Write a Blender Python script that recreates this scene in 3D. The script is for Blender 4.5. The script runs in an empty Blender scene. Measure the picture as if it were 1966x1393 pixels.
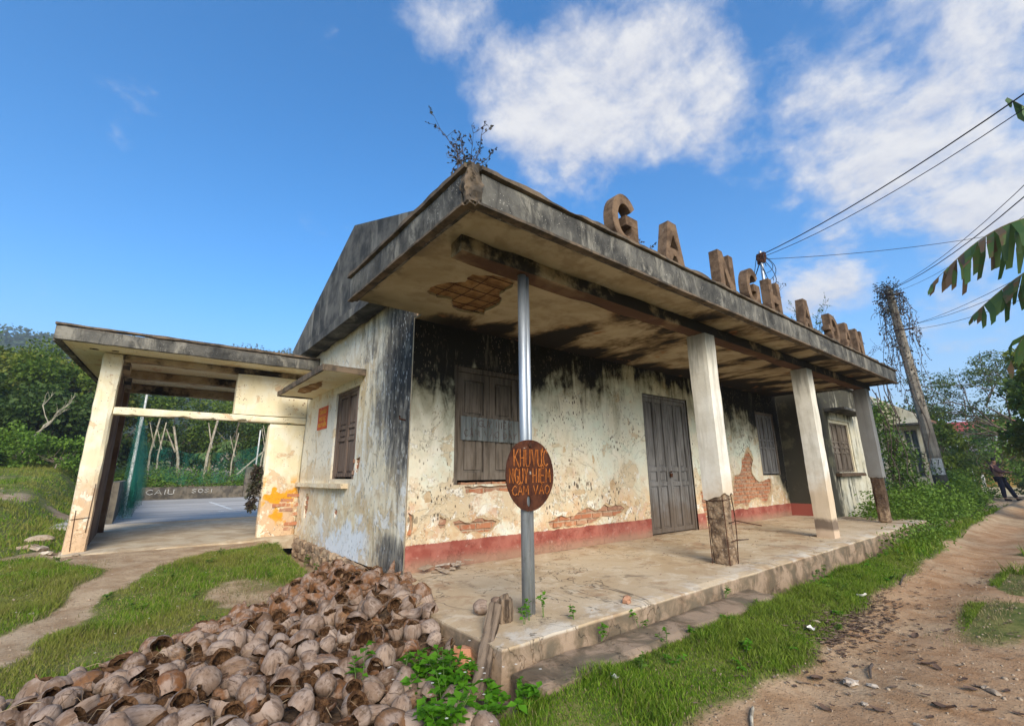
import bpy, bmesh, math, random
import numpy as np
from mathutils import Vector, Matrix, Euler
from mathutils.geometry import delaunay_2d_cdt

# ------------------------------------------------------------------ scene, camera, sky, sun, exposure
scene = bpy.context.scene
COL = scene.collection
R = math.radians

cam_d = bpy.data.cameras.new("camera")
cam = bpy.data.objects.new("camera", cam_d)
COL.objects.link(cam)
cam_d.sensor_width = 36.0
cam_d.sensor_fit = 'HORIZONTAL'
cam_d.lens = 15.956
cam_d.clip_start = 0.05
cam_d.clip_end = 4000
_r = Vector((0.7821657, -0.62299581, -0.0096455))
_u = Vector((-0.14128532, -0.1924173, 0.9710891))
_f = Vector((0.60684041, 0.75818982, 0.23852237))
m = Matrix.Identity(4)
for i in range(3):
    m[i][0] = _r[i]; m[i][1] = _u[i]; m[i][2] = -_f[i]
m.translation = Vector((-2.2448, -4.5935, 0.9684))
cam.matrix_world = m
scene.camera = cam

SUN_AZ = 203.0      # compass-like angle of the sun, measured clockwise from +Y (degrees)
SUN_EL = 30.0
sun_dir = Vector((math.sin(R(SUN_AZ)) * math.cos(R(SUN_EL)), math.cos(R(SUN_AZ)) * math.cos(R(SUN_EL)), math.sin(R(SUN_EL))))
sun_d = bpy.data.lights.new("sun", 'SUN')
sun_d.energy = 2.3
sun_d.angle = R(36)
sun_d.color = (1.0, 0.91, 0.76)
sun = bpy.data.objects.new("sun", sun_d)
COL.objects.link(sun)
sun.rotation_euler = sun_dir.to_track_quat('Z', 'Y').to_euler()
sun.location = (0, 0, 30)

scene.view_settings.view_transform = 'Standard'
scene.view_settings.look = 'None'
scene.view_settings.exposure = 1.45
scene.view_settings.gamma = 1.0
scene.view_settings.use_curve_mapping = False
scene.cycles.max_bounces = 6
scene.cycles.transparent_max_bounces = 12

# ------------------------------------------------------------------ node expression helper
class S:
    """a socket that can be used in arithmetic"""
    def __init__(s, g, k): s.g = g; s.k = k
    def __add__(s, o): return s.g.m('ADD', s, o)
    __radd__ = __add__
    def __sub__(s, o): return s.g.m('SUBTRACT', s, o)
    def __rsub__(s, o): return s.g.m('SUBTRACT', o, s)
    def __mul__(s, o): return s.g.m('MULTIPLY', s, o)
    __rmul__ = __mul__
    def __truediv__(s, o): return s.g.m('DIVIDE', s, o)
    def __neg__(s): return s.g.m('MULTIPLY', s, -1.0)

class G:
    def __init__(s, nt): s.nt = nt; s._c = {}
    def node(s, t, **kw):
        n = s.nt.nodes.new(t)
        for k, v in kw.items(): setattr(n, k, v)
        return n
    def put(s, sock, v):
        if isinstance(v, S): s.nt.links.new(v.k, sock)
        elif v is not None:
            if isinstance(v, (tuple, list)) and len(v) == 3 and sock.type == 'RGBA': v = (*v, 1)
            sock.default_value = v
    def m(s, op, a, b=None, c=None, clamp=False):
        n = s.node('ShaderNodeMath', operation=op, use_clamp=clamp)
        for i, v in enumerate((a, b, c)):
            if v is not None: s.put(n.inputs[i], v)
        return S(s, n.outputs[0])
    def mn(s, a, b): return s.m('MINIMUM', a, b)
    def mx(s, a, b): return s.m('MAXIMUM', a, b)
    def cl(s, a): return s.m('ADD', a, 0.0, clamp=True)
    def ss(s, lo, hi, x):
        n = s.node('ShaderNodeMapRange', interpolation_type='SMOOTHSTEP')
        s.put(n.inputs[0], x)
        if lo < hi: vals = (lo, hi, 0.0, 1.0)
        else: vals = (hi, lo, 1.0, 0.0)
        for i, v in enumerate(vals): n.inputs[i + 1].default_value = v
        return S(s, n.outputs[0])
    def geo(s, name):
        if 'geo' not in s._c: s._c['geo'] = s.node('ShaderNodeNewGeometry')
        return S(s, s._c['geo'].outputs[name])
    @property
    def pos(s): return s.geo('Position')
    @property
    def isl(s): return s.geo('Random Per Island')
    def tc(s, name):
        if 'tc' not in s._c: s._c['tc'] = s.node('ShaderNodeTexCoord')
        return S(s, s._c['tc'].outputs[name])
    def oi(s, name):
        if 'oi' not in s._c: s._c['oi'] = s.node('ShaderNodeObjectInfo')
        return S(s, s._c['oi'].outputs[name])
    def attr(s, name, out='Fac'):
        n = s.node('ShaderNodeAttribute'); n.attribute_name = name
        return S(s, n.outputs[out])
    def sep(s, v=None):
        key = ('sep', id(v.k) if v else 0)
        if v is None: v = s.pos
        n = s.node('ShaderNodeSeparateXYZ'); s.put(n.inputs[0], v)
        return [S(s, n.outputs[i]) for i in range(3)]
    def comb(s, x, y, z):
        n = s.node('ShaderNodeCombineXYZ')
        for i, v in enumerate((x, y, z)): s.put(n.inputs[i], v)
        return S(s, n.outputs[0])
    def vm(s, op, a, b=None):
        n = s.node('ShaderNodeVectorMath', operation=op)
        s.put(n.inputs[0], a)
        if b is not None: s.put(n.inputs[1], b)
        return S(s, n.outputs['Value'] if op in ('DOT_PRODUCT', 'LENGTH', 'DISTANCE') else n.outputs[0])
    def noise(s, scale, detail=4.0, rough=0.55, vec=None, st=None, off=0.0, dist=0.0):
        if vec is None: vec = s.pos
        if st is not None: vec = s.vm('MULTIPLY', vec, tuple(st))
        if off: vec = s.vm('ADD', vec, (off, off * 1.7, off * 0.6))
        n = s.node('ShaderNodeTexNoise')
        s.put(n.inputs['Vector'], vec)
        n.inputs['Scale'].default_value = scale; n.inputs['Detail'].default_value = detail
        n.inputs['Roughness'].default_value = rough; n.inputs['Distortion'].default_value = dist
        return S(s, n.outputs[0])
    def vor(s, scale, vec=None, st=None, feature='F1', out='Distance', rnd=1.0):
        if vec is None: vec = s.pos
        if st is not None: vec = s.vm('MULTIPLY', vec, tuple(st))
        n = s.node('ShaderNodeTexVoronoi', feature=feature)
        s.put(n.inputs['Vector'], vec); n.inputs['Scale'].default_value = scale
        n.inputs['Randomness'].default_value = rnd
        return S(s, n.outputs[out])
    def ramp(s, x, stops, interp='LINEAR'):
        n = s.node('ShaderNodeValToRGB'); s.put(n.inputs[0], x)
        cr = n.color_ramp; cr.interpolation = interp
        while len(cr.elements) < len(stops): cr.elements.new(0.5)
        for e, (p, c) in zip(cr.elements, stops):
            e.position = p
            e.color = (c, c, c, 1) if isinstance(c, (int, float)) else (*c, 1)
        return S(s, n.outputs[0])
    def mix(s, f, a, b, blend='MIX'):
        n = s.node('ShaderNodeMix', data_type='RGBA', blend_type=blend)
        s.put(n.inputs[0], f); s.put(n.inputs[6], a); s.put(n.inputs[7], b)
        return S(s, n.outputs[2])
    def blob(s, u, v, cu, cv, ru, rv):
        """soft elliptical mask around (cu, cv): 1 in the middle, 0 outside"""
        a = (u - cu) / ru; b = (v - cv) / rv
        return s.cl(1.0 - s.m('SQRT', a * a + b * b))
    def out(s, col, rough=0.9, bump=None, bs=0.5, bd=0.02, spec=0.25, metal=0.0, transl=0.0, alpha=None, sheen=0.0):
        p = s.node('ShaderNodeBsdfPrincipled')
        s.put(p.inputs['Base Color'], col); s.put(p.inputs['Roughness'], rough)
        p.inputs['Specular IOR Level'].default_value = spec
        s.put(p.inputs['Metallic'], metal)
        if bump is not None:
            b = s.node('ShaderNodeBump'); b.inputs['Strength'].default_value = bs; b.inputs['Distance'].default_value = bd
            s.put(b.inputs['Height'], bump); s.nt.links.new(b.outputs[0], p.inputs['Normal'])
        sh = p.outputs[0]
        if transl:
            t = s.node('ShaderNodeBsdfTranslucent'); s.put(t.inputs[0], col)
            mx = s.node('ShaderNodeMixShader'); mx.inputs[0].default_value = transl
            s.nt.links.new(sh, mx.inputs[1]); s.nt.links.new(t.outputs[0], mx.inputs[2]); sh = mx.outputs[0]
        if alpha is not None:
            t = s.node('ShaderNodeBsdfTransparent')
            mx = s.node('ShaderNodeMixShader'); s.put(mx.inputs[0], alpha)
            s.nt.links.new(t.outputs[0], mx.inputs[1]); s.nt.links.new(sh, mx.inputs[2]); sh = mx.outputs[0]
        o = s.node('ShaderNodeOutputMaterial'); s.nt.links.new(sh, o.inputs[0])

MATS = {}
def material(name):
    def deco(fn):
        mt = bpy.data.materials.new(name); mt.use_nodes = True
        mt.node_tree.nodes.clear()
        fn(G(mt.node_tree)); MATS[name] = mt
        return fn
    return deco

# ------------------------------------------------------------------ world: Nishita sky and broken cumulus
world = bpy.data.worlds.new("World"); scene.world = world; world.use_nodes = True
wn = world.node_tree; wn.nodes.clear()
g = G(wn)
sky = g.node('ShaderNodeTexSky', sky_type='NISHITA')
sky.sun_disc = False; sky.sun_elevation = R(SUN_EL); sky.sun_rotation = R(SUN_AZ)
sky.altitude = 50; sky.air_density = 1.0; sky.dust_density = 0.5; sky.ozone_density = 2.5
skyc = S(g, sky.outputs[0])
hs = g.node('ShaderNodeHueSaturation'); hs.inputs['Saturation'].default_value = 1.36; hs.inputs['Value'].default_value = 0.97
g.put(hs.inputs['Color'], skyc); skyc = S(g, hs.outputs[0])
d = g.vm('NORMALIZE', g.tc('Generated'))
dx, dy, dz = g.sep(d)
warp = g.noise(2.2, 3, 0.5, vec=d)
dirp = g.comb(dx / (dz + 0.35), dy / (dz + 0.35), 0.0)
n1 = g.noise(4.2, 11, 0.64, vec=dirp, dist=0.12, off=3.1)
n2 = g.noise(13, 8, 0.62, vec=dirp, off=8.3, dist=0.25)
cov = None
for (vx, vy, vz), rad, w in (((.545, .488, .682), 8, 1.0), ((.470, .545, .695), 6, .95), ((.634, .377, .675), 7, .95), ((.672, .325, .668), 6, .85), ((.60, .50, .625), 6, .85), ((.70, .33, .63), 5, .7), ((.735, .30, .607), 5, .75),
                             ((.80, .16, .578), 8, .82), ((.77, .264, .58), 6, .8), ((.80, .03, .60), 11, .72), ((.871, .085, .484), 8, .9), ((.895, .0, .445), 9, .95), ((.885, .15, .44), 5, .55),
                             ((.91, .232, .343), 5, .85), ((.30, .53, .79), 5, .6), ((.54, .34, .77), 5, .5), ((.69, .17, .70), 5, .35), ((.95, .12, .28), 6, .5), ((.60, .1, .79), 12, .5), ((.86, -.25, .45), 14, .8), ((.5, -.2, .84), 18, .55), ((-.2, -.8, .55), 16, .8), ((-.7, -.5, .5), 18, .7), ((.5, -.75, .43), 16, .8)):
    v = Vector((vx, vy, vz)).normalized()
    c = g.ss(math.cos(R(rad * 1.55)), math.cos(R(rad * 0.2)), g.vm('DOT_PRODUCT', d, tuple(v))) * w
    cov = c if cov is None else g.mx(cov, c)
n3 = g.noise(4.2, 11, 0.64, vec=g.vm('ADD', dirp, (-.035, -.03, 0.0)), dist=0.12, off=3.1)
n4 = g.noise(13, 8, 0.62, vec=g.vm('ADD', dirp, (-.012, -.01, 0.0)), dist=0.25, off=8.3)
dens = cov * 0.92 + (n1 - 0.5) * 2.1 + (n2 - 0.5) * 0.85 - 0.33
cl = g.ss(-0.04, 0.72, dens) * g.ss(0.0, 0.06, dz)
thick = g.ss(0.35, 0.95, dens + (n2 - 0.5) * 0.5)
lit = g.cl(0.35 + dens * 0.45 + (n1 - n3) * 2.6 + (n2 - n4) * 1.2)
ccol = g.mix(lit, (2.25, 2.35, 2.75), (3.35, 3.32, 3.32))
hz = g.ss(0.35, 0.0, dz)
base = g.mix(hz * 0.55, skyc, (1.3, 1.9, 3.1))
final = g.mix(cl * 0.96, base, ccol)
bg = g.node('ShaderNodeBackground'); g.put(bg.inputs[0], final); bg.inputs[1].default_value = 0.10
wo = g.node('ShaderNodeOutputWorld'); wn.links.new(bg.outputs[0], wo.inputs[0])
# ------------------------------------------------------------------ numpy noise
def _hash(ix, iy, iz, seed):
    n = (ix * 374761393 + iy * 668265263 + iz * 2147483647 + seed * 1274126177) & 0xffffffff
    n = ((n ^ (n >> 13)) * 1274126177) & 0xffffffff
    return ((n ^ (n >> 16)) & 0xffff) / 65535.0
def vnoise(p, seed=0):
    p = np.asarray(p, float); i = np.floor(p).astype(np.int64); f = p - i; f = f * f * (3 - 2 * f)
    r = 0
    for a in (0, 1):
        for b in (0, 1):
            for c in (0, 1):
                w = (f[..., 0] if a else 1 - f[..., 0]) * (f[..., 1] if b else 1 - f[..., 1]) * (f[..., 2] if c else 1 - f[..., 2])
                r = r + w * _hash(i[..., 0] + a, i[..., 1] + b, i[..., 2] + c, seed)
    return r
def fbm(p, seed=0, oct=4):
    p = np.asarray(p, float); r = 0; a = 0.5; t = 0
    for o in range(oct):
        r = r + a * vnoise(p * 2 ** o + o * 17.3, seed + o); t += a; a *= 0.5
    return r / t
def fbm2(x, y, s, seed=0, oct=4):
    return fbm(np.stack([x * s, y * s, np.zeros_like(x) + seed * 3.7], -1), seed, oct)
def nss(a, b, x):
    t = np.clip((x - a) / (b - a), 0, 1); return t * t * (3 - 2 * t)

# ------------------------------------------------------------------ objects
W = {}
def props(o, label=None, cat=None, group=None, kind=None):
    if label: o['label'] = label
    if cat: o['category'] = cat
    if group: o['group'] = group
    if kind: o['kind'] = kind
    return o
def empty(name, loc, label, cat, group=None):
    o = bpy.data.objects.new(name, None); COL.objects.link(o); o.location = loc
    o.empty_display_size = 0.2
    W[o.name] = Vector(loc)
    return props(o, label, cat, group)
def link(name, me, parent=None, loc=(0, 0, 0), rot=None, scale=None):
    o = bpy.data.objects.new(name, me); COL.objects.link(o)
    o.location = Vector(loc) - (W.get(parent.name, Vector()) if parent else Vector())
    if parent: o.parent = parent
    if rot is not None: o.rotation_euler = rot
    if scale is not None: o.scale = scale
    W[o.name] = Vector(loc)
    return o
def mesh(name, v, f, mats, smooth=False, mi=None):
    me = bpy.data.meshes.new(name)
    v = np.asarray(v, np.float32).reshape(-1, 3)
    if isinstance(f, np.ndarray):
        n, k = f.shape
        me.vertices.add(len(v)); me.vertices.foreach_set('co', v.ravel())
        me.loops.add(n * k); me.loops.foreach_set('vertex_index', f.astype(np.int32).ravel())
        me.polygons.add(n); me.polygons.foreach_set('loop_start', np.arange(0, n * k, k, dtype=np.int32))
        me.update(calc_edges=True)
    else:
        me.from_pydata([tuple(x) for x in v.tolist()], [], f); me.update()
    for mt in (mats if isinstance(mats, (list, tuple)) else [mats]): me.materials.append(MATS[mt])
    if mi is not None: me.polygons.foreach_set('material_index', np.asarray(mi, np.int32))
    if smooth: me.polygons.foreach_set('use_smooth', np.ones(len(me.polygons), bool))
    me.validate()
    return me
class MB:
    """collects geometry in world coordinates, links it as one mesh object"""
    def __init__(s): s.v = []; s.f = []; s.mi = []
    def add(s, v, f, mi=0):
        o = len(s.v); s.v += [tuple(map(float, p)) for p in v]
        s.f += [tuple(i + o for i in q) for q in f]; s.mi += [mi] * len(f)
    def box(s, x0, x1, y0, y1, z0, z1, mi=0):
        s.add([(x0, y0, z0), (x1, y0, z0), (x1, y1, z0), (x0, y1, z0), (x0, y0, z1), (x1, y0, z1), (x1, y1, z1), (x0, y1, z1)],
              [(0, 3, 2, 1), (4, 5, 6, 7), (0, 1, 5, 4), (1, 2, 6, 5), (2, 3, 7, 6), (3, 0, 4, 7)], mi)
    def bbox(s, x0, x1, y0, y1, z0, z1, b=0.006, mi=0):
        """box with bevelled edges"""
        bm = bmesh.new()
        bmesh.ops.create_cube(bm, size=1)
        for vv in bm.verts: vv.co = Vector(((x0 + x1) / 2 + vv.co.x * (x1 - x0), (y0 + y1) / 2 + vv.co.y * (y1 - y0), (z0 + z1) / 2 + vv.co.z * (z1 - z0)))
        bmesh.ops.bevel(bm, geom=bm.edges[:], offset=b, segments=1, affect='EDGES')
        bm.verts.index_update()
        s.add([v.co[:] for v in bm.verts], [[v.index for v in f.verts] for f in bm.faces], mi); bm.free()
    def rbox(s, x0, x1, y0, y1, z0, z1, seg=0.12, amp=0.006, fr=9.0, seed=1, mi=0, round_=0.012, fn=None):
        """box of many faces with worn uneven surfaces and softened edges"""
        L = np.array([x1 - x0, y1 - y0, z1 - z0]); n = np.maximum(1, np.minimum(160, np.round(L / seg))).astype(int)
        for ax in range(3):
            a, b = (ax + 1) % 3, (ax + 2) % 3
            for side in (0, 1):
                ua = np.linspace(0, 1, n[a] + 1); ub = np.linspace(0, 1, n[b] + 1)
                A, B = np.meshgrid(ua, ub, indexing='ij')
                P = np.zeros(A.shape + (3,)); P[..., a] = A; P[..., b] = B; P[..., ax] = side
                Q = P * L + np.array([x0, y0, z0])
                ed = ((P < 1e-6) | (P > 1 - 1e-6)).sum(-1) >= 2
                c = np.array([(x0 + x1) / 2, (y0 + y1) / 2, (z0 + z1) / 2])
                nn = np.stack([fbm(Q * fr, seed + k, 3) - 0.5 for k in range(3)], -1) * 2 * amp
                inw = np.where((P < 1e-6), 1.0, np.where(P > 1 - 1e-6, -1.0, 0.0))
                ch = fbm(Q * 4.0, seed + 9, 3)[..., None]
                Q = Q + nn + inw * np.where(ed[..., None], round_ * (0.3 + 2.2 * np.clip(ch - 0.35, 0, 1)), 0)
                if fn is not None: Q = fn(Q, P)
                idx = np.arange(A.size).reshape(A.shape)
                q = np.stack([idx[:-1, :-1], idx[1:, :-1], idx[1:, 1:], idx[:-1, 1:]], -1).reshape(-1, 4)
                if not side: q = q[:, ::-1]
                s.add(Q.reshape(-1, 3), q.tolist(), mi)
    def tube(s, pts, rad, n=6, mi=0, cap=True):
        pts = [Vector(p) for p in pts]
        if not hasattr(rad, '__len__'): rad = [rad] * len(pts)
        vs = []; fs = []
        up = Vector((0.3, 0.2, 1)).normalized()
        for i, p in enumerate(pts):
            t = (pts[min(i + 1, len(pts) - 1)] - pts[max(i - 1, 0)])
            t = t.normalized() if t.length > 1e-9 else Vector((0, 0, 1))
            a = t.cross(up)
            if a.length < 0.05: a = t.cross(Vector((1, 0, 0)))
            a.normalize(); b = t.cross(a)
            for k in range(n):
                th = 2 * math.pi * k / n
                vs.append(p + (a * math.cos(th) + b * math.sin(th)) * rad[i])
        for i in range(len(pts) - 1):
            for k in range(n):
                k2 = (k + 1) % n
                fs.append((i * n + k, i * n + k2, (i + 1) * n + k2, (i + 1) * n + k))
        if cap:
            fs.append(tuple(range(n - 1, -1, -1))); o = (len(pts) - 1) * n; fs.append(tuple(range(o, o + n)))
        s.add(vs, fs, mi)
    def build(s, name, mats, parent=None, smooth=False, **kw):
        me = mesh(name, s.v, s.f, mats, smooth, s.mi)
        o = link(name, me, parent)
        return props(o, **kw)

def pip(px, py, poly):
    """even-odd test of points in a polygon"""
    inside = np.zeros(len(px), bool); n = len(poly)
    for i in range(n):
        x0, y0 = poly[i]; x1, y1 = poly[(i + 1) % n]
        if y0 == y1: continue
        c = ((y0 > py) != (y1 > py)) & (px < (x1 - x0) * (py - y0) / (y1 - y0) + x0)
        inside ^= c
    return inside
def rough(poly, amp, it=3, seed=0):
    """ragged outline: midpoint displacement along each edge"""
    rnd = random.Random(seed); pts = [Vector(p) for p in poly]
    for k in range(it):
        out = []
        for i, p in enumerate(pts):
            q = pts[(i + 1) % len(pts)]; e = q - p
            nrm = Vector((-e.y, e.x))
            out.append(p); out.append((p + q) / 2 + nrm * rnd.uniform(-amp, amp) + e * rnd.uniform(-.15, .15))
        pts = out; amp *= 0.85
    return [tuple(p) for p in pts]
def blobpoly(cu, cv, ru, rv, n=9, seed=0, amp=0.28):
    rnd = random.Random(seed)
    return rough([(cu + ru * math.cos(t) * rnd.uniform(.7, 1.1), cv + rv * math.sin(t) * rnd.uniform(.7, 1.1)) for t in [2 * math.pi * k / n for k in range(n)]], amp, 2, seed + 1)
def sheet(outer, holes, fmap, depth, hole_depths=None, grid=None):
    """plate with holes: front at depth 0, sides of every outline turned in to `depth` (or the hole's own)"""
    vs = []; es = []; loops = [outer] + list(holes)
    for lp in loops:
        o = len(vs); vs += [Vector(p) for p in lp]; es += [(o + i, o + (i + 1) % len(lp)) for i in range(len(lp))]
    if grid:
        us = [p[0] for p in outer]; ws = [p[1] for p in outer]; rnd = random.Random(5)
        nu = int((max(us) - min(us)) / grid); nw = int((max(ws) - min(ws)) / grid)
        for i in range(1, nu):
            for j in range(1, nw):
                vs.append(Vector((min(us) + (max(us) - min(us)) * (i + rnd.uniform(-.2, .2)) / nu, min(ws) + (max(ws) - min(ws)) * (j + rnd.uniform(-.2, .2)) / nw)))
    r = delaunay_2d_cdt(vs, es, [], 0, 1e-6)
    V = [tuple(p) for p in r[0]]; F = r[2]
    c = np.array([[sum(V[i][k] for i in f) / 3 for k in (0, 1)] for f in F])
    ok = pip(c[:, 0], c[:, 1], outer)
    for h in holes: ok &= ~pip(c[:, 0], c[:, 1], h)
    mb = MB()
    mb.add([fmap(u, w, 0.0) for u, w in V], [tuple(f) for f, k in zip(F, ok) if k])
    for li, lp in enumerate(loops):
        dd = depth if li == 0 or not hole_depths else hole_depths[li - 1]
        n = len(lp)
        mb.add([fmap(u, w, 0.0) for u, w in lp] + [fmap(u, w, dd) for u, w in lp], [(i, (i + 1) % n, n + (i + 1) % n, n + i) for i in range(n)])
    return mb
def fix_normals(o):
    bm = bmesh.new(); bm.from_mesh(o.data); bmesh.ops.remove_doubles(bm, verts=bm.verts, dist=1e-5)
    bmesh.ops.recalc_face_normals(bm, faces=bm.faces); bm.to_mesh(o.data); bm.free()
    return o

# ------------------------------------------------------------------ leaves
def leaf_arrays(P, D, N, size, asp, fold, rng):
    """diamond leaves folded along the midrib; P base points, D directions, N up normals"""
    n = len(P)
    D = D / np.linalg.norm(D, axis=1, keepdims=True)
    Sd = np.cross(D, N); Sd /= np.linalg.norm(Sd, axis=1, keepdims=True) + 1e-9
    Nn = np.cross(Sd, D)
    sz = size[:, None]
    b = P; t = P + D * sz - Nn * sz * 0.12
    l = P + D * sz * 0.45 + Sd * sz * asp + Nn * sz * fold
    r = P + D * sz * 0.45 - Sd * sz * asp + Nn * sz * fold
    V = np.stack([b, l, t, r], 1).reshape(-1, 3)
    i = np.arange(n)[:, None] * 4
    F = np.concatenate([i + np.array([0, 2, 1]), i + np.array([0, 3, 2])], 1).reshape(-1, 3)
    return V, F
def cloud_leaves(rng, centers, radii, per, size, asp=0.3, up=0.5, fold=0.12, flat=1.0):
    Ps = []; Cs = []
    for c, r, k in zip(centers, radii, per):
        q = rng.normal(size=(k, 3)); q /= np.linalg.norm(q, axis=1, keepdims=True)
        q *= (rng.random((k, 1)) ** 0.45) * r; q[:, 2] *= flat
        Ps.append(np.asarray(c) + q); Cs.append(q)
    P = np.concatenate(Ps); C = np.concatenate(Cs)
    D = C / (np.linalg.norm(C, axis=1, keepdims=True) + 1e-9) * 0.7 + rng.normal(size=P.shape) * 0.7; D[:, 2] -= 0.15
    N = rng.normal(size=P.shape) * (1 - up) + np.array([0, 0, 1.0]) * up + 1e-3
    sz = size * rng.uniform(0.55, 1.25, len(P))
    return leaf_arrays(P, D, N, sz, asp, fold, rng)
# ------------------------------------------------------------------ materials
def spots(g, vec_st, scale, thr, seed=0.0):
    """scattered small flecks"""
    d = g.vor(scale, vec=g.vm('ADD', g.pos, (seed, seed, seed)), st=vec_st)
    k = g.noise(scale * 0.12, 3, 0.6, off=seed + 5)
    return g.ss(thr + 0.05, thr - 0.03, d + (0.55 - k) * 0.9)

@material('plaster_front')
def _(g):
    x, y, z = g.sep()
    big = g.noise(1.1, 5, 0.6); mid = g.noise(4.0, 6, 0.62, off=2); fine = g.noise(38, 5, 0.65)
    streak = g.noise(4.6, 7, 0.66, st=(1, 1, 0.24), off=4, dist=0.7)
    streak2 = g.noise(12, 5, 0.64, st=(1, 1, 0.16), off=9, dist=.5)
    col = g.mix(g.ss(.36, .64, big), (.72, .67, .52), (.67, .70, .59))
    col = g.mix(g.ss(.50, .72, mid) * .75, col, (.80, .75, .63))
    col = g.mix(g.ss(.52, .66, g.noise(2.3, 5, .6, off=11)) * .5, col, (.56, .66, .55))
    # tan and pink stains low on the wall
    low = g.ss(1.35, .25, z + (big - .5) * 1.6)
    col = g.mix(low * g.ss(.34, .58, g.noise(3.2, 6, .65, off=6)) * .95, col, (.62, .43, .24))
    col = g.mix(low * g.ss(.50, .60, g.noise(6.5, 6, .68, off=46)) * .8, col, (.52, .30, .16))
    col = g.mix(g.ss(.46, .60, g.noise(2.0, 6, .68, off=56)) * g.ss(1.9, .6, z) * .45, col, (.60, .46, .28))
    col = g.mix(low * g.ss(.5, .66, g.noise(7, 5, .6, off=16)) * .6, col, (.60, .43, .34))
    col = g.mix(g.ss(.62, .75, g.noise(5, 5, .6, off=26)) * .6, col, (.74, .70, .58))

    # paint layers flaked off with crisp edges, fine cracks
    pk = g.noise(2.6, 8, .66, off=61, dist=.5) + (fine - .5) * .10
    pm = g.ss(.575, .59, pk + (g.ss(1.5, .3, z) * .07 - .02))
    col = g.mix(pm * .8, col, (.58, .47, .31))
    pk2 = g.noise(5.5, 8, .68, off=71, dist=.4) + (fine - .5) * .12
    pm2 = g.ss(.60, .615, pk2 + (g.ss(1.5, .3, z) * .07 - .02) * .8)
    col = g.mix(pm2 * .75, col, (.80, .77, .68))
    ck = g.m('ABSOLUTE', g.noise(.9, 6, .6, off=81, dist=.8) - .5)
    crk = g.ss(.0045, .0015, ck)
    col = g.mix(crk * .35, col, (.10, .08, .06))
    # thin olive grime in runs
    col = g.mix(g.ss(.52, .72, streak) * g.ss(.7, 2.0, z) * .55, col, (.27, .26, .17))
    col = g.mix(spots(g, (1, 1, .8), 34, .17, 8.0) * .5, col, (.82, .78, .68))
    cg = g.ss(.75, .05, x + (mid - .5) * .7) * g.ss(.9, 2.2, z + (streak - .5) * 1.2)
    col = g.mix(cg * .75, col, (.13, .12, .085))
    # black mould hanging down from the ceiling: how far depends on the place along the wall
    zb = g.ramp(x / 9.7, [(0.0, .74), (.05, .80), (.10, .80), (.17, .78), (.23, .86), (.27, .93), (.305, .82), (.335, .92), (.36, 1.0), (.44, .97), (.46, 1.0), (.60, .96), (.66, .87), (.74, .80), (.82, .83), (.90, .62), (.955, .40), (1.0, .12)]) * 2.74
    dm = z - zb + .13 + (streak - .5) * 1.3 + (mid - .5) * 1.0 + (big - .5) * .5
    col = g.mix(g.ss(-.62, .10, dm) * .78, col, (.17, .155, .085))
    col = g.mix(g.ss(-.14, .16, dm), col, (.013, .012, .009))
    # separate dark runs
    run = g.ss(.60, .70, streak2 + (g.noise(1.4, 3, .5, off=31) - .5) * .5) * g.ss(1.2, 2.5, z)
    col = g.mix(run * .75, col, (.09, .08, .06))
    # pits and flecks
    fl = g.ss(.42, .62, g.noise(1.3, 4, .55, off=41))
    col = g.mix(spots(g, (1, 1, .5), 20, .21, 3.0) * fl * .95, col, (.11, .085, .06))
    col = g.mix(spots(g, (1, 1, .45), 34, .20, 13.0) * (.25 + fl * .75) * .85, col, (.16, .13, .09))
    # worn red skirting paint
    bt = z + (fine - .5) * .03 + (mid - .5) * .03
    red = g.mix(g.ss(.4, .62, mid), (.27, .070, .050), (.37, .130, .095))
    red = g.mix(g.ss(.58, .72, g.noise(9, 6, .65, off=3)) * .6, red, (.55, .36, .29))
    red = g.mix(g.ss(.16, .02, z + (mid - .5) * .12) * .65, red, (.33, .24, .16))
    col = g.mix(g.ss(.268, .256, bt), col, red)
    h = g.ss(.3, .7, mid) * .4 + fine * .3 + streak2 * .15 - pm * .6 - pm2 * .4 - crk * .3
    g.out(col, .92, h, .7, .012)

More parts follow.
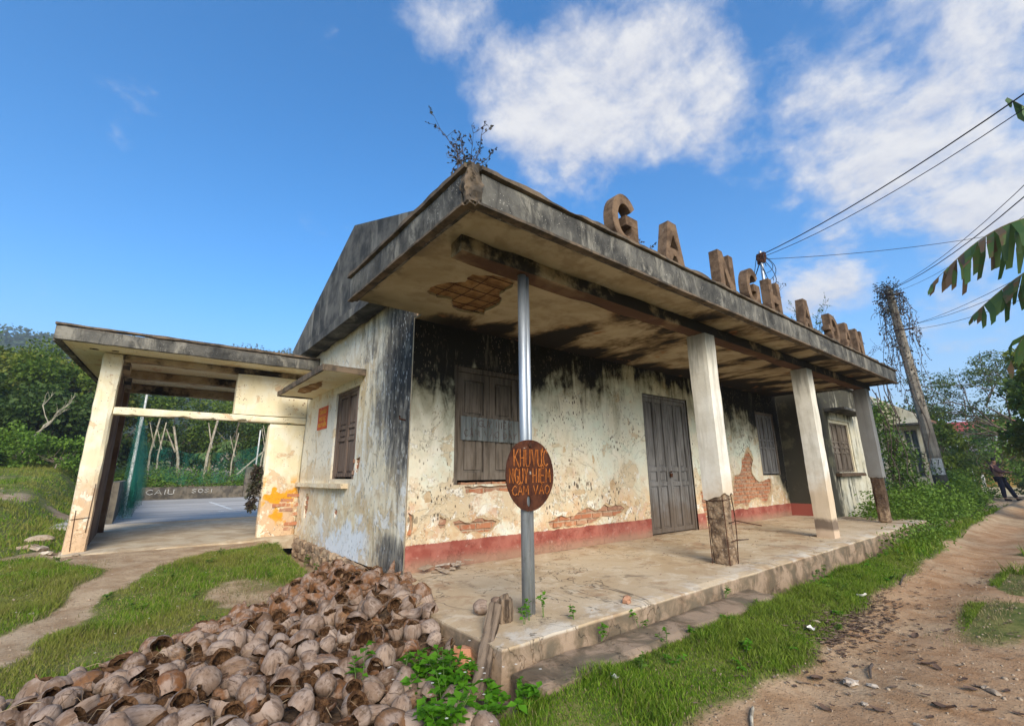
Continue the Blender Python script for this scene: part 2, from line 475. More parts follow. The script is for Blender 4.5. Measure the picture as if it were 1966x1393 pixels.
@material('plaster_side')
def _(g):
    x, y, z = g.sep()
    big = g.noise(1.0, 5, .6, off=3); mid = g.noise(4.2, 6, .62, off=7); fine = g.noise(40, 5, .65)
    st = g.noise(4.6, 8, .70, st=(1, 1, .30), off=1, dist=.6)
    st2 = g.noise(13, 6, .70, st=(1, 1, .24), off=5, dist=.5)
    col = g.mix(g.ss(.4, .62, big), (.74, .65, .46), (.78, .73, .60))
    col = g.mix(g.ss(.42, .62, st) * .85 * g.ss(3.2, 1.6, y), col, (.52, .40, .23))
    col = g.mix(g.ss(.52, .68, st2) * .6 * g.ss(3.4, 1.9, y), col, (.76, .74, .68))
    col = g.mix(g.ss(.5, .62, g.noise(3, 5, .65, off=12)) * g.ss(1.1, .3, z) * .8, col, (.55, .38, .19))
    # blue white limewash at the foot, ragged top
    lw = g.ss(.40, .26, z + (g.noise(3.3, 4, .6, st=(1, 1, .45), off=21) - .5) * 1.0) * g.ss(.85, 1.25, y) * g.ss(3.3, 2.7, y)
    col = g.mix(lw * .92, col, (.70, .74, .78))
    # clean panel beside the shutter
    pan = g.ss(1.62, 1.72, y) * g.ss(2.36, 2.30, z) * g.ss(.85, .95, z)
    col = g.mix(pan * .7, col, (.74, .73, .66))
    col = g.mix(pan * g.ss(1.25, .9, z + (st - .5) * .5) * .6, col, (.55, .42, .25))

    # paint layers flaked off with crisp edges, fine cracks
    pk = g.noise(2.6, 8, .66, off=61, dist=.5) + (fine - .5) * .10
    pm = g.ss(.575, .59, pk + (g.ss(1.6, .3, z) * .06 - .01))
    col = g.mix(pm * .8, col, (.62, .50, .33))
    pk2 = g.noise(5.5, 8, .68, off=71, dist=.4) + (fine - .5) * .12
    pm2 = g.ss(.60, .615, pk2 + (g.ss(1.6, .3, z) * .06 - .01) * .8)
    col = g.mix(pm2 * .75, col, (.80, .80, .76))
    ck = g.m('ABSOLUTE', g.noise(.9, 6, .6, off=81, dist=.8) - .5)
    crk = g.ss(.0045, .0015, ck)
    col = g.mix(crk * .2, col, (.10, .08, .06))
    # grey and black mould close to the street corner, in vertical runs
    yw = y + (mid - .5) * .9 + (big - .5) * .8 + (st - .5) * .5
    dk = g.ss(2.0, .1, yw) * (.68 + .36 * g.ss(.8, 1.9, z) - .25 * g.ss(1.1, .7, z)) + (big - .5) * .7
    dk = g.mx(dk, g.ss(.55, .18, z + (big - .5) * .5) * g.ss(1.45, .35, yw) * .85)
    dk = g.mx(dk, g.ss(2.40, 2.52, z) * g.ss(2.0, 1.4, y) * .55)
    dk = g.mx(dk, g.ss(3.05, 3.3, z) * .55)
    m1 = g.ss(.34, .80, dk + (st - .5) * 1.5 + (st2 - .5) * .8)
    col = g.mix(m1 * .80, col, (.135, .130, .122))
    m2 = g.ss(.66, 1.05, dk + (st2 - .5) * 1.3 + (mid - .5) * .8 + (st - .5) * .6)
    col = g.mix(m2 * .9, col, (.022, .023, .025))
    col = g.mix(spots(g, (1, 1, .35), 26, .19, 2.0) * .7, col, (.10, .095, .09))
    col = g.mix(spots(g, (1, 1, .35), 30, .17, 6.0) * .5, col, (.78, .78, .76))
    g.out(col, .92, mid * .4 + fine * .3 + st2 * .3 - pm * .5 - pm2 * .4 - crk * .2, .7, .014)

@material('porch_plaster')
def _(g):
    x, y, z = g.sep()
    mid = g.noise(3.4, 6, .62, off=2); fine = g.noise(34, 5, .65); st = g.noise(9, 5, .6, st=(1, 1, .2), off=8)
    col = g.mix(g.ss(.4, .66, mid), (.72, .63, .43), (.76, .71, .57))
    col = g.mix(g.ss(.56, .72, st) * .5, col, (.58, .46, .27))
    low = g.ss(1.15, .35, z + (g.noise(2.2, 5, .65, off=14) - .5) * 1.5)
    col = g.mix(low * .85, col, (.56, .36, .21))

    # paint layers flaked off with crisp edges, fine cracks
    pk = g.noise(2.6, 8, .66, off=61, dist=.5) + (fine - .5) * .10
    pm = g.ss(.575, .59, pk + (g.ss(1.4, .2, z) * .08 - .03))
    col = g.mix(pm * .8, col, (.60, .42, .26))
    pk2 = g.noise(5.5, 8, .68, off=71, dist=.4) + (fine - .5) * .12
    pm2 = g.ss(.60, .615, pk2 + (g.ss(1.4, .2, z) * .08 - .03) * .8)
    col = g.mix(pm2 * .75, col, (.80, .74, .60))
    ck = g.m('ABSOLUTE', g.noise(.9, 6, .6, off=81, dist=.8) - .5)
    crk = g.ss(.0045, .0015, ck)
    crk = crk * .15
    right = g.ss(-.8, -.5, x) * g.ss(4.1, 4.2, y)
    och = g.ss(.50, .56, g.noise(4.5, 4, .5, off=18)) * g.ss(1.05, .8, z) * g.ss(.12, .3, z) * right * g.ss(4.2, 4.24, 8.49 - y)
    col = g.mix(och, col, (.68, .31, .02))
    col = g.mix(low * g.ss(.55, .62, g.noise(5, 4, .6, off=33)), col, (.72, .65, .47))
    col = g.mix(spots(g, (1, 1, 1), 13, .12, 4.0) * .8, col, (.30, .18, .10))
    col = g.mix(spots(g, (1, 1, .6), 30, .12, 9.0) * .7, col, (.10, .09, .08))
    g.out(col, .92, mid * .4 + fine * .4 - pm * .5 - pm2 * .4 - crk * .8, .7, .012)

@material('fascia_concrete')
def _(g):
    x, y, z = g.sep()
    st = g.noise(4, 8, .70, st=(1, 1, .40), off=2, dist=.6); mid = g.noise(3.2, 6, .65, off=4); fine = g.noise(55, 5, .7)
    s2 = g.noise(9, 7, .68, st=(1, 1, .35), off=6, dist=.5)
    col = g.mix(g.ss(.34, .66, mid), (.045, .044, .041), (.135, .128, .112))
    col = g.mix(g.ss(.48, .66, st) * .8, col, (.29, .27, .225))
    col = g.mix(g.ss(.50, .66, s2) * .7, col, (.024, .023, .022))
    col = g.mix(g.ss(.64, .74, g.noise(2.4, 6, .7, off=13)) * .7, col, (.36, .33, .27))
    col = g.mix(g.ss(2.93, 2.98, z) * g.ss(.4, .6, mid) * .6, col, (.12, .085, .055))
    col = g.mix(spots(g, (1, 1, 1), 48, .14, 1.0) * .55, col, (.45, .43, .38))
    g.out(col, .95, mid * .4 + fine * .6, .6, .010)

@material('coping_concrete')
def _(g):
    mid = g.noise(6, 6, .65, off=4); fine = g.noise(60, 5, .7)
    col = g.mix(g.ss(.36, .62, mid), (.060, .050, .040), (.17, .125, .085))
    g.out(col, .95, mid * .5 + fine * .5, .7, .012)

@material('gable_concrete')
def _(g):
    x, y, z = g.sep()
    st = g.noise(4, 7, .66, st=(1, 1, .16), off=2, dist=.3); mid = g.noise(2.2, 6, .65, off=4); fine = g.noise(45, 5, .7)
    col = g.mix(g.ss(.36, .64, mid), (.035, .036, .036), (.12, .116, .105))
    col = g.mix(g.ss(.5, .68, st) * .8, col, (.24, .225, .19))
    col = g.mix(g.ss(.58, .7, g.noise(12, 5, .6, st=(1, 1, .1), off=9)) * .7, col, (.03, .031, .033))
    g.out(col, .95, mid * .4 + fine * .5, .6, .012)

@material('soffit_plaster')
def _(g):
    x, y, z = g.sep()
    mid = g.noise(1.7, 6, .62, off=3, dist=.6); fine = g.noise(30, 5, .65)
    st = g.noise(1.25, 7, .62, st=(1.0, .42, 1), off=8, dist=1.0)
    dusky = g.noise(4.0, 6, .65, off=14)
    clean = g.mx(g.blob(x, y, -.15, -1.7, 2.6, 1.8), g.blob(x, y, .5, -2.2, 2.2, .9))
    c2 = g.ss(.05, .5, clean)
    col = g.mix(g.ss(.35, .65, mid), (.37, .30, .19), (.47, .40, .28))
    col = g.mix(g.ss(.46, .66, dusky) * .6, col, (.25, .19, .11))
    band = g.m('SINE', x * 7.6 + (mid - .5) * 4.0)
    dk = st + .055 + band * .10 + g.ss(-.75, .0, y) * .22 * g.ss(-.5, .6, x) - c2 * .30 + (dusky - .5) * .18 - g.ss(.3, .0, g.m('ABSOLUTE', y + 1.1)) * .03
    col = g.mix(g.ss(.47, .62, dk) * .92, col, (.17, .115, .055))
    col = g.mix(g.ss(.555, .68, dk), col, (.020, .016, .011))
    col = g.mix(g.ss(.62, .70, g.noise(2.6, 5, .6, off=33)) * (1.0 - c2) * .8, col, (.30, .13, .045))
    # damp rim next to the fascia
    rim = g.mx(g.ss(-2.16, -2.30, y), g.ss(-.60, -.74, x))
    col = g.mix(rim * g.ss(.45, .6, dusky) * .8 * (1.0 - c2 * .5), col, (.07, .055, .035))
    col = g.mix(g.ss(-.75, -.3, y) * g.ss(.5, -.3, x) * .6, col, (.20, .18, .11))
    g.out(col, .95, mid * .4 + dusky * .3 + fine * .3, .6, .02)

@material('beam_plaster')
def _(g):
    x, y, z = g.sep()
    mid = g.noise(3, 6, .65, off=3); fine = g.noise(30, 5, .65)
    col = g.mix(g.ss(.4, .6, mid), (.30, .21, .12), (.42, .33, .21))
    col = g.mix(g.ss(.46, .6, g.noise(1.6, 6, .65, off=9) + g.ss(.2, 2.0, x) * .13), col, (.025, .02, .015))
    col = g.mix(g.ss(2.612, 2.60, z) * .8, col, (.11, .055, .03))
    g.out(col, .95, mid * .5 + fine * .5, .6, .015)

@material('pillar_plaster')
def _(g):
    x, y, z = g.sep()
    mid = g.noise(4, 6, .62, off=2); fine = g.noise(36, 5, .65); st = g.noise(12, 5, .6, st=(1, 1, .12), off=8)
    col = g.mix(g.ss(.38, .66, mid), (.63, .59, .50), (.74, .71, .63))
    col = g.mix(g.ss(.5, .66, st) * .5, col, (.42, .39, .32))
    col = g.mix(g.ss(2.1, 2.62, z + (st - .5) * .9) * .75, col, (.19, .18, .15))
    col = g.mix(g.ss(1.1, .55, z + (mid - .5) * .8) * .75, col, (.60, .45, .29))
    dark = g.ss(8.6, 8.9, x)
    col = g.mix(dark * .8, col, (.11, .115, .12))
    p3 = g.ss(5.6, 5.8, x) * g.ss(6.6, 6.4, x)
    col = g.mix(p3 * g.ss(.30, .22, z + (mid - .5) * .25) * .85, col, (.11, .075, .055))
    col = g.mix(p3 * g.ss(.14, .08, z + (mid - .5) * .1), col, (.55, .42, .30))
    g.out(col, .92, mid * .5 + fine * .4, .5, .012)

@material('broken_concrete')
def _(g):
    mid = g.noise(9, 6, .7, off=2); v = g.vor(30); fine = g.noise(70, 5, .7)
    x, y, z = g.sep()
    col = g.mix(g.ss(.35, .65, mid), (.11, .07, .045), (.34, .24, .15))
    col = g.mix(g.ss(.3, .1, v) * .7, col, (.40, .34, .26))
    col = g.mix(g.ss(8.6, 8.9, x) * g.ss(.15, .35, z) * .75, col, (.055, .032, .02))
    g.out(col, .95, mid * .6 + v * .5 + fine * .3, .9, .02)

@material('veranda_cement')
def _(g):
    x, y, z = g.sep()
    big = g.noise(.9, 6, .6, off=2, dist=.4); mid = g.noise(4.4, 7, .66, off=7, dist=.5); fine = g.noise(48, 6, .7)
    col = g.mix(g.ss(.36, .64, big), (.46, .34, .21), (.56, .45, .31))
    col = g.mix(g.ss(.50, .66, mid) * .8, col, (.62, .52, .38))
    col = g.mix(g.ss(.52, .66, g.noise(2.4, 6, .66, off=17)) * .75, col, (.33, .20, .11))
    col = g.mix(g.ss(.58, .70, g.noise(1.9, 6, .7, off=27, dist=.8)) * .65, col, (.17, .13, .09))
    col = g.mix(g.ss(-1.9, -2.2, y) * g.ss(.45, .6, mid) * .55, col, (.58, .54, .47))
    ck = g.m('ABSOLUTE', g.noise(.55, 6, .62, off=81, dist=1.0) - .5)
    crk = g.ss(.004, .0012, ck)
    col = g.mix(crk * .7, col, (.09, .07, .05))
    col = g.mix(g.ss(.57, .60, g.noise(3.0, 8, .7, off=91, dist=.6)) * .4, col, (.30, .22, .14))
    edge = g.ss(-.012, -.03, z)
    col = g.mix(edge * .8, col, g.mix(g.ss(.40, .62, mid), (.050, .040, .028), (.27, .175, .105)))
    col = g.mix(g.ss(.64, .7, g.noise(60, 3, .5, off=5)) * .35, col, (.17, .12, .08))
    g.out(col, .94, mid * .5 + fine * .5 - crk * .7, .7, .012)

@material('porch_floor')
def _(g):
    mid = g.noise(3.0, 6, .66, off=7, dist=.5); fine = g.noise(40, 6, .7)
    col = g.mix(g.ss(.38, .64, mid), (.38, .29, .19), (.52, .44, .32))
    g.out(col, .95, mid * .5 + fine * .5, .6, .012)

@material('court_cement')
def _(g):
    mid = g.noise(.9, 6, .66, st=(.35, 1.5, 1), off=7, dist=.4); fine = g.noise(20, 6, .7)
    col = g.mix(g.ss(.35, .66, mid), (.33, .305, .27), (.50, .465, .42))
    g.out(col, .9, fine, .4, .01)

@material('dark_concrete')
def _(g):
    mid = g.noise(3.0, 6, .66, off=7); fine = g.noise(40, 6, .7); st = g.noise(8, 5, .6, st=(1, 1, .2), off=3)
    col = g.mix(g.ss(.38, .64, mid), (.07, .062, .052), (.17, .145, .11))
    col = g.mix(g.ss(.55, .7, st) * .5, col, (.26, .24, .20))
    g.out(col, .95, mid * .5 + fine * .5, .6, .012)

@material('brick')
def _(g):
    r = g.oi('Random'); mid = g.noise(14, 5, .65); fine = g.noise(80, 4, .6)
    col = g.ramp(r, [(0, (.38, .145, .075)), (.4, (.46, .20, .10)), (.7, (.42, .22, .13)), (1, (.33, .17, .11))])
    col = g.mix(g.ss(.5, .68, mid) * .7, col, (.55, .40, .27))
    col = g.mix(g.ss(.58, .7, g.noise(9, 4, .6, off=5)) * .5, col, (.17, .10, .07))
    g.out(col, .95, mid * .5 + fine * .5, .8, .008)

@material('mortar')
def _(g):
    mid = g.noise(12, 5, .65); fine = g.noise(70, 4, .6)
    col = g.mix(g.ss(.4, .62, mid), (.34, .22, .14), (.48, .36, .25))
    g.out(col, .97, mid * .5 + fine * .5, .8, .012)

@material('undercoat')
def _(g):
    mid = g.noise(7, 6, .66); fine = g.noise(60, 5, .7)
    col = g.mix(g.ss(.38, .62, mid), (.44, .31, .18), (.58, .46, .30))
    g.out(col, .95, mid * .5 + fine * .5, .8, .01)
@material('dark_inside')
def _(g):
    g.out((.02, .018, .015), .95)  # near-black colour standing in for unlit depth

def wood(g, c0, c1, c2, vec=None, pale=.35):
    v = g.pos if vec is None else vec
    gr = g.noise(26, 6, .66, vec=v, st=(1, 1, .055), off=3, dist=.3); mid = g.noise(3.0, 5, .6, vec=v, st=(1, 1, .35), off=9)
    f = g.noise(90, 4, .6, vec=v, st=(1, 1, .08))
    col = g.mix(g.ss(.36, .62, gr), c0, c1)
    col = g.mix(g.ss(.46, .66, mid) * .75, col, c2)
    col = g.mix(g.ss(.60, .74, g.noise(5, 5, .65, vec=v, st=(1, 1, .3), off=19)) * pale, col, (.42, .38, .31))
    return col, gr * .6 + f * .4
@material('shutter_wood')
def _(g):
    x, y, z = g.sep()
    c, h = wood(g, (.050, .036, .024), (.160, .128, .098), (.22, .185, .15))
    c = g.mix(g.ss(1.55, 2.1, z) * g.ss(2.2, 1.9, x) * .6, c, (.028, .024, .018))
    g.out(c, .85, h, .7, .006)
@material('door_wood')
def _(g):
    x, y, z = g.sep()
    c, h = wood(g, (.085, .080, .075), (.185, .180, .175), (.23, .225, .22), pale=.15)
    c = g.mix(g.ss(.75, .2, z + (g.noise(5, 4, .6) - .5) * .8) * .7, c, (.10, .068, .043))
    g.out(c, .8, h, .6, .005)
@material('side_shutter_wood')
def _(g):
    c, h = wood(g, (.075, .048, .037), (.17, .125, .10), (.21, .165, .14), pale=.2)
    g.out(c, .85, h, .6, .005)
@material('raw_wood')
def _(g):
    v = g.tc('Object')
    gr = g.noise(30, 6, .66, vec=v, st=(1, 1, .06), off=3, dist=.3); mid = g.noise(5.0, 5, .6, vec=v, st=(1, 1, .35), off=9)
    col = g.mix(g.ss(.36, .62, gr), (.060, .040, .026), (.235, .17, .115))
    col = g.mix(g.ss(.52, .68, mid) * .8, col, (.07, .048, .032))
    g.out(col, .92, gr, .9, .012)

@material('galvanised_steel')
def _(g):
    st = g.noise(9, 5, .6, st=(1, 1, .1)); sp = g.vor(55)
    x, y, z = g.sep()
    col = g.mix(g.ss(.4, .65, st), (.30, .34, .38), (.52, .56, .60))
    col = g.mix(g.ss(.55, .72, g.noise(14, 5, .65, off=8)) * g.ss(1.6, .2, z) * .6, col, (.23, .24, .25))
    g.out(col, .42 + .2 * st, sp, .08, .003, spec=.5, metal=.75)
@material('tin_sheet')
def _(g):
    st = g.noise(9, 5, .6, st=(1, 1, .1)); sp = g.vor(75)
    col = g.mix(g.ss(.35, .65, st), (.095, .105, .10), (.19, .205, .20))
    col = g.mix(g.ss(.6, .7, g.noise(13, 5, .65, off=8)) * .5, col, (.20, .14, .09))
    g.out(col, .7, sp, .1, .003, spec=.3, metal=.15)
@material('rust_plate')
def _(g):
    mid = g.noise(14, 6, .7); fine = g.noise(90, 5, .7)
    col = g.mix(g.ss(.38, .62, mid), (.040, .012, .006), (.085, .028, .012))
    col = g.mix(g.ss(.60, .68, g.noise(30, 4, .6, off=7)) * .5, col, (.035, .014, .009))
    col = g.mix(g.ss(.69, .73, g.noise(26, 4, .6, off=17)) * .8, col, (.40, .33, .27))
    g.out(col, .9, mid * .4 + fine * .6, .6, .004)
@material('scratched_orange')
def _(g):
    mid = g.noise(40, 5, .7)
    col = g.mix(g.ss(.4, .6, mid), (.26, .075, .014), (.40, .135, .030))
    g.out(col, .9, mid, .5, .003)
@material('faded_dark_paint')
def _(g):
    mid = g.noise(60, 5, .7)
    g.out(g.mix(g.ss(.45, .6, mid), (.075, .045, .038), (.17, .12, .11)), .9)
@material('rebar_rust')
def _(g):
    mid = g.noise(50, 4, .7)
    g.out(g.mix(g.ss(.4, .6, mid), (.035, .016, .010), (.10, .042, .022)), .95, mid, .6, .004)
@material('exposed_slab')
def _(g):
    mid = g.noise(5, 6, .68, dist=.4); fine = g.noise(45, 5, .7)
    col = g.mix(g.ss(.36, .62, mid), (.17, .085, .03), (.38, .23, .10))
    g.out(col, .95, mid * .6 + fine * .4, .9, .02)
@material('letter_concrete')
def _(g):
    mid = g.noise(6, 6, .68); fine = g.noise(60, 5, .7)
    col = g.mix(g.ss(.36, .64, mid), (.075, .045, .026), (.20, .13, .080))
    col = g.mix(g.ss(.6, .7, g.noise(9, 5, .7, off=4)) * .5, col, (.30, .24, .18))
    g.out(col, .95, mid * .5 + fine * .5, .8, .012)
@material('poster_red')
def _(g):
    mid = g.noise(12, 4, .6)
    g.out(g.mix(g.ss(.4, .65, mid), (.55, .075, .030), (.60, .14, .06)), .7)
@material('poster_yellow')
def _(g): g.out((.78, .45, .05), .7)
@material('white_paint')
def _(g):
    mid = g.noise(25, 5, .7)
    g.out(g.mix(g.ss(.45, .6, mid), (.50, .50, .47), (.78, .78, .75)), .85)
@material('black_paint')
def _(g): g.out((.03, .03, .03), .8)

# ---- ground and plants
@material('earth')
def _(g):
    x, y, z = g.sep()
    gm = g.attr('grass'); big = g.noise(.55, 6, .6); mid = g.noise(3.3, 7, .66, dist=.4); fine = g.noise(26, 6, .7); peb = g.vor(42)
    road = g.ss(-2.6, -3.1, y)
    soil = g.mix(g.ss(.36, .62, mid), (.30, .20, .115), (.43, .32, .205))
    clay = g.mix(g.ss(.38, .62, mid), (.30, .160, .075), (.40, .245, .135))
    soil = g.mix(road * g.ss(.32, .6, big) * .9, soil, clay)
    soil = g.mix(g.ss(.52, .68, fine) * .6, soil, (.17, .11, .065))
    soil = g.mix(g.ss(.66, .72, g.noise(17, 5, .6, off=9)) * .7, soil, (.56, .49, .40))
    turf = g.mix(g.ss(.36, .64, mid), (.070, .095, .016), (.165, .160, .045))
    turf = g.mix(g.ss(.55, .72, fine) * .4, turf, (.19, .15, .075))
    col = g.mix(g.ss(.30, .62, gm + (fine - .5) * .5), soil, turf)
    g.out(col, .97, mid * .4 + fine * .5 + g.ss(.25, .05, peb) * .35, .9, .03)

@material('grass_blade')
def _(g):
    r = g.isl; n = g.noise(.9, 4, .6); n2 = g.noise(4, 4, .6, off=4)
    col = g.ramp(r, [(0, (.075, .150, .010)), (.4, (.125, .235, .014)), (.75, (.190, .290, .022)), (.9, (.30, .30, .070)), (1, (.42, .34, .15))])
    col = g.mix(g.ss(.44, .60, n) * .7, col, (.250, .235, .055))
    col = g.mix(g.ss(.56, .70, g.noise(2.2, 4, .6, off=14)) * .35, col, (.27, .21, .09))
    col = g.mix(g.ss(-2.0, -2.4, g.sep()[1]) * .6, col, g.mix(r, (.050, .120, .006), (.200, .320, .020)))
    col = g.mix(g.ss(.55, .7, n2) * .4, col, (.045, .085, .012))
    g.out(col, .7, transl=.35, spec=.2)
@material('dry_grass')
def _(g):
    r = g.isl
    g.out(g.ramp(r, [(0, (.13, .12, .045)), (.5, (.24, .20, .095)), (1, (.36, .29, .16))]), .85, transl=.3)
def leafmat(name, c0, c1, c2, tr=.3, sc=1.3):
    @material(name)
    def _(g):
        r = g.isl; n = g.noise(sc, 4, .6)
        col = g.mix(r, c0, c1)
        col = g.mix(g.ss(.45, .65, n) * .7, col, c2)
        g.out(col, .6, transl=tr, spec=.3)
leafmat('leaf_forest', (.055, .105, .012), (.140, .215, .022), (.200, .235, .026), tr=.4, sc=.6)
leafmat('leaf_olive', (.110, .145, .014), (.190, .215, .026), (.230, .215, .028), sc=.8)
leafmat('leaf_dark', (.030, .066, .013), (.085, .140, .022), (.065, .112, .020), tr=.35, sc=.8)
leafmat('leaf_shrub', (.060, .130, .012), (.140, .250, .024), (.165, .260, .032), sc=1.6)
leafmat('leaf_weed', (.060, .190, .008), (.120, .310, .014), (.095, .250, .010), tr=.4, sc=4)
leafmat('leaf_vine', (.050, .110, .016), (.130, .220, .032), (.090, .170, .026), sc=2)
leafmat('leaf_feather', (.065, .110, .030), (.150, .205, .065), (.115, .165, .050), tr=.45)
leafmat('leaf_dry', (.040, .028, .022), (.075, .055, .040), (.055, .065, .030), tr=.15, sc=4)
leafmat('hill_leaf', (.040, .075, .028), (.080, .120, .040), (.060, .105, .040), sc=.06)
@material('banana_leaf')
def _(g):
    r = g.isl; v = g.noise(6, 4, .6)
    x, y, z = g.sep()
    col = g.mix(r, (.050, .110, .024), (.115, .190, .045))
    col = g.mix(g.ss(.42, .62, v + (g.attr('dry') - .5) * 1.2), col, (.155, .095, .045))
    g.out(col, .55, transl=.3, spec=.35)
@material('banana_stem')
def _(g):
    st = g.noise(20, 4, .6, st=(1, 1, .1))
    g.out(g.mix(g.ss(.4, .6, st), (.12, .10, .05), (.22, .21, .10)), .8)
@material('bark')
def _(g):
    st = g.noise(12, 5, .65, st=(1, 1, .25)); mid = g.noise(2, 5, .6)
    col = g.mix(g.ss(.4, .62, st), (.085, .062, .045), (.24, .19, .145))
    g.out(g.mix(g.ss(.5, .65, mid) * .5, col, (.30, .27, .22)), .95, st, .8, .03)
@material('pale_bark')
def _(g):
    st = g.noise(12, 5, .65, st=(1, 1, .3))
    g.out(g.mix(g.ss(.4, .62, st), (.25, .21, .155), (.48, .43, .33)), .9, st, .6, .02)
@material('twig')
def _(g):
    st = g.noise(30, 3, .6)
    g.out(g.mix(st, (.055, .042, .034), (.13, .10, .08)), .9)
@material('green_stem')
def _(g): g.out((.10, .16, .04), .8)
@material('hill_green')
def _(g):
    x, y, z = g.sep()
    n = g.noise(.05, 6, .65); m2 = g.noise(.35, 6, .7, off=3)
    col = g.mix(g.ss(.36, .62, m2), (.022, .055, .020), (.070, .115, .040))
    col = g.mix(g.ss(.48, .62, n) * .7, col, (.105, .150, .055))
    g.out(col, .97, m2, 1.0, 2.0)

# ---- husks and litter
@material('husk_outer')
def _(g):
    r = g.oi('Random'); v = g.tc('Object')
    v = g.vm('ADD', v, g.comb(r * 7.0, r * 3.0, 0.0))
    fib = g.noise(70, 5, .66, vec=v, st=(1, 1, .10), dist=.25); mid = g.noise(16, 5, .6, vec=v, off=3); fine = g.noise(160, 3, .6, vec=v)
    base = g.ramp(r, [(0, (.15, .092, .058)), (.2, (.25, .172, .122)), (.4, (.105, .058, .033)), (.6, (.34, .255, .195)), (.78, (.16, .090, .050)), (.9, (.30, .215, .155)), (.96, (.18, .095, .042)), (1, (.16, .060, .018))])
    col = g.mix(g.ss(.40, .64, mid) * .7, base, (.33, .255, .205))
    col = g.mix(g.ss(.48, .66, fib) * .75, col, (.075, .044, .028))
    col = g.mix(g.ss(.60, .72, g.noise(9, 4, .6, vec=v, off=9)) * .75, col, (.055, .032, .021))
    g.out(col, .80, fib * .7 + fine * .3, .7, .004, spec=.3)
@material('husk_inner')
def _(g):
    r = g.oi('Random'); v = g.tc('Object')
    v = g.vm('ADD', v, g.comb(r * 5.0, r * 9.0, 0.0))
    fib = g.noise(60, 5, .7, vec=v, st=(1, 1, .2), dist=.8); mid = g.noise(18, 4, .6, vec=v)
    col = g.mix(g.ss(.4, .62, fib), (.040, .019, .009), (.125, .066, .032))
    col = g.mix(g.ss(.58, .7, mid) * .7, col, (.25, .16, .09))
    g.out(col, .97, fib, 1.0, .010, spec=.1)
@material('husk_litter')
def _(g):
    fib = g.noise(22, 6, .7, dist=.6); mid = g.noise(5, 5, .6)
    col = g.mix(g.ss(.4, .62, fib), (.040, .024, .014), (.145, .090, .052))
    g.out(g.mix(g.ss(.5, .65, mid) * .4, col, (.22, .155, .10)), .97, fib, 1.0, .03)
@material('coir')
def _(g):
    g.out(g.ramp(g.isl, [(0, (.11, .065, .035)), (.6, (.22, .145, .085)), (1, (.34, .26, .16))]), .9)
@material('stone')
def _(g):
    r = g.oi('Random'); m_ = g.noise(16, 5, .65)
    col = g.ramp(r, [(0, (.32, .24, .165)), (.5, (.44, .36, .27)), (1, (.56, .50, .42))])
    g.out(g.mix(g.ss(.45, .62, m_) * .6, col, (.24, .16, .10)), .95, m_, .7, .01)
@material('plinth_stone')
def _(g):
    m_ = g.noise(8, 6, .68); f = g.noise(50, 5, .7)
    col = g.mix(g.ss(.36, .62, m_), (.17, .11, .07), (.40, .29, .19))
    g.out(col, .96, m_ * .6 + f * .4, .9, .02)
@material('litter_white')
def _(g): g.out((.66, .64, .58), .7)
@material('litter_leaf')
def _(g):
    r = g.isl
    g.out(g.ramp(r, [(0, (.055, .032, .025)), (.6, (.12, .075, .052)), (1, (.26, .19, .125))]), .85)
@material('net_green')
def _(g):
    x, y, z = g.sep()
    v = g.noise(2.0, 5, .65, st=(1, 1, .4)); th = g.noise(55, 3, .6, st=(1, 1, .3))
    g.out(g.mix(v, (.004, .075, .052), (.014, .165, .115)), .8, alpha=g.cl(g.ss(.50, .68, th) * .55 + g.ss(.42, .72, v) * .30))
@material('house_yellow')
def _(g):
    mid = g.noise(1.3, 6, .65); st = g.noise(5, 5, .62, st=(1, 1, .15))
    col = g.mix(g.ss(.4, .62, mid), (.56, .50, .33), (.66, .62, .48))
    col = g.mix(g.ss(.56, .70, st) * .7, col, (.23, .21, .15))
    g.out(col, .9, mid, .4, .01)
@material('wing_plaster')
def _(g):
    x, y, z = g.sep()
    mid = g.noise(2.2, 6, .66); st = g.noise(6, 6, .65, st=(1, 1, .15), off=4)
    col = g.mix(g.ss(.4, .62, mid), (.52, .48, .36), (.60, .58, .48))
    dk = g.ss(10.6, 9.7, x) * .35 + g.ss(2.1, 2.6, z) * .3 + g.ss(-.95, -.85, y) * .18 + g.ss(3.05, 2.9, z) * 0.02
    col = g.mix(g.ss(.44, .66, st + dk - .17 + (mid - .5) * .5), col, (.060, .055, .040))
    col = g.mix(g.ss(.52, .66, g.noise(3.5, 6, .68, off=23)) * .45, col, (.20, .19, .11))
    col = g.mix(g.ss(-.86, -.80, y) * g.ss(.268, .256, z), col, (.33, .09, .065))
    g.out(col, .92, mid * .5 + st * .3, .5, .012)
@material('ochre_wall')
def _(g):
    mid = g.noise(1.5, 6, .65)
    g.out(g.mix(g.ss(.4, .62, mid), (.50, .31, .09), (.62, .47, .22)), .9)
@material('roof_tin')
def _(g):
    mid = g.noise(2, 5, .6)
    g.out(g.mix(mid, (.10, .085, .078), (.22, .19, .17)), .8)
@material('roof_red')
def _(g):
    mid = g.noise(1, 5, .6)
    g.out(g.mix(mid, (.36, .045, .045), (.46, .08, .075)), .75)
@material('roof_tile')
def _(g):
    mid = g.noise(3, 5, .6)
    g.out(g.mix(mid, (.14, .075, .05), (.24, .13, .085)), .9, mid, .5, .02)
@material('cable_black')
def _(g): g.out((.018, .018, .02), .6)
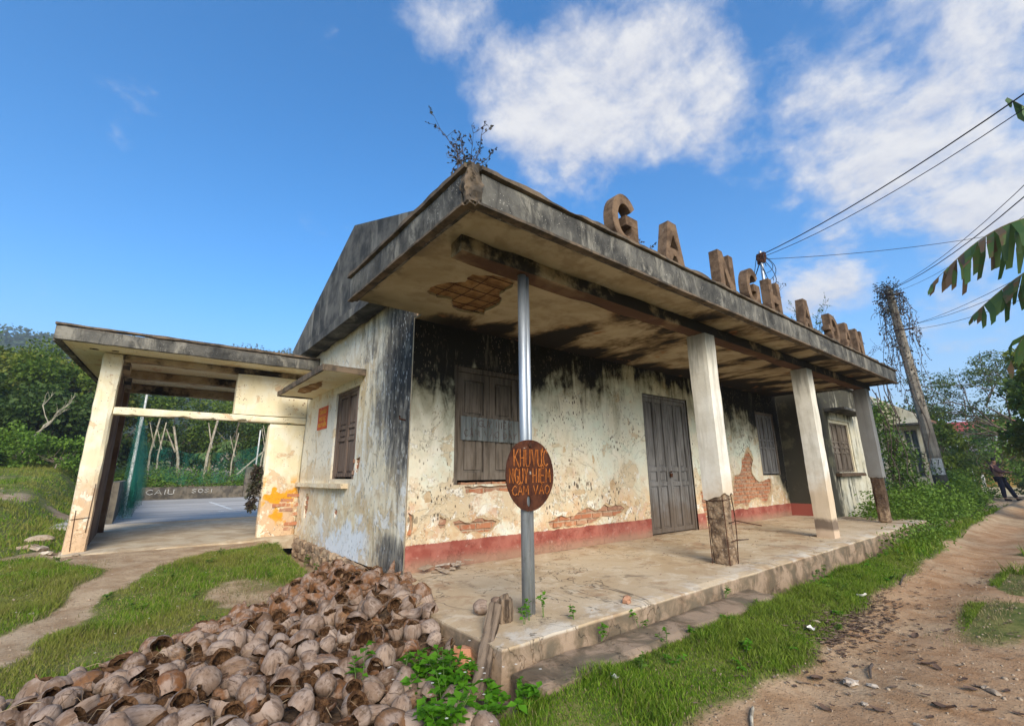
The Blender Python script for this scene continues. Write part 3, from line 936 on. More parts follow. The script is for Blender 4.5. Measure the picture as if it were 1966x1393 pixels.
@material('pole_concrete')
def _(g):
    mid = g.noise(3, 6, .66, off=7); st = g.noise(9, 5, .6, st=(1, 1, .15), off=3)
    col = g.mix(g.ss(.38, .64, mid), (.20, .175, .14), (.36, .32, .26))
    col = g.mix(g.ss(.52, .68, st) * .6, col, (.11, .098, .085))
    x, y, z = g.sep()
    g.out(g.mix(g.ss(1.15, 1.0, z) * .75, col, (.06, .055, .05)), .93, mid, .5, .01)
@material('skin')
def _(g): g.out((.30, .155, .095), .6)
@material('shirt_maroon')
def _(g):
    n = g.noise(9, 4, .6)
    g.out(g.mix(n, (.060, .026, .028), (.115, .055, .055)), .85, n, .3, .01)
@material('trousers_navy')
def _(g):
    n = g.noise(9, 4, .6)
    g.out(g.mix(n, (.010, .010, .022), (.024, .022, .042)), .85, n, .3, .01)
@material('hair_black')
def _(g): g.out((.008, .007, .007), .7)
@material('shoe_dark')
def _(g): g.out((.02, .015, .013), .6)
# ------------------------------------------------------------------ ground
def ground_h(x, y):
    x = np.asarray(x, float); y = np.asarray(y, float)
    left = nss(0.4, -0.2, x)                      # beside the building
    h = -0.235 + 0 * x
    h = h + left * nss(0.3, 4.1, y) * 0.215       # lawn climbs to the porch
    far = nss(-3.2, -4.6, x) * np.clip(y - 5.0, 0, 60) * 0.098   # meadow on the left
    back = nss(-4.6, -3.2, x) * np.clip(y - 22.8, 0, 60) * 0.09
    h = h + far + back
    h = h + (fbm2(x, y, 0.7, 3) - 0.5) * 0.07 + (fbm2(x, y, 4.0, 5) - 0.5) * 0.03
    h = h + 0.085 * np.exp(-((y + 2.66) / .20) ** 2) * nss(-.9, -.3, x)
    # wheel tracks in the lane
    lane = nss(-2.9, -3.4, y)
    h = h - lane * 0.02 - 0.035 * np.exp(-((y + 3.35) / .28) ** 2) - 0.035 * np.exp(-((y + 4.5) / .3) ** 2)
    # kept under the floors
    under = nss(-0.5, -0.38, x) * nss(-2.5, -2.4, y) * nss(30, 10, x) * nss(8, 6, y)
    h = h * (1 - under) + under * -0.32
    pf = nss(-3.25, -3.0, x) * nss(4.0, 4.2, y) * nss(24.6, 22.5, y) * nss(7, 4, x)
    h = np.where(pf > 0.01, np.minimum(h, -0.012 - 0.06 * pf), h)
    return h
def path_mask(x, y):
    """bare footpath from the lawn's near edge to the porch, 1 = bare"""
    pts = [(-5.2, -2.2), (-3.2, 0.05), (-2.75, 1.0), (-2.38, 2.2), (-1.9, 3.5), (-1.7, 4.6)]
    d = np.full(np.shape(x), 9.0)
    for (a, b), (c, e) in zip(pts[:-1], pts[1:]):
        vx, vy = c - a, e - b; t = np.clip(((x - a) * vx + (y - b) * vy) / (vx * vx + vy * vy), 0, 1)
        d = np.minimum(d, np.hypot(x - a - t * vx, y - b - t * vy))
    d = d + (fbm2(x, y, 1.7, 8) - .5) * .5
    wide = 0.20 + 0.45 * nss(2.6, 4.2, y)
    return nss(wide + .16, wide - .12, d)
def grass_mask(x, y):
    x = np.asarray(x, float); y = np.asarray(y, float)
    n = fbm2(x, y, 1.3, 21); n2 = fbm2(x, y, 5.0, 22, 3)
    lawn = nss(-0.15, -0.35, x) * nss(-2.6, -2.0, y + 0.25 * x * 0)
    lawn = lawn * (1 - path_mask(x, y)) * np.clip(0.42 + 1.0 * n - .55 * nss(.52, .68, fbm2(x, y, .9, 27)), 0, 1)
    apron = nss(3.2, 3.9, y + (n - .5)) * nss(-3.1, -2.7, x) * nss(9, 8.5, y)
    lawn = lawn * (1 - apron)
    # verge between the veranda and the lane, widening with distance
    ed = -3.0 - 0.22 * np.exp(-((x - 0.7) / 1.1) ** 2) + (n - .5) * .55 + 0.03 * np.clip(x - 3, 0, 40)
    verge = nss(-2.38, -2.56, y + (n2 - .5) * .25) * nss(ed - .14, ed + .16, y) * nss(-1.1, -.6, x)
    verge = verge * np.clip(.28 + 1.4 * n, 0, 1)
    mid = np.exp(-((y + 3.82) / .26) ** 2) * nss(.46, .60, n) * nss(1.8, 4.0, x) * 1.1
    rt = nss(-4.9, -5.5, y) * .9
    front = nss(-.5, -1.0, x) * nss(-2.6, -2.9, y) * .55 * nss(.4, .6, n)
    far = nss(30, 34, x)
    return np.clip(np.maximum.reduce([lawn, verge, mid, rt, front, far]), 0, 1)

def axis(lo, hi, a, b, step, grow=1.16):
    mid = np.arange(a, b + 1e-6, step); L = []; p = a; s = step
    while p > lo: s *= grow; p -= s; L.append(p)
    Rr = []; p = mid[-1]; s = step
    while p < hi: s *= grow; p += s; Rr.append(p)
    return np.concatenate([L[::-1], mid, Rr])
gx = axis(-520, 700, -5.0, 9.0, 0.05); gy = axis(-500, 560, -5.0, 6.0, 0.05)
GX, GY = np.meshgrid(gx, gy, indexing='ij')
GZ = ground_h(GX, GY)
idx = np.arange(GX.size).reshape(GX.shape)
gq = np.stack([idx[:-1, :-1], idx[1:, :-1], idx[1:, 1:], idx[:-1, 1:]], -1).reshape(-1, 4)
gme = mesh('ground', np.stack([GX, GY, GZ], -1).reshape(-1, 3), gq, 'earth', smooth=True)
at = gme.attributes.new('grass', 'FLOAT', 'POINT'); at.data.foreach_set('value', grass_mask(GX, GY).astype(np.float32).ravel())
ground = props(link('ground', gme), kind='structure')

# far wooded hill behind the meadow
hx = np.linspace(-420, 420, 150); hy = np.linspace(110, 420, 70)
HX, HY = np.meshgrid(hx, hy, indexing='ij')
HZ = np.exp(-((HY - 300) / 105) ** 2) * (67.5 + 0.07 * HX + 10 * (fbm2(HX, HY, .008, 4) - .5)) + (fbm2(HX, HY, .05, 7) - .5) * 7 + (fbm2(HX, HY, .3, 9, 3) - .5) * 5 - 2
HZ = HZ * nss(420, 300, np.abs(HX)) - 3 * nss(300, 420, np.abs(HX))
idx = np.arange(HX.size).reshape(HX.shape)
hq = np.stack([idx[:-1, :-1], idx[1:, :-1], idx[1:, 1:], idx[:-1, 1:]], -1).reshape(-1, 4)
props(link('hill', mesh('hill', np.stack([HX, HY, HZ], -1).reshape(-1, 3), hq, 'hill_green', smooth=True)), kind='structure')
rng = np.random.default_rng(77)
n = 5200
px = rng.uniform(-170, 190, n); py = rng.uniform(150, 318, n)
ii = np.clip(((px + 420) / 840 * 149).round().astype(int), 0, 149); jj = np.clip(((py - 110) / 310 * 69).round().astype(int), 0, 69)
cen = np.stack([px, py, HZ[ii, jj] + rng.uniform(0.5, 3.0, n)], -1)
V, F = cloud_leaves(rng, cen, rng.uniform(1.6, 4.4, n), [26] * n, 1.35, asp=.5, up=.6)
props(link('hillside_wood', mesh('hillside_wood', V, F, 'hill_leaf')), 'hazy green woodland covering the far hill', 'woodland', kind='stuff')

# lane: a worn clay strip is part of the ground; veranda floor, step, porch floor and court are floors of their own
mb = MB()
def vf(Q, P):
    e = (fbm(Q * np.array([3.0, 3.0, 3.0]), 31, 3) - .5)
    front = (P[..., 1] < 1e-6)
    Q[..., 1] += np.where(front, e * .04, 0)
    return Q
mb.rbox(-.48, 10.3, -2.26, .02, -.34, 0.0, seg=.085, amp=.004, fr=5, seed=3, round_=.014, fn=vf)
props(mb.build('veranda_floor', 'veranda_cement'), kind='structure')
mb = MB(); mb.rbox(-.44, 2.5, -2.60, -2.27, -.36, -.118, seg=.07, amp=.009, fr=6, seed=8, round_=.02, fn=vf)
props(mb.build('veranda_step', 'veranda_cement'), kind='structure')
mb = MB(); mb.rbox(-2.97, .3, 4.02, 8.5, -.2, .004, seg=.16, amp=.008, fr=4, seed=5, round_=.03)
props(mb.build('porch_floor', 'porch_floor'), kind='structure')
mb = MB(); mb.box(-4.4, 6.5, 8.52, 21.6, -.3, .03)
court = props(mb.build('court_slab', 'court_cement'), kind='structure')
mb = MB(); mb.box(.03, .13, 12.0, 17.5, .03, .034); mb.box(-.35, .45, 11.2, 11.32, .03, .034)
mb.build('painted_line', 'white_paint', court)

# ------------------------------------------------------------------ grass, counted by nobody
def blades(name, n, xr, yr, hmin, hmax, width, seed, mat, mask=grass_mask, thr=.38, simple=False, label='', cap=None):
    rng = np.random.default_rng(seed)
    x = rng.uniform(*xr, n); y = rng.uniform(*yr, n)
    mk = mask(x, y); keep = rng.random(n) < nss(thr, thr + .5, mk)
    x, y, mk = x[keep], y[keep], mk[keep]
    z = ground_h(x, y) - .004; k = len(x)
    if k == 0: return
    tuft = fbm2(x, y, 3.0, 44, 3)
    h = rng.uniform(hmin, hmax, k) * (0.25 + 3.0 * tuft ** 2.2) * (.5 + .5 * mk)
    a = rng.uniform(0, 2 * math.pi, k); ln = rng.uniform(.15, .9, k) * h
    w = width * rng.uniform(.6, 1.3, k)
    sx, sy = np.cos(a), np.sin(a); b = rng.uniform(0, 2 * math.pi, k); lx, ly = np.cos(b) * ln, np.sin(b) * ln
    P = lambda dx, dy, dz: np.stack([x + dx, y + dy, z + dz], -1)
    v0, v1 = P(-sx * w, -sy * w, 0), P(sx * w, sy * w, 0)
    tip = P(lx, ly, h)
    if simple:
        V = np.stack([v0, v1, tip], 1).reshape(-1, 3); F = np.arange(3 * k).reshape(-1, 3)
    else:
        m0, m1 = P(-sx * w * .8 + lx * .3, -sy * w * .8 + ly * .3, h * .6), P(sx * w * .8 + lx * .3, sy * w * .8 + ly * .3, h * .6)
        V = np.stack([v0, v1, m1, m0, tip], 1).reshape(-1, 3); i = np.arange(k)[:, None] * 5
        F = np.concatenate([i + np.array([0, 1, 2]), i + np.array([0, 2, 3]), i + np.array([3, 2, 4])], 1).reshape(-1, 3)
    props(link(name, mesh(name, V, F, mat)), label, 'grass', kind='stuff')
blades('lawn_grass', 170000, (-4.2, -.25), (-2.4, 4.4), .018, .062, .0028, 1, 'grass_blade', label='short green lawn grass beside the dirt footpath')
blades('verge_grass', 160000, (-.9, 6.0), (-3.7, -2.4), .018, .062, .0026, 2, 'grass_blade', label='green grass verge between the veranda step and the clay lane')
blades('dry_verge_grass', 16000, (-.9, 6.0), (-3.9, -2.4), .015, .05, .0024, 3, 'dry_grass', thr=.02, label='withered grass along the lane edge')
blades('far_verge_grass', 70000, (6.0, 30.0), (-4.4, -1.2), .05, .16, .010, 4, 'grass_blade', simple=True, label='grass growing along the far lane')
blades('meadow_grass', 130000, (-16.0, -3.0), (3.5, 26.0), .04, .12, .011, 5, 'grass_blade', simple=True, label='rough meadow grass below the wooded slope')
blades('dry_lawn_grass', 40000, (-4.2, -.25), (-2.4, 4.4), .012, .05, .0024, 9, 'dry_grass', thr=.05, label='withered grass mixed into the lawn')
blades('near_lawn_grass', 60000, (-7.0, -2.3), (-2.6, 4.4), .018, .062, .0032, 6, 'grass_blade', simple=True, label='lawn grass left of the footpath')
# ------------------------------------------------------------------ station building
st = empty('station_building', (4.8, 0, 0), 'derelict plastered railway station with mould-black walls and deep concrete canopy', 'building')
BRICK = None
def brick_mesh():
    mb = MB(); mb.rbox(-.105, .105, -.05, .05, -.0325, .0325, seg=.07, amp=.006, fr=30, seed=4, round_=.006)
    return mesh('brick', mb.v, mb.f, 'brick')
BRICK = brick_mesh()
brng = random.Random(12)
def bricks(poly, parent, fmap, rotz=0.0, grow=.03, depth=.066):
    us = [p[0] for p in poly]; ws = [p[1] for p in poly]
    row = 0; w = math.floor(min(ws) / .078) * .078
    while w < max(ws) + .04:
        u = math.floor(min(us) / .222) * .222 + (.111 if int(round(w / .078)) % 2 else 0) - .222
        while u < max(us) + .12:
            hit = False
            for du in (-.08, 0, .08):
                for dw in (-.02, 0, .02):
                    if pip(np.array([u + du]), np.array([w + dw]), poly)[0]: hit = True
            if hit:
                p = fmap(u, w, depth + brng.uniform(-.007, .007))
                o = link('brick', BRICK, parent, p, Euler((brng.uniform(-.03, .03), brng.uniform(-.02, .02), rotz + brng.uniform(-.03, .03))), (brng.uniform(.95, 1.0), 1, brng.uniform(.92, 1.04)))
            u += .222
        w += .078
fm = lambda u, w, d: (u, d, w)           # front wall: depth goes into +Y
W1 = (.56, 1.60, .86, 2.262); DR = (4.257, 5.647, -.015, 2.30); W2 = (8.46, 9.42, .90, 2.31)
rect = lambda a, b, c, d: [(a, c), (b, c), (b, d), (a, d)]
patches = [
    rough([(.40, .53), (.485, .50), (.47, .42), (.42, .40), (.375, .45)], .2, 2, 1),
    rough([(.57, .465), (.74, .44), (.88, .475), (1.03, .455), (1.18, .425), (1.07, .325), (.88, .335), (.72, .33), (.63, .40)], .18, 3, 2),
    rough([(2.02, .37), (2.22, .42), (2.5, .405), (2.72, .49), (3.1, .52), (3.45, .505), (3.61, .45), (3.45, .385), (3.05, .37), (2.78, .295), (2.3, .29), (2.05, .295)], .16, 3, 3),
    rough([(.71, .845), (1.0, .838), (1.3, .842), (1.57, .84), (1.50, .775), (1.15, .79), (.9, .755), (.73, .77)], .10, 3, 4),
    rough([(7.05, .30), (7.02, .45), (7.1, .7), (7.2, .90), (7.5, 1.02), (7.72, 1.3), (7.95, 1.38), (8.08, 1.22), (7.95, 1.02), (8.15, .80), (8.5, .80), (8.82, .79), (8.75, .55), (8.4, .32), (7.6, .29)], .16, 3, 5),
    rough([(5.80, .62), (5.98, .60), (6.10, .4), (6.05, .1), (5.92, .08), (5.86, .35)], .16, 3, 6),
    rough([(.012, .60), (.07, .56), (.075, .42), (.05, .34), (.012, .37)], .12, 2, 7),
]
outer = rough(rect(0, 9.68, -.01, 2.76), 0, 0)
core = sheet(rect(0.001, 9.68, -.01, 2.75), [rect(*W1), rect(*DR), rect(*W2)], lambda u, w, d: (u, .034 + d, w), .2).build('front_wall', 'mortar', st)
fix_normals(core)
def grown(poly, k, seed):
    cx = sum(p[0] for p in poly) / len(poly); cz = sum(p[1] for p in poly) / len(poly); rd = random.Random(seed)
    ph = [rd.uniform(0, 6.28) for _ in range(3)]
    out = []
    for u, w in poly:
        t = math.atan2(w - cz, u - cx); kk = k + .5 * (k - 1) * (math.sin(3 * t + ph[0]) + math.sin(7 * t + ph[1]) * .6)
        out.append((cx + (u - cx) * max(1.02, kk), max(.012, cz + (w - cz) * max(1.03, kk * 1.05))))
    return out
uc = sheet(rect(.001, 9.679, -.009, 2.755), [rect(*W1), rect(*DR), rect(*W2)] + patches, lambda u, w, d: (u, .007 + d, w), .027, [.12, .12, .12] + [.027] * len(patches)).build('undercoat', 'undercoat', core); fix_normals(uc)
peel = [grown(patches[0], 1.25, 1), grown(patches[1], 1.16, 2), grown(patches[2], 1.10, 3), patches[3], grown(patches[4], 1.08, 5), grown(patches[5], 1.12, 6), patches[6]]
for k, (cu, cv, ru, rv) in enumerate([(1.92, .66, .10, .05), (2.62, .72, .16, .05), (3.35, .80, .07, .09), (.24, .74, .06, .08), (3.92, .52, .08, .06), (6.62, .62, .10, .12), (6.45, 1.42, .05, .06), (2.35, 1.30, .035, .05), (2.95, 1.18, .03, .07), (.30, .36, .05, .035), (1.60, .52, .07, .03), (9.1, .62, .10, .07)]):
    peel.append(blobpoly(cu, cv, ru, rv, 9, 900 + k, .25))
pl = sheet(outer, [rect(*W1), rect(*DR), rect(*W2)] + peel, fm, .0068, [.13, .13, .13] + [.0068] * len(peel), grid=.35).build('plaster_coat', 'plaster_front', core)
fix_normals(pl)
for p in patches: bricks(p, core, fm)
# side wall
fs = lambda u, w, d: (d, u, w)
SW = (1.62, 2.62, .93, 2.22)
spatch = [rough([(3.62, .62), (3.72, .70), (3.86, .62), (3.88, .45), (3.84, .30), (3.70, .32), (3.64, .48)], .2, 2, 11),
          rough([(2.18, .50), (2.26, .53), (2.34, .46), (2.28, .40), (2.2, .42)], .2, 2, 12),
          rough([(1.60 - .16, 1.22), (1.595, 1.20), (1.59, 1.02), (1.52, 1.0), (1.46, 1.1)], .12, 2, 13)]
sc = sheet(rect(.036, 5.12, -.06, 3.3), [rect(*SW)], lambda u, w, d: (.034 + d, u, w), .2).build('side_wall', 'mortar', st); fix_normals(sc)
sp = sheet(rect(.0345, 5.12, -.06, 3.3), [rect(*SW)] + spatch, fs, .034, [.14] + [.034] * len(spatch), grid=.35).build('plaster_coat', 'plaster_side', sc); fix_normals(sp)
for p in spatch: bricks(p, sc, fs, R(90))
mb = MB(); mb.box(.25, 9.6, .24, .30, 0, 2.7); mb.box(.24, .30, .31, 5.1, 0, 2.7)
mb.build('interior_dark_sheet', 'dark_inside', st)  # near-black sheets behind the openings, painting the dark of the unlit rooms
mb = MB(); mb.box(.02, 9.66, 4.9, 5.1, -.1, 3.25); mb.box(9.45, 9.66, .25, 4.89, -.1, 3.25); mb.build('back_wall', 'plaster_side', st)
# stone plinth below the side wall
pth = MB(); pth.rbox(-.10, .02, -.02, 1.15, -.40, -.062, seg=.07, amp=.012, fr=7, seed=31, round_=.03)
pth.rbox(-.06, .02, 1.15, 4.2, -.40, -.064, seg=.07, amp=.02, fr=7, seed=32, round_=.04)
plinth = pth.build('plinth', 'plinth_stone', st)
srng = random.Random(3)
sme = []
for k in range(4):
    mb = MB(); mb.rbox(-.07, .07, -.04, .04, -.05, .05, seg=.045, amp=.03, fr=11, seed=60 + k, round_=.02); sme.append(mesh('stone', mb.v, mb.f, 'plinth_stone'))
y = 1.2
while y < 4.1:
    for zz in (-.11, -.20, -.29):
        link('stone', srng.choice(sme), plinth, (-.06 + srng.uniform(-.02, .02), y + srng.uniform(-.03, .03), zz + .06 * (y / 4)), Euler((srng.uniform(-.2, .2), srng.uniform(-.2, .2), R(90) + srng.uniform(-.2, .2))), (srng.uniform(.8, 1.15),) * 3)
    y += .145
# gable end, ledge and roof
gp = [(-.12, 3.26), (5.2, 3.26), (5.2, 3.46), (1.95, 4.80), (-.12, 4.02)]
gm_ = sheet(gp, [], lambda u, w, d: (-.15 + d, u, w), .16, grid=.4).build('gable_wall', 'gable_concrete', st); fix_normals(gm_)
mb = MB(); mb.rbox(-.29, .0, -.16, 5.26, 3.09, 3.255, seg=.12, amp=.008, seed=41, round_=.02); mb.build('gable_ledge', 'gable_concrete', st)
mb = MB()
for (a, b), (c, e) in (((5.30, 3.44), (1.95, 4.82)), ((1.95, 4.82), (-.2, 4.01))):
    mb.add([(.02, a, b - .12), (.02, c, e - .12), (12.6, c, e), (12.6, a, b), (.02, a, b - .06), (.02, c, e - .06), (12.6, c, e + .06), (12.6, a, b + .06)],
           [(0, 1, 2, 3), (4, 7, 6, 5), (0, 4, 5, 1), (1, 5, 6, 2), (2, 6, 7, 3), (3, 7, 4, 0)])
mb.build('roof', 'roof_tile', st)
mb = MB(); mb.box(.02, 9.66, .03, .25, 2.96, 3.99); mb.build('upper_wall', 'gable_concrete', st)

# ---- canopy
CX0, CX1, CY0, CY1 = -.836, 9.575, -2.404, -.19
zS, zB, zT = 2.735, 2.695, 2.985
hole = rough([(-.28, -.80), (-.23, -1.1), (-.10, -1.22), (-.14, -1.40), (.02, -1.50), (.20, -1.52), (.33, -1.40), (.34, -1.2), (.46, -1.05), (.52, -.80), (.56, -.58), (.34, -.52), (.15, -.58), (.05, -.74), (-.12, -.72)], .16, 3, 21)
sof = sheet([(CX0 + .09, CY0 + .09), (CX1 - .09, CY0 + .09), (CX1 - .09, .0), (0, .0), (0, CY1 + .02), (CX0 + .09, CY1 + .02)], [hole], lambda u, w, d: (u, w, zS + d), .02, [.028], grid=.3)
can = MB(); can.box(CX0 + .1, CX1 - .1, CY0 + .1, CY1 - .02, zS + .03, 2.93); can.box(.04, CX1 - .1, CY1 - .02, -.002, zS + .03, 2.929)
canopy = can.build('canopy', 'exposed_slab', st)
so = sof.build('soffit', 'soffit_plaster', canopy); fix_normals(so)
for i, yy in enumerate((-1.45, -1.28, -1.10, -.92, -.72, -.6)):
    mb = MB(); mb.tube([(-.26 + .1 * (i > 3), yy, zS + .012), (.1, yy + .01, zS + .008), (.5, yy + .02, zS + .013)], .0045, 6); mb.build('rebar', 'rebar_rust', canopy)
for i, xx in enumerate((-.15, .05, .24, .42)):
    mb = MB(); mb.tube([(xx, -1.5 + .12 * i, zS + .019), (xx + .02, -1.0, zS + .016), (xx + .01, -.56, zS + .019)], .0038, 6); mb.build('rebar', 'rebar_rust', canopy)
def chip(Q, P):
    top = P[..., 2] > 1 - 1e-6
    Q[..., 2] -= np.where(top, np.clip(fbm(Q * 5.0, 71, 3) - .5, 0, 1) * .09, 0)
    return Q
mb = MB(); mb.rbox(CX0 + .10, CX1, CY0, CY0 + .09, zB, zT - .05, seg=.09, amp=.004, seed=51, round_=.006); f1 = mb.build('fascia', 'fascia_concrete', canopy)
mb = MB(); mb.rbox(CX0, CX0 + .09, CY0 + .10, CY1, zB, zT - .05, seg=.09, amp=.004, seed=52, round_=.006); f2 = mb.build('fascia', 'fascia_concrete', canopy)
mb = MB(); mb.rbox(CX1 - .09, CX1 - .002, CY0 + .092, -.92, zB, zT - .05, seg=.12, amp=.004, seed=53, round_=.006); mb.build('fascia', 'fascia_concrete', canopy)
mb = MB(); mb.rbox(CX0 + .08, CX1 + .02, CY0 - .03, CY0 + .10, zT - .048, zT, seg=.06, amp=.006, seed=54, round_=.012, fn=chip); mb.build('coping', 'coping_concrete', canopy)
mb = MB(); mb.rbox(CX0 - .03, CX0 + .078, CY0 + .02, CY1 + .02, zT - .048, zT, seg=.06, amp=.006, seed=55, round_=.012, fn=chip); mb.build('coping', 'coping_concrete', canopy)
mb = MB(); mb.rbox(CX0 + .06, CX1 + .004, CY0 - .016, CY0 + .05, zB - .016, zB + .008, seg=.08, amp=.004, seed=56, round_=.004); mb.build('drip_edge', 'coping_concrete', canopy)
mb = MB(); mb.rbox(CX0 - .016, CX0 + .05, CY0 + .06, CY1 + .004, zB - .016, zB + .008, seg=.08, amp=.004, seed=57, round_=.004); mb.build('drip_edge', 'coping_concrete', canopy)
def crumble(Q, P):
    c = np.array([CX0 + .07, CY0 + .07, 0])
    k = (fbm(Q * np.array([22, 22, 12.0]), 81, 3) - .42) * .10
    dd = Q[..., :2] - c[:2]; Q[..., :2] = c[:2] + dd * (1 - np.clip(k, -.02, .06)[..., None] / .07 * .75)
    return Q
mb = MB(); mb.rbox(CX0 - .004, CX0 + .115, CY0 - .004, CY0 + .115, zB - .01, zT + .004, seg=.016, amp=.012, fr=20, seed=58, round_=.02, fn=crumble); mb.build('broken_corner', 'coping_concrete', canopy)
mb = MB(); mb.rbox(-.60, 9.5, -1.95, -1.76, 2.595, zS + .004, seg=.10, amp=.007, fr=6, seed=59, round_=.012); mb.build('beam', 'beam_plaster', canopy)

# ---- pillars: the first was lost and replaced by a steel post
def jag(zc, amp, seed):
    def f(Q, P):
        low = P[..., 2] < 1e-6
        Q[..., 2] += np.where(low, (fbm(Q * 9.0, seed, 3) - .5) * amp * 2, 0)
        return Q
    return f
mb = MB(); mb.rbox(2.80, 3.03, -1.98, -1.74, .70, 2.60, seg=.05, amp=.002, seed=61, round_=.005, fn=jag(.7, .14, 5)); p2 = mb.build('pillar', 'pillar_plaster', st)
mb = MB(); mb.rbox(2.820, 3.008, -1.960, -1.760, -.02, .85, seg=.03, amp=.024, fr=13, seed=62, round_=.03); mb.build('pillar_core', 'broken_concrete', p2)
for i, (xx, yy, bx, by) in enumerate(((2.818, -1.958, 0, 0), (2.818, -1.765, 0, 0), (3.002, -1.958, .015, -.015))):
    mb = MB(); mb.tube([(xx, yy, .0), (xx + bx * .6, yy + by, .3), (xx + bx, yy + by, .5), (xx, yy + .005, .82)], .0055, 6); mb.build('rebar', 'rebar_rust', p2)
for zz, pts in ((.66, [(2.81, -1.77), (2.81, -1.965), (2.99, -1.965)]), (.47, [(2.81, -1.83), (2.81, -1.76)]), (.43, [(2.88, -1.97), (3.02, -1.975)]), (.24, [(2.88, -1.975), (3.03, -1.985)])):
    mb = MB(); mb.tube([(a, b, zz + .01 * i) for i, (a, b) in enumerate(pts)], .005, 6); mb.build('rebar', 'rebar_rust', p2)
mb = MB(); mb.tube([(3.0, -1.97, .45), (3.12, -2.06, .42), (3.26, -2.14, .39)], .006, 6); mb.build('rebar', 'rebar_rust', p2)
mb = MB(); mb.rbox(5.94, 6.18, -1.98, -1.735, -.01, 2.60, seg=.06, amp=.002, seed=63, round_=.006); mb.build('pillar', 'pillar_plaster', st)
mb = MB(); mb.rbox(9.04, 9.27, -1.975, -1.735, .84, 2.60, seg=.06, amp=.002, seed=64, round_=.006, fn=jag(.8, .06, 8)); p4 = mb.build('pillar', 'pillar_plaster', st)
mb = MB(); mb.rbox(9.06, 9.25, -1.95, -1.755, -.02, .95, seg=.05, amp=.015, fr=11, seed=65, round_=.03); mb.build('pillar_core', 'broken_concrete', p4)

# ---- doors and shutters
def boxm(mb, fmap, u0, u1, d0, d1, w0, w1):
    c = [fmap(u, w, d_) for w in (w0, w1) for (u, d_) in ((u0, d0), (u1, d0), (u1, d1), (u0, d1))]
    mb.add(c, [(0, 3, 2, 1), (4, 5, 6, 7), (0, 1, 5, 4), (1, 2, 6, 5), (2, 3, 7, 6), (3, 0, 4, 7)])
def leaf(name, parent, fmap, u0, u1, w0, w1, d, cols, rows, mat, th=.035, sw=.06, rw=.07):
    """framed panel leaf: stiles and rails as one mesh, each panel its own"""
    mb = MB(); H = w1 - w0; Wd = u1 - u0
    nu = cols; cw = (Wd - sw * (nu + 1)) / nu
    for k in range(nu + 1): boxm(mb, fmap, u0 + k * (cw + sw), u0 + k * (cw + sw) + sw, d, d + th, w0, w1)
    tot = sum(rows); avail = H - rw * (len(rows) + 1); z = w0
    spans = []
    for rr in rows:
        for c in range(nu): boxm(mb, fmap, u0 + sw + c * (cw + sw) + .0005, u0 + sw + c * (cw + sw) + cw - .0005, d + .003, d + th - .003, z, z + rw)
        h = avail * rr / tot; spans.append((z + rw, z + rw + h)); z += rw + h
    for c in range(nu): boxm(mb, fmap, u0 + sw + c * (cw + sw) + .0005, u0 + sw + c * (cw + sw) + cw - .0005, d + .003, d + th - .003, z, w1)
    o = mb.build(name, mat, parent); fix_normals(o)
    for (a, b) in spans:
        for c in range(nu):
            p = MB(); ua = u0 + sw + c * (cw + sw); m2 = .028
            boxm(p, fmap, ua + .001, ua + cw - .001, d + .027, d + th - .002, a + .001, b - .001)
            if cw > .09 and b - a > .1: boxm(p, fmap, ua + m2, ua + cw - m2, d + .013, d + .0265, a + m2, b - m2)
            fix_normals(p.build('panel', mat, parent))
    return o
def frame(parent, fmap, r, d0, d1, w=.05, mat='shutter_wood', sill=False):
    u0, u1, a, b = r; mb = MB()
    boxm(mb, fmap, u0 + .002, u0 + w, d0, d1, a, b - .002); boxm(mb, fmap, u1 - w, u1 - .002, d0, d1, a, b - .002)
    boxm(mb, fmap, u0 + w, u1 - w, d0 + .002, d1, b - w - .01, b - .004)
    if sill: boxm(mb, fmap, u0 + w, u1 - w, d0 + .002, d1, a, a + w * .7)
    fix_normals(mb.build('frame', mat, parent))
def part(name, label=None):
    o = bpy.data.objects.new(name, None); COL.objects.link(o); o.parent = st; o.location = -W[st.name]; W[o.name] = Vector((0, 0, 0))
    if label: o['label'] = label
    return o
w1 = part('window', 'boarded shutters with a corrugated tin sheet nailed across')
frame(w1, fm, W1, .012, .10, .055)
leaf('shutter', w1, fm, W1[0] + .06, 1.085, W1[2] + .05, W1[3] - .07, .035, 1, (1.0, .72), 'shutter_wood', sw=.085, rw=.09)
leaf('shutter', w1, fm, 1.093, W1[1] - .06, W1[2] + .05, W1[3] - .07, .040, 1, (1.0, .72), 'shutter_wood', sw=.085, rw=.09)
dw = part('door')
frame(dw, fm, DR, .03, .12, .04, 'door_wood')
leaf('door_leaf', dw, fm, DR[0] + .045, 4.948, .015, DR[3] - .055, .045, 2, (.62, .16, 1.02), 'door_wood', sw=.075, rw=.07)
leaf('door_leaf', dw, fm, 4.956, DR[1] - .045, .012, DR[3] - .055, .045, 2, (.62, .16, 1.02), 'door_wood', sw=.075, rw=.07)
mb = MB(); mb.tube([(4.93, .035, .97), (4.92, .012, .99), (4.97, .008, 1.0), (4.985, .03, .98)], .008, 6); mb.bbox(4.925, 4.98, .0, .03, .90, .965, .006); mb.build('padlock', 'rebar_rust', dw)
w2 = part('window')
frame(w2, fm, W2, .012, .10, .05)
leaf('shutter', w2, fm, W2[0] + .055, 8.94, W2[2] + .03, W2[3] - .06, .035, 2, (1, .25, 1), 'door_wood', sw=.05, rw=.05)
leaf('shutter', w2, fm, 8.947, W2[1] - .055, W2[2] + .03, W2[3] - .06, .035, 2, (1, .25, 1), 'door_wood', sw=.05, rw=.05)
w3 = part('window')
frame(w3, fs, (SW[0] + .14, SW[1], SW[2], SW[3]), .03, .11, .04, 'side_shutter_wood')
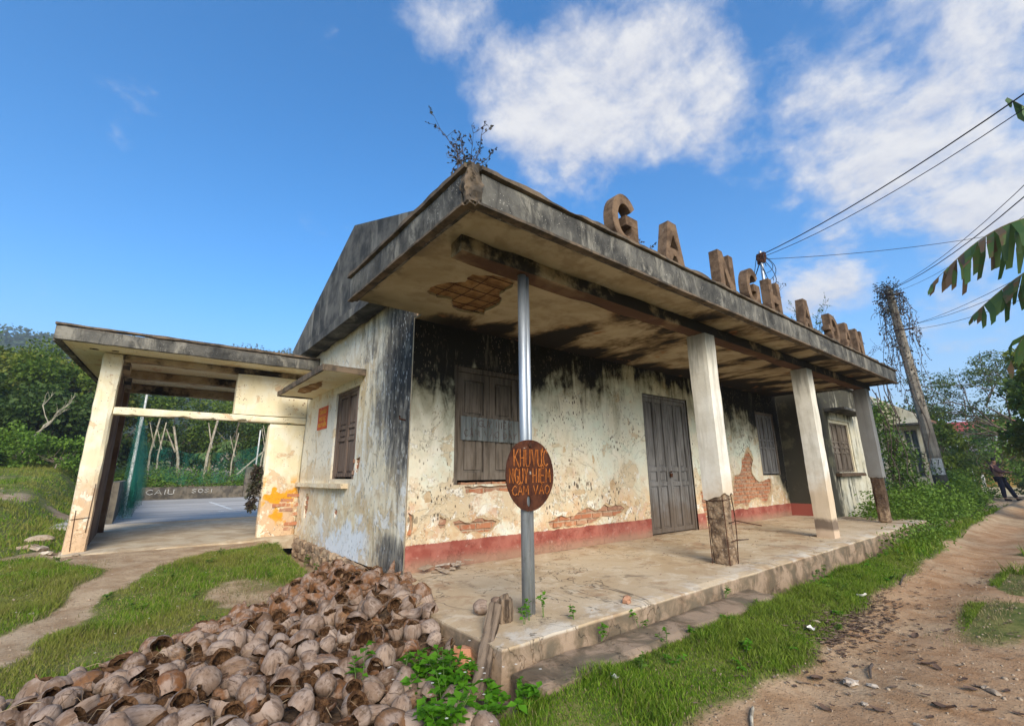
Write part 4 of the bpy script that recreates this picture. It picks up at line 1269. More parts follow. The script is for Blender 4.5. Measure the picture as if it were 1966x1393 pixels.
leaf('shutter', w3, fs, SW[0] + .185, 2.17, SW[2] + .03, SW[3] - .05, .045, 1, (1.1, .3, 1), 'side_shutter_wood', sw=.05, rw=.05)
leaf('shutter', w3, fs, 2.175, SW[1] - .045, SW[2] + .03, SW[3] - .05, .045, 1, (1.1, .3, 1), 'side_shutter_wood', sw=.05, rw=.05)
mb = MB(); mb.box(.04, .12, SW[0] + .001, SW[0] + .138, SW[2] + .001, SW[3] - .001); mb.build('reveal', 'plaster_side', w3)
mb = MB(); mb.rbox(-.10, .01, 1.83, 4.22, .80, .875, seg=.09, amp=.004, seed=71, round_=.008); mb.build('sill', 'porch_plaster', w3)
aw = MB(); aw.rbox(-.55, .005, 1.46, 3.95, 2.33, 2.375, seg=.12, amp=.004, seed=72, round_=.006); awn = aw.build('awning', 'porch_plaster', st)
mb = MB(); mb.rbox(-.585, -.553, 1.425, 3.985, 2.31, 2.40, seg=.1, amp=.004, seed=73, round_=.006); mb.build('awning_edge', 'coping_concrete', awn)
mb = MB(); mb.rbox(-.552, -.001, 1.424, 1.456, 2.31, 2.40, seg=.1, amp=.004, seed=74, round_=.006); mb.build('awning_edge', 'coping_concrete', awn)
mb = MB(); mb.rbox(-.552, -.001, 3.953, 3.984, 2.31, 2.40, seg=.1, amp=.004, seed=75, round_=.006); mb.build('awning_edge', 'coping_concrete', awn)
pp = blobpoly(-.33, 2.9, .12, .62, 12, 5, .1)
o = sheet(pp, [], lambda u, w, d: (u, w, 2.3285 + d), -.004).build('bare_patch', 'exposed_slab', awn); fix_normals(o)
mb = MB(); mb.box(-.554, 0, 1.456, 3.955, 2.376, 2.385); mb.build('awning_top', 'coping_concrete', awn)
# hooks near the corner
mb = MB(); mb.tube([(-.002, .13, 1.57), (-.07, .13, 1.58), (-.075, .13, 1.62)], .01, 6); mb.build('hook', 'rebar_rust', st)

# ---- raised concrete letters on the parapet
def arc(cx, cz, r, a0, a1, n=14, e=1.0): return [(cx + r * e * math.cos(R(a0 + (a1 - a0) * k / n)), cz + r * math.sin(R(a0 + (a1 - a0) * k / n))) for k in range(n + 1)]
def letter_polys(ch, w, h):
    t = .10
    if ch == 'G':
        ro = h / 2; e = w / h
        a = arc(w / 2, ro, ro, 38, 360 - 25, 26, e); b = arc(w / 2, ro, ro - t, 360 - 25, 38, 26, e * .93)
        return [(a + b, []), (rect(w * .52, w * 1.0, h * .0 + h * .42, h * .42 + .10), []), (rect(w - t, w, .02, h * .44), [])]
    if ch == 'A': return [([(0, 0), (t, 0), (t + .06, .14), (w - t - .06, .14), (w - t, 0), (w, 0), (w / 2 + .07, h), (w / 2 - .07, h)], [[(w / 2 - .075, .22), (w / 2 + .075, .22), (w / 2, h * .72)]])]
    if ch == 'N': return [([(0, 0), (t, 0), (t, h * .62), (w - t, 0), (w, 0), (w, h), (w - t, h), (w - t, h * .40), (t, h), (0, h)], [])]
    if ch == 'H': return [([(0, 0), (t, 0), (t, h * .38), (w - t, h * .38), (w - t, 0), (w, 0), (w, h), (w - t, h), (w - t, h * .6), (t, h * .6), (t, h), (0, h)], [])]
    if ch == 'D':
        a = [(0, 0), (w * .45, 0)] + arc(w * .45, h / 2, h / 2, -90, 90, 14, .98) + [(0, h)]
        b = [(t, t * .8), (w * .45, t * .8)] + arc(w * .45, h / 2, h / 2 - t * .8, -90, 90, 12, .85) + [(t, h - t * .8)]
        return [(a, [b]), (rect(-.07, w * .55, h * .45, h * .60), [])]
for ch, x0, x1 in (('G', .70, 1.07), ('A', 1.48, 1.85), ('N', 2.58, 2.93), ('G', 3.25, 3.60), ('H', 3.90, 4.24), ('A', 4.97, 5.33), ('D', 6.14, 6.46), ('A', 6.80, 7.15), ('N', 7.46, 7.82)):
    mb = MB()
    for k, (oo, hh) in enumerate(letter_polys(ch, x1 - x0, .52)):
        s_ = sheet(oo, hh, lambda u, w, d: (x0 + u, -2.36 + d + .003 * k, 2.945 + w), .11 - .006 * k)
        n0 = len(mb.v); mb.add(s_.v, s_.f)
        b_ = sheet(oo, hh, lambda u, w, d: (x0 + u, -2.25 - .003 * k, 2.945 + w), .0); mb.add(b_.v, b_.f)
    o = mb.build('letter', 'letter_concrete', canopy); fix_normals(o); o['label'] = 'raised weathered concrete letter ' + ch
    bv = o.modifiers.new('bevel', 'BEVEL'); bv.width = .004; bv.segments = 1; bv.limit_method = 'ANGLE'

# ------------------------------------------------------------------ projecting wing at the far end
wg = empty('station_wing', (11.2, -.9, 0), 'mould-stained wing with shuttered window and thin concrete awning', 'building')
fw = lambda u, w, d: (u, -.90 + d, w)
WW = (10.15, 11.62, .95, 2.16)
o = sheet(rect(9.68, 12.6, -.35, 3.02), [rect(*WW)], fw, .2, [.16], grid=.4).build('front_wall', 'wing_plaster', wg); fix_normals(o)
mb = MB(); mb.box(9.682, 9.9, -.70, .0, -.35, 3.02); mb.box(9.901, 12.6, -.20, .0, -.35, 3.0); mb.box(12.4, 12.6, -.70, -.2, -.35, 3.02)
mb.build('side_wall', 'wing_plaster', wg)
mb = MB(); mb.rbox(9.62, 12.7, -.98, 4.9, 3.025, 3.13, seg=.2, amp=.006, seed=91); mb.build('roof_slab', 'gable_concrete', wg)
mb = MB(); mb.rbox(9.95, 11.95, -1.32, -.901, 2.32, 2.39, seg=.12, amp=.005, seed=92); mb.build('awning', 'gable_concrete', wg)
mb = MB(); mb.rbox(10.0, 11.8, -1.03, -.901, .85, .94, seg=.1, amp=.006, seed=93); mb.build('sill', 'broken_concrete', wg)
wm = bpy.data.objects.new('window', None); COL.objects.link(wm); wm.parent = wg; wm.location = -W[wg.name]; W[wm.name] = Vector((0, 0, 0))
frame(wm, fw, WW, .03, .12, .06, 'porch_plaster')
leaf('shutter', wm, fw, WW[0] + .065, 10.88, WW[2] + .01, WW[3] - .07, .06, 2, (1, .22, .22, 1), 'shutter_wood', sw=.05, rw=.04)
leaf('shutter', wm, fw, 10.89, WW[1] - .065, WW[2] + .01, WW[3] - .07, .06, 2, (1, .22, .22, 1), 'shutter_wood', sw=.05, rw=.04)
mb = MB(); mb.box(9.95, 12.35, -.45, -.4, .3, 2.9); mb.build('interior_dark_sheet', 'dark_inside', wg)  # near-black sheet painted for the unlit room behind the wing shutters
# ------------------------------------------------------------------ open side porch
po = empty('side_porch', (-1.5, 4.3, 0), 'open porch with flat concrete roof and peeling cream columns', 'porch')
def quadslab(mb, x00, x10, x01, x11, y0, y1, z0, z1, mi=0):
    mb.add([(x00, y0, z0), (x10, y0, z0), (x11, y1, z0), (x01, y1, z0), (x00, y0, z1), (x10, y0, z1), (x11, y1, z1), (x01, y1, z1)],
           [(0, 3, 2, 1), (4, 5, 6, 7), (0, 1, 5, 4), (1, 2, 6, 5), (2, 3, 7, 6), (3, 0, 4, 7)], mi)
mb = MB(); quadslab(mb, -3.33, -.001, -3.06, .9, 3.78, 7.6, 2.80, 2.98); roof = mb.build('roof_slab', 'porch_plaster', po)
mb = MB(); mb.rbox(-3.40, -.002, 3.70, 3.777, 2.785, 2.972, seg=.09, amp=.005, seed=101, round_=.008); mb.build('fascia', 'fascia_concrete', roof)
mb = MB(); mb.rbox(-3.42, -.002, 3.68, 3.80, 2.975, 3.025, seg=.08, amp=.006, seed=102, round_=.012); mb.build('coping', 'coping_concrete', roof)
mb = MB(); quadslab(mb, -3.41, -3.335, -3.13, -3.07, 3.78, 7.62, 2.77, 3.02); mb.build('fascia', 'fascia_concrete', roof)
for (x, y, s1) in ((-3.02, 4.15, .06), (-2.78, 4.12, .05)):
    o = sheet(blobpoly(x, y, s1, s1 * .7, 8, int(x * -50), .15), [], lambda u, w, d: (u, w, 2.798 + d), -.003).build('painted_soffit_hole', 'dark_inside', roof); fix_normals(o)  # flat near-black patches painted as the dark inside holes
mb = MB(); mb.rbox(-2.92, -2.68, 4.25, 4.49, -.15, 2.80, seg=.06, amp=.007, fr=6, seed=103, round_=.02); c1 = mb.build('column', 'porch_plaster', po)
for pts in ([(-2.84, 4.246, .02), (-2.855, 4.24, .35), (-2.86, 4.246, .55)], [(-2.72, 4.246, .25), (-2.715, 4.24, .5), (-2.71, 4.246, .9)], [(-2.90, 4.244, .43), (-2.8, 4.236, .44), (-2.70, 4.244, .45)]):
    mb = MB(); mb.tube(pts, .004, 6); mb.build('rebar', 'rebar_rust', c1)
mb = MB(); mb.rbox(-2.80, -2.62, 7.0, 7.22, -.1, 2.80, seg=.1, amp=.007, fr=6, seed=104, round_=.02); mb.build('column', 'beam_plaster', po)
mb = MB(); mb.rbox(-.60, -.002, 4.25, 4.45, -.12, 1.88, seg=.07, amp=.008, fr=5, seed=105, round_=.02)
pier = mb.build('pier', 'porch_plaster', po)
mb = MB(); mb.rbox(-1.165, -.003, 4.25, 4.44, 2.0, 2.70, seg=.09, amp=.005, fr=5, seed=106, round_=.01); mb.build('wall_panel', 'porch_plaster', po)
def lchip(Q, P):
    low = P[..., 2] < 1e-6
    Q[..., 2] += np.where(low, np.clip(fbm(Q * 7.0, 171, 3) - .56, 0, 1) * .22, 0)
    return Q
mb = MB(); mb.rbox(-2.685, -.004, 4.235, 4.43, 1.885, 1.998, seg=.045, amp=.005, fr=7, seed=107, round_=.01, fn=lchip); mb.build('lintel', 'porch_plaster', po)
mb = MB(); mb.rbox(-2.68, -.004, 4.262, 4.46, 2.702, 2.798, seg=.1, amp=.005, seed=108); mb.build('beam', 'beam_plaster', po)
mb = MB(); mb.rbox(-2.70, .6, 5.5, 5.68, 2.66, 2.798, seg=.1, amp=.006, seed=109); mb.build('beam', 'beam_plaster', po)
mb = MB(); mb.rbox(-2.74, .7, 7.02, 7.2, 2.62, 2.797, seg=.1, amp=.006, seed=110); mb.build('beam', 'beam_plaster', po)
mb = MB(); mb.rbox(-2.698, -2.60, 4.47, 7.0, 2.66, 2.796, seg=.1, amp=.006, seed=111); mb.build('beam', 'beam_plaster', po)
# low side wall between the two columns, broken at the top
mb = MB(); mb.rbox(-2.83, -2.70, 4.495, 6.99, -.1, 2.795, seg=.12, amp=.008, fr=5, seed=112, round_=.02); mb.build('side_wall', 'beam_plaster', po)
# exposed bricks of the pier foot next to the station wall
pb = rough([(-.30, .62), (-.02, .72), (-.015, .05), (-.16, .04), (-.10, .25), (-.20, .38), (-.38, .45)], .1, 2, 9)
w = 0
for row in range(9):
    zz = .03 + row * .078
    for k in range(3):
        x = -.09 - k * .222 - (.1 if row % 2 else 0)
        if pip(np.array([x + .05]), np.array([zz]), pb)[0] or pip(np.array([x]), np.array([zz]), pb)[0]:
            link('brick', BRICK, pier, (x, 4.285 + brng.uniform(-.012, .012), zz), Euler((brng.uniform(-.04, .04), brng.uniform(-.04, .04), brng.uniform(-.08, .08))))

# red notice on the side wall
def text_mesh(name, body, size, mat, parent, fmap, cx, cz, width=None, bold=0.0):
    cu = bpy.data.curves.new(name, 'FONT'); cu.body = body; cu.size = size; cu.align_x = 'CENTER'; cu.resolution_u = 2; cu.offset = bold
    ob = bpy.data.objects.new(name, cu); COL.objects.link(ob)
    dg = bpy.context.evaluated_depsgraph_get(); dg.update()
    me = bpy.data.meshes.new_from_object(ob.evaluated_get(dg)); bpy.data.objects.remove(ob)
    xs = [v.co.x for v in me.vertices] or [0]
    k = (width / (max(xs) - min(xs))) if width and xs and max(xs) > min(xs) else 1
    for v in me.vertices: v.co = Vector(fmap(cx + v.co.x * k, cz + v.co.y, 0))
    me.materials.clear(); me.materials.append(MATS[mat]); me.name = name
    return link(name, me, parent)
po2 = empty('warning_notice', (-.008, 3.24, 1.72), 'small red paper notice with yellow capitals pasted beside the shutter', 'notice')
mb = MB(); mb.box(-.0075, -.0035, 2.98, 3.50, 1.72, 2.09); mb.build('paper', 'poster_red', po2)
fn_ = lambda u, w, d: (-.009, 3.24 - u, w)
for body, zz, sz, ww in (('CẢNH BÁO', 1.975, .10, .36), ('KHU VỰC', 1.865, .095, .34), ('NGUY HIỂM', 1.765, .09, .42)):
    text_mesh('lettering', body, sz, 'poster_yellow', po2, fn_, 0, zz, ww, .002)
# ------------------------------------------------------------------ steel post, rusty sign, tin sheet
sp_ = empty('steel_post', (.055, -1.88, 0), 'galvanised twin-pipe steel post propping the canopy', 'post')
mb = MB(); mb.tube([(.036, -1.885, -.03), (.036, -1.885, 1.3), (.04, -1.88, 2.596)], .035, 16); mb.build('pipe', 'galvanised_steel', sp_, smooth=True)
mb = MB(); mb.tube([(.096, -1.872, -.03), (.096, -1.872, 1.3), (.098, -1.868, 2.596)], .0245, 14); mb.build('pipe', 'galvanised_steel', sp_, smooth=True)
STK = {
 'K': [[(0, 0), (0, 1)], [(.6, 1), (.02, .45)], [(.15, .55), (.68, -.05)]], 'H': [[(0, 0), (0, 1)], [(.5, 0), (.5, 1)], [(0, .5), (.5, .5)]],
 'U': [[(0, 1), (0, .2), (.12, 0), (.36, 0), (.5, .2), (.5, 1)]], 'V': [[(0, 1), (.28, 0), (.55, 1)]],
 'C': [[(.55, .82), (.38, 1), (.14, .86), (0, .5), (.12, .14), (.34, 0), (.58, .16)]],
 'N': [[(0, 0), (.02, 1), (.5, 0), (.52, 1)]], 'G': [[(.52, .85), (.34, 1), (.12, .86), (0, .5), (.12, .14), (.34, 0), (.54, .14), (.54, .45), (.32, .45)]],
 'Y': [[(0, 1), (.26, .5), (.52, 1)], [(.26, .5), (.2, -.05)]], 'I': [[(.1, 0), (.12, 1)]],
 'E': [[(.48, 1), (0, 1), (0, 0), (.48, 0)], [(0, .5), (.38, .5)]], 'M': [[(0, 0), (.04, 1), (.32, .35), (.6, 1), (.66, 0)]],
 'A': [[(0, 0), (.28, 1), (.56, 0)], [(.1, .38), (.46, .38)]], 'O': [[(.28, 1), (.06, .8), (0, .5), (.06, .2), (.28, 0), (.5, .2), (.56, .5), (.5, .8), (.28, 1)]],
 'D': [[(0, 0), (0, 1), (.3, .95), (.5, .6), (.48, .3), (.25, .02), (0, 0)], [(-.12, .5), (.2, .5)]], 'S': [[(.5, .85), (.25, 1), (.03, .78), (.25, .52), (.48, .25), (.25, 0), (0, .15)]],
 '!': [[(.1, .3), (.12, 1)], [(.1, 0), (.1, .06)]],
 'dot': [[(.2, -.22), (.24, -.18)]], 'hook': [[(.5, .95), (.68, 1.1), (.62, .85)]], 'cir': [[(.08, 1.1), (.26, 1.3), (.44, 1.1)]], 'acu': [[(.3, 1.35), (.45, 1.55)]], 'gra': [[(.15, 1.35), (.38, 1.12)]], 'que': [[(.42, 1.3), (.5, 1.45), (.42, 1.5)]], 'hr': [[(.5, 1.0), (.64, 1.12)]],
 '1': [[(0, .8), (.2, 1), (.2, 0)]], '7': [[(0, 1), (.5, 1), (.2, 0)]], '4': [[(.4, 0), (.4, 1), (0, .35), (.55, .35)]], '3': [[(0, .9), (.25, 1), (.45, .8), (.2, .55), (.48, .3), (.25, 0), (0, .12)]],
}
def strokes(mb, items, x0, x1, z0, z1, r, fmap, seed=0, wob=.02, n=5):
    """hand-drawn capitals: items are letters with their accents, spread over x0..x1"""
    rnd = random.Random(seed); wd = {'I': .25, 'M': .75, ' ': .35, '!': .25, 'V': .62, 'K': .7}
    tot = sum(wd.get(i[0], .62) + .13 for i in items); k = (x1 - x0) / tot; x = x0; h = z1 - z0
    for it in items:
        if it[0] != ' ':
            for key in [it[0]] + list(it[1:]):
                for ln in STK[key]:
                    pts = [fmap(x + (px + rnd.uniform(-wob, wob)) * k, z0 + (pz + rnd.uniform(-wob, wob)) * h, 0) for px, pz in ln]
                    mb.tube(pts, r * rnd.uniform(.8, 1.15), n)
        x += (wd.get(it[0], .62) + .13) * k
sg = empty('danger_sign', (.05, -1.935, .70), 'rusty oval metal plate scratched with orange Vietnamese warning words', 'sign')
oval = []
for k in range(44):
    t = 2 * math.pi * k / 44; c, s_ = math.cos(t), math.sin(t)
    rx = .236 * (1 - .10 * max(0, -s_) ** 2 * abs(c)); oval.append((.05 + rx * math.copysign(abs(c) ** .94, c), .967 + (.258 if s_ > 0 else .262) * s_))
oval = rough(oval, .035, 1, 3)
slot = [(.035 + .020 * math.cos(2 * math.pi * k / 14), .775 + .040 * math.sin(2 * math.pi * k / 14)) for k in range(14)]
fsg = lambda u, w, d: (u, -1.932 + d + .006 * math.cos(u * 14 + w * 6), w)
pl_ = sheet(oval, [slot], fsg, .007, grid=.05); bk = sheet(oval, [slot], lambda u, w, d: fsg(u, w, .007), 0, grid=.05); pl_.add(bk.v, bk.f)
fix_normals(pl_.build('plate', 'rust_plate', sg))
mb = MB()
fl = lambda u, w, d: (u, -1.934 + .006 * math.cos(u * 14 + w * 6), w)
strokes(mb, [('K',), ('H',), ('U',), ('V',), ('U', 'hook', 'dot'), ('C',)], -.105, .235, 1.028, 1.152, .0052, fl, 1)
strokes(mb, [('N',), ('G',), ('U',), ('Y',), (' ',), ('H',), ('I',), ('E', 'cir'), ('M',)], -.155, .262, .908, 1.012, .0055, fl, 2)
strokes(mb, [('C',), ('A', 'cir'), ('M',), (' ',), ('V',), ('A', 'gra'), ('O',)], -.13, .25, .822, .888, .0045, fl, 3)
mb.build('lettering', 'scratched_orange', sg)
mb = MB(); mb.tube([(.05, -1.945, 1.185), (.05, -1.92, 1.185)], .014, 10); mb.build('bolt', 'rebar_rust', sg)

ts = empty('tin_sheet', (1.08, -.0, 1.40), 'corrugated tin strip nailed across the shutters with faded warning', 'metal sheet')
xs = np.linspace(.665, 1.575, 66); vs = []; 
for zz, sh in ((1.375, 0.0), (1.655, .012)):
    for x in xs: vs.append((x + sh * 0, .017 + .011 * math.cos((x - .665) * 2 * math.pi / .082), zz - .018 * (x - .665)))
n_ = len(xs); fsx = [(i, i + 1, n_ + i + 1, n_ + i) for i in range(n_ - 1)]
mb = MB(); mb.add(vs, fsx); mb.add([(x, y + .003, z) for x, y, z in vs], [tuple(reversed(q)) for q in fsx]); fix_normals(mb.build('corrugated_plate', 'tin_sheet', ts))
mb = MB(); ft = lambda u, w, d: (u, .0145 + .011 * math.cos((u - .665) * 2 * math.pi / .082), w - .018 * (u - .665))
def dense(mbx, items, *a, **k):
    m2 = MB(); strokes(m2, items, *a, **k); mbx.add(m2.v, m2.f)
dense(mb, [('N',), ('G',), ('U',), ('Y',), (' ',), ('H',), ('I',), ('E', 'cir'), ('M',)], .84, 1.45, 1.545, 1.625, .004, ft, 5)
dense(mb, [('C',), ('A', 'cir'), ('M',), (' ',), ('V',), ('A', 'gra'), ('O',), (' ',), ('D',), ('A', 'cir'), ('Y',)], .70, 1.53, 1.42, 1.50, .004, ft, 6)
mb.build('lettering', 'faded_dark_paint', ts)

# ------------------------------------------------------------------ coconut husks
def husk_mesh(kind, seed):
    rng = np.random.default_rng(seed); mb = MB()
    a = rng.uniform(.044, .064); c = rng.uniform(.056, .086)
    def surf(U, Vv, k, wob=.10):
        """U polar from one pole (0..pi), Vv longitude"""
        X = np.sin(U) * np.cos(Vv); Y = np.sin(U) * np.sin(Vv); Z = np.cos(U)
        P = np.stack([X, Y, Z], -1)
        n = fbm(P * 1.9 + seed * 3.1, seed, 3) - .5; n2 = fbm(P * 6 + seed, seed + 5, 3) - .5
        ridge = .05 * np.cos(3 * Vv + seed) * np.sin(U) ** 2
        r = (1 + wob * 2.6 * n + .10 * n2 + ridge) * k
        point = 1 + .10 * np.maximum(0, -np.cos(U)) ** 3
        return np.stack([X * a * r, Y * a * r, Z * c * r * point], -1)
    def grid(P, mi, flip=False):
        nu, nv = P.shape[:2]; idx = np.arange(nu * nv).reshape(nu, nv)
        q = np.stack([idx[:-1, :-1], idx[1:, :-1], idx[1:, 1:], idx[:-1, 1:]], -1).reshape(-1, 4)
        if flip: q = q[:, ::-1]
        mb.add(P.reshape(-1, 3), q.tolist(), mi)
    NU, NV = 12, 20
    if kind == 'bowl' or kind == 'cup':
        top = R(rng.uniform(84, 108)) if kind == 'bowl' else R(rng.uniform(118, 135))
        v = np.linspace(0, 2 * math.pi, NV + 1); rimw = top + .28 * (fbm(np.stack([np.cos(v) * 2, np.sin(v) * 2, v * 0 + seed], -1), seed, 4) - .5) * 1.6
        u = np.linspace(0.02, 1, NU)[:, None] * rimw[None, :]
        U = u; Vv = np.broadcast_to(v, U.shape); inner = rng.uniform(.70, .82)
        O = surf(U, Vv, 1.0); I = surf(U, Vv, inner, .12)
        I = I + (rng.random(I.shape) - .5) * .006
        O[:, -1] = O[:, 0]; I[:, -1] = I[:, 0]
        O *= [1, 1, -1]; I *= [1, 1, -1]
        grid(O, 0, True); grid(I, 1)
        rim = np.stack([O[-1], I[-1]], 0); grid(rim, 1, True)
    elif kind == 'slice' or kind == 'wedge':
        span = R(rng.uniform(95, 150)) if kind == 'slice' else R(rng.uniform(160, 205))
        u = np.linspace(R(10), R(170), 16); v = np.linspace(-span / 2, span / 2, 12)
        U, Vv = np.meshgrid(u, v, indexing='ij'); curl = rng.uniform(.0, .25)
        Vv = Vv * (1 - .35 * np.abs(U - math.pi / 2) / (math.pi / 2)) + .12 * (fbm(np.stack([U, Vv, U * 0], -1) * 2, seed, 3) - .5)
        O = surf(U, Vv, 1.0, .14); I = surf(U, Vv, rng.uniform(.55, .74), .14) + (rng.random(O.shape) - .5) * .006
        def bend(P): 
            z = P[..., 2]; P[..., 0] -= curl * (z / c) ** 2 * .06; return P
        O, I = bend(O), bend(I)
        grid(O, 0); grid(I, 1, True)
        for e in (0, -1):
            grid(np.stack([O[:, e], I[:, e]], 0), 1, e == -1); grid(np.stack([O[e], I[e]], 0), 1, e == 0)
    else:
        u = np.linspace(.02, math.pi - .02, 15); v = np.linspace(0, 2 * math.pi, NV + 1); U, Vv = np.meshgrid(u, v, indexing='ij')
        O = surf(U, Vv, 1.0, .18)
        if kind == 'lobed':
            z = O[..., 2:3]; pin = 1 - .42 * np.exp(-(z / .035) ** 2); O[..., :2] *= pin[..., 0][..., None]; O[..., 2] *= 1.12; O[..., 0] += .05 * (O[..., 2] / c) ** 2 * .6
        if kind == 'bean':
            O[..., :2] *= .72; O[..., 2] *= 1.15; O[..., 0] += -.055 * (O[..., 2] / c) ** 2
        O[:, -1] = O[:, 0]
        grid(O, 0)
    me = mesh('coconut_husk', mb.v, mb.f, ['husk_outer', 'husk_inner'], smooth=True, mi=mb.mi)
    return me
HK = {}
for kind, cnt in (('bowl', 5), ('cup', 3), ('slice', 5), ('wedge', 4), ('whole', 3), ('lobed', 3), ('bean', 4)):
    HK[kind] = [husk_mesh(kind, 100 + 13 * i + len(kind) * 7) for i in range(cnt)]
HLAB = {'bowl': ('grey-brown coconut husk half lying in the heap, hollow inside', 'open husk halves in the heap'),
        'cup': ('deep cup-shaped coconut husk with torn rim in the heap', 'cup-shaped husks in the heap'),
        'slice': ('curved wedge of coconut husk with fibrous inner side in the heap', 'husk wedges in the heap'),
        'wedge': ('broad curled coconut husk piece with thick fibrous rim in the heap', 'curled husk pieces in the heap'),
        'whole': ('rounded closed coconut husk lying in the heap', 'rounded husks in the heap'),
        'lobed': ('two-lobed pinched coconut husk lying in the heap', 'two-lobed husks in the heap'),
        'bean': ('bean-shaped bent coconut husk lying in the heap', 'bean-shaped husks in the heap')}
HEAP = [(-3.3, -.85), (-2.75, -.80), (-2.1, -.28), (-1.2, .50), (-.35, 1.22), (-.16, 1.0), (-.13, .1), (-.06, -.12), (-.20, -.7), (-.34, -1.25), (-.44, -1.75), (-.62, -2.05), (-.72, -2.35), (-.95, -2.9), (-1.6, -3.1), (-3.1, -2.5), (-3.6, -1.2)]
def heap_h(x, y):
    d = np.full(np.shape(x), 9.0)
    for (a, b), (c, e) in list(zip(HEAP, HEAP[1:] + HEAP[:1]))[:4] + list(zip(HEAP, HEAP[1:]))[10:]:
        vx, vy = c - a, e - b; t = np.clip(((x - a) * vx + (y - b) * vy) / (vx * vx + vy * vy), 0, 1)
        d = np.minimum(d, np.hypot(x - a - t * vx, y - b - t * vy))
    ins = pip(np.ravel(x), np.ravel(y), HEAP).reshape(np.shape(x))
    d = np.where(ins, d, 0)
    rightw = nss(-1.3, -.5, np.asarray(x, float)) * .15 * nss(1.2, .5, np.asarray(y, float)) * nss(-2.0, -1.4, np.asarray(y, float)) * (d > 0)
    return rightw + np.minimum(d, .75) * .17 * (.75 + .5 * fbm2(np.asarray(x, float), np.asarray(y, float), 1.6, 61))
# fibre mound under the husks
ax_ = np.arange(-3.7, -.15, .045); ay_ = np.arange(-3.2, 1.35, .045); AX, AY = np.meshgrid(ax_, ay_, indexing='ij')
AZ = ground_h(AX, AY) + heap_h(AX, AY) - .015 + (fbm2(AX, AY, 9, 5, 3) - .5) * .05
AZ = np.where(heap_h(AX, AY) <= 0.0, ground_h(AX, AY) - .06, AZ)
idx = np.arange(AX.size).reshape(AX.shape); q = np.stack([idx[:-1, :-1], idx[1:, :-1], idx[1:, 1:], idx[:-1, 1:]], -1).reshape(-1, 4)
props(link('fibre_mound', mesh('fibre_mound', np.stack([AX, AY, AZ], -1).reshape(-1, 3), q, 'husk_litter', smooth=True)), 'dark mound of crumbled coir under the coconut husks', 'coir mound', kind='stuff')
kinds = ['bowl'] * 16 + ['cup'] * 11 + ['slice'] * 6 + ['wedge'] * 7 + ['whole'] * 2 + ['lobed'] * 2 + ['bean'] * 3
hr = random.Random(8); pts = []
cand = 0
camv = Vector((-2.2448, -4.5935))
while len(pts) < 900 and cand < 26000:
    cand += 1
    x = hr.uniform(-3.5, -.06); y = hr.uniform(-3.0, 1.25)
    if not pip(np.array([x]), np.array([y]), HEAP)[0]: continue
    if x > -.40 and y < -.1 and hr.random() < .35: continue
    kd = hr.choice(kinds); rd = .051 if kd in ('bowl', 'cup') else .041
    if all((x - a) ** 2 + (y - b) ** 2 > (rd + r2) ** 2 for a, b, r2, k2 in pts): pts.append((x, y, rd, kd))
def in_view(x, y, z=0.0):
    v = Vector((x, y, z)) - Vector((-2.2448, -4.5935, .9684)); dz = v.dot(_f)
    if dz < .1: return False
    return abs(v.dot(_r) / dz) < 1.16 and v.dot(_u) / dz > -.84
vis = [p for p in pts if in_view(p[0], p[1])]; hid = [p for p in pts if not in_view(p[0], p[1])]
vis.sort(key=lambda p: (Vector(p[:2]) - camv).length)
kinds_old = ['bowl'] * 8 + ['cup'] * 5 + ['slice'] * 6 + ['wedge'] * 6 + ['whole'] * 2 + ['lobed'] * 2 + ['bean'] * 3
def husk_place(x, y, lift=0.034, kind=None):
    if kind is None: kind = hr.choice(['whole', 'bean', 'slice', 'lobed'])
    elif kind in ('bowl', 'cup'): lift += .014
    z = float(ground_h(np.array([x]), np.array([y]))[0] + heap_h(np.array([x]), np.array([y]))[0]) + lift
    if kind in ('bowl', 'cup'): e = Euler((hr.gauss(.35, .5), hr.gauss(0, .5), hr.gauss(-.4, 1.2))) if hr.random() < .72 else Euler((math.pi + hr.gauss(0, .5), hr.gauss(0, .5), hr.uniform(0, 6.28)))
    elif kind in ('slice', 'wedge') and hr.random() < .6: e = Euler((hr.uniform(1.2, 1.9), hr.uniform(-.8, .8) + 1.57, hr.uniform(0, 6.28)))
    else: e = Euler((hr.uniform(1.1, 2.0), hr.uniform(-3.1, 3.1), hr.uniform(0, 6.28)))
    s = hr.uniform(.72, 1.28)
    return kind, (x, y, z), e, (s, s, s * hr.uniform(.9, 1.15))
for i, (x, y, rd_, kd_) in enumerate(vis[:300]):
    kind, p, e, s = husk_place(x, y, kind=kd_)
    props(link('coconut_husk', hr.choice(HK[kind]), None, p, e, s), HLAB[kind][0], 'coconut husk', HLAB[kind][1])
# the rest of the heap, and the deeper layer showing through the gaps
def joined(name, places, label, cat):
    vs, fs, mi, off = [], [], [], 0
    for kind, p, e, s in places:
        me = hr.choice(HK[kind]); Mx = Matrix.LocRotScale(Vector(p), e, Vector(s)); A = np.array(Mx)
        co = np.empty(len(me.vertices) * 3, np.float32); me.vertices.foreach_get('co', co); co = co.reshape(-1, 3)
        vs.append(co @ A[:3, :3].T + A[:3, 3])
        fs += [tuple(i + off for i in pl.vertices) for pl in me.polygons]; mi += [pl.material_index for pl in me.polygons]; off += len(co)
    props(link(name, mesh(name, np.concatenate(vs), fs, ['husk_outer', 'husk_inner'], True, mi)), label, cat, kind='stuff')
rest = [husk_place(q[0], q[1], kind=q[3]) for q in vis[300:] + hid]
for k in range(330):
    while True:
        x = hr.uniform(-3.3, -.3); y = hr.uniform(-3.0, 1.1)
        if pip(np.array([x]), np.array([y]), HEAP)[0]: break
    rest.append(husk_place(x, y, -.022))
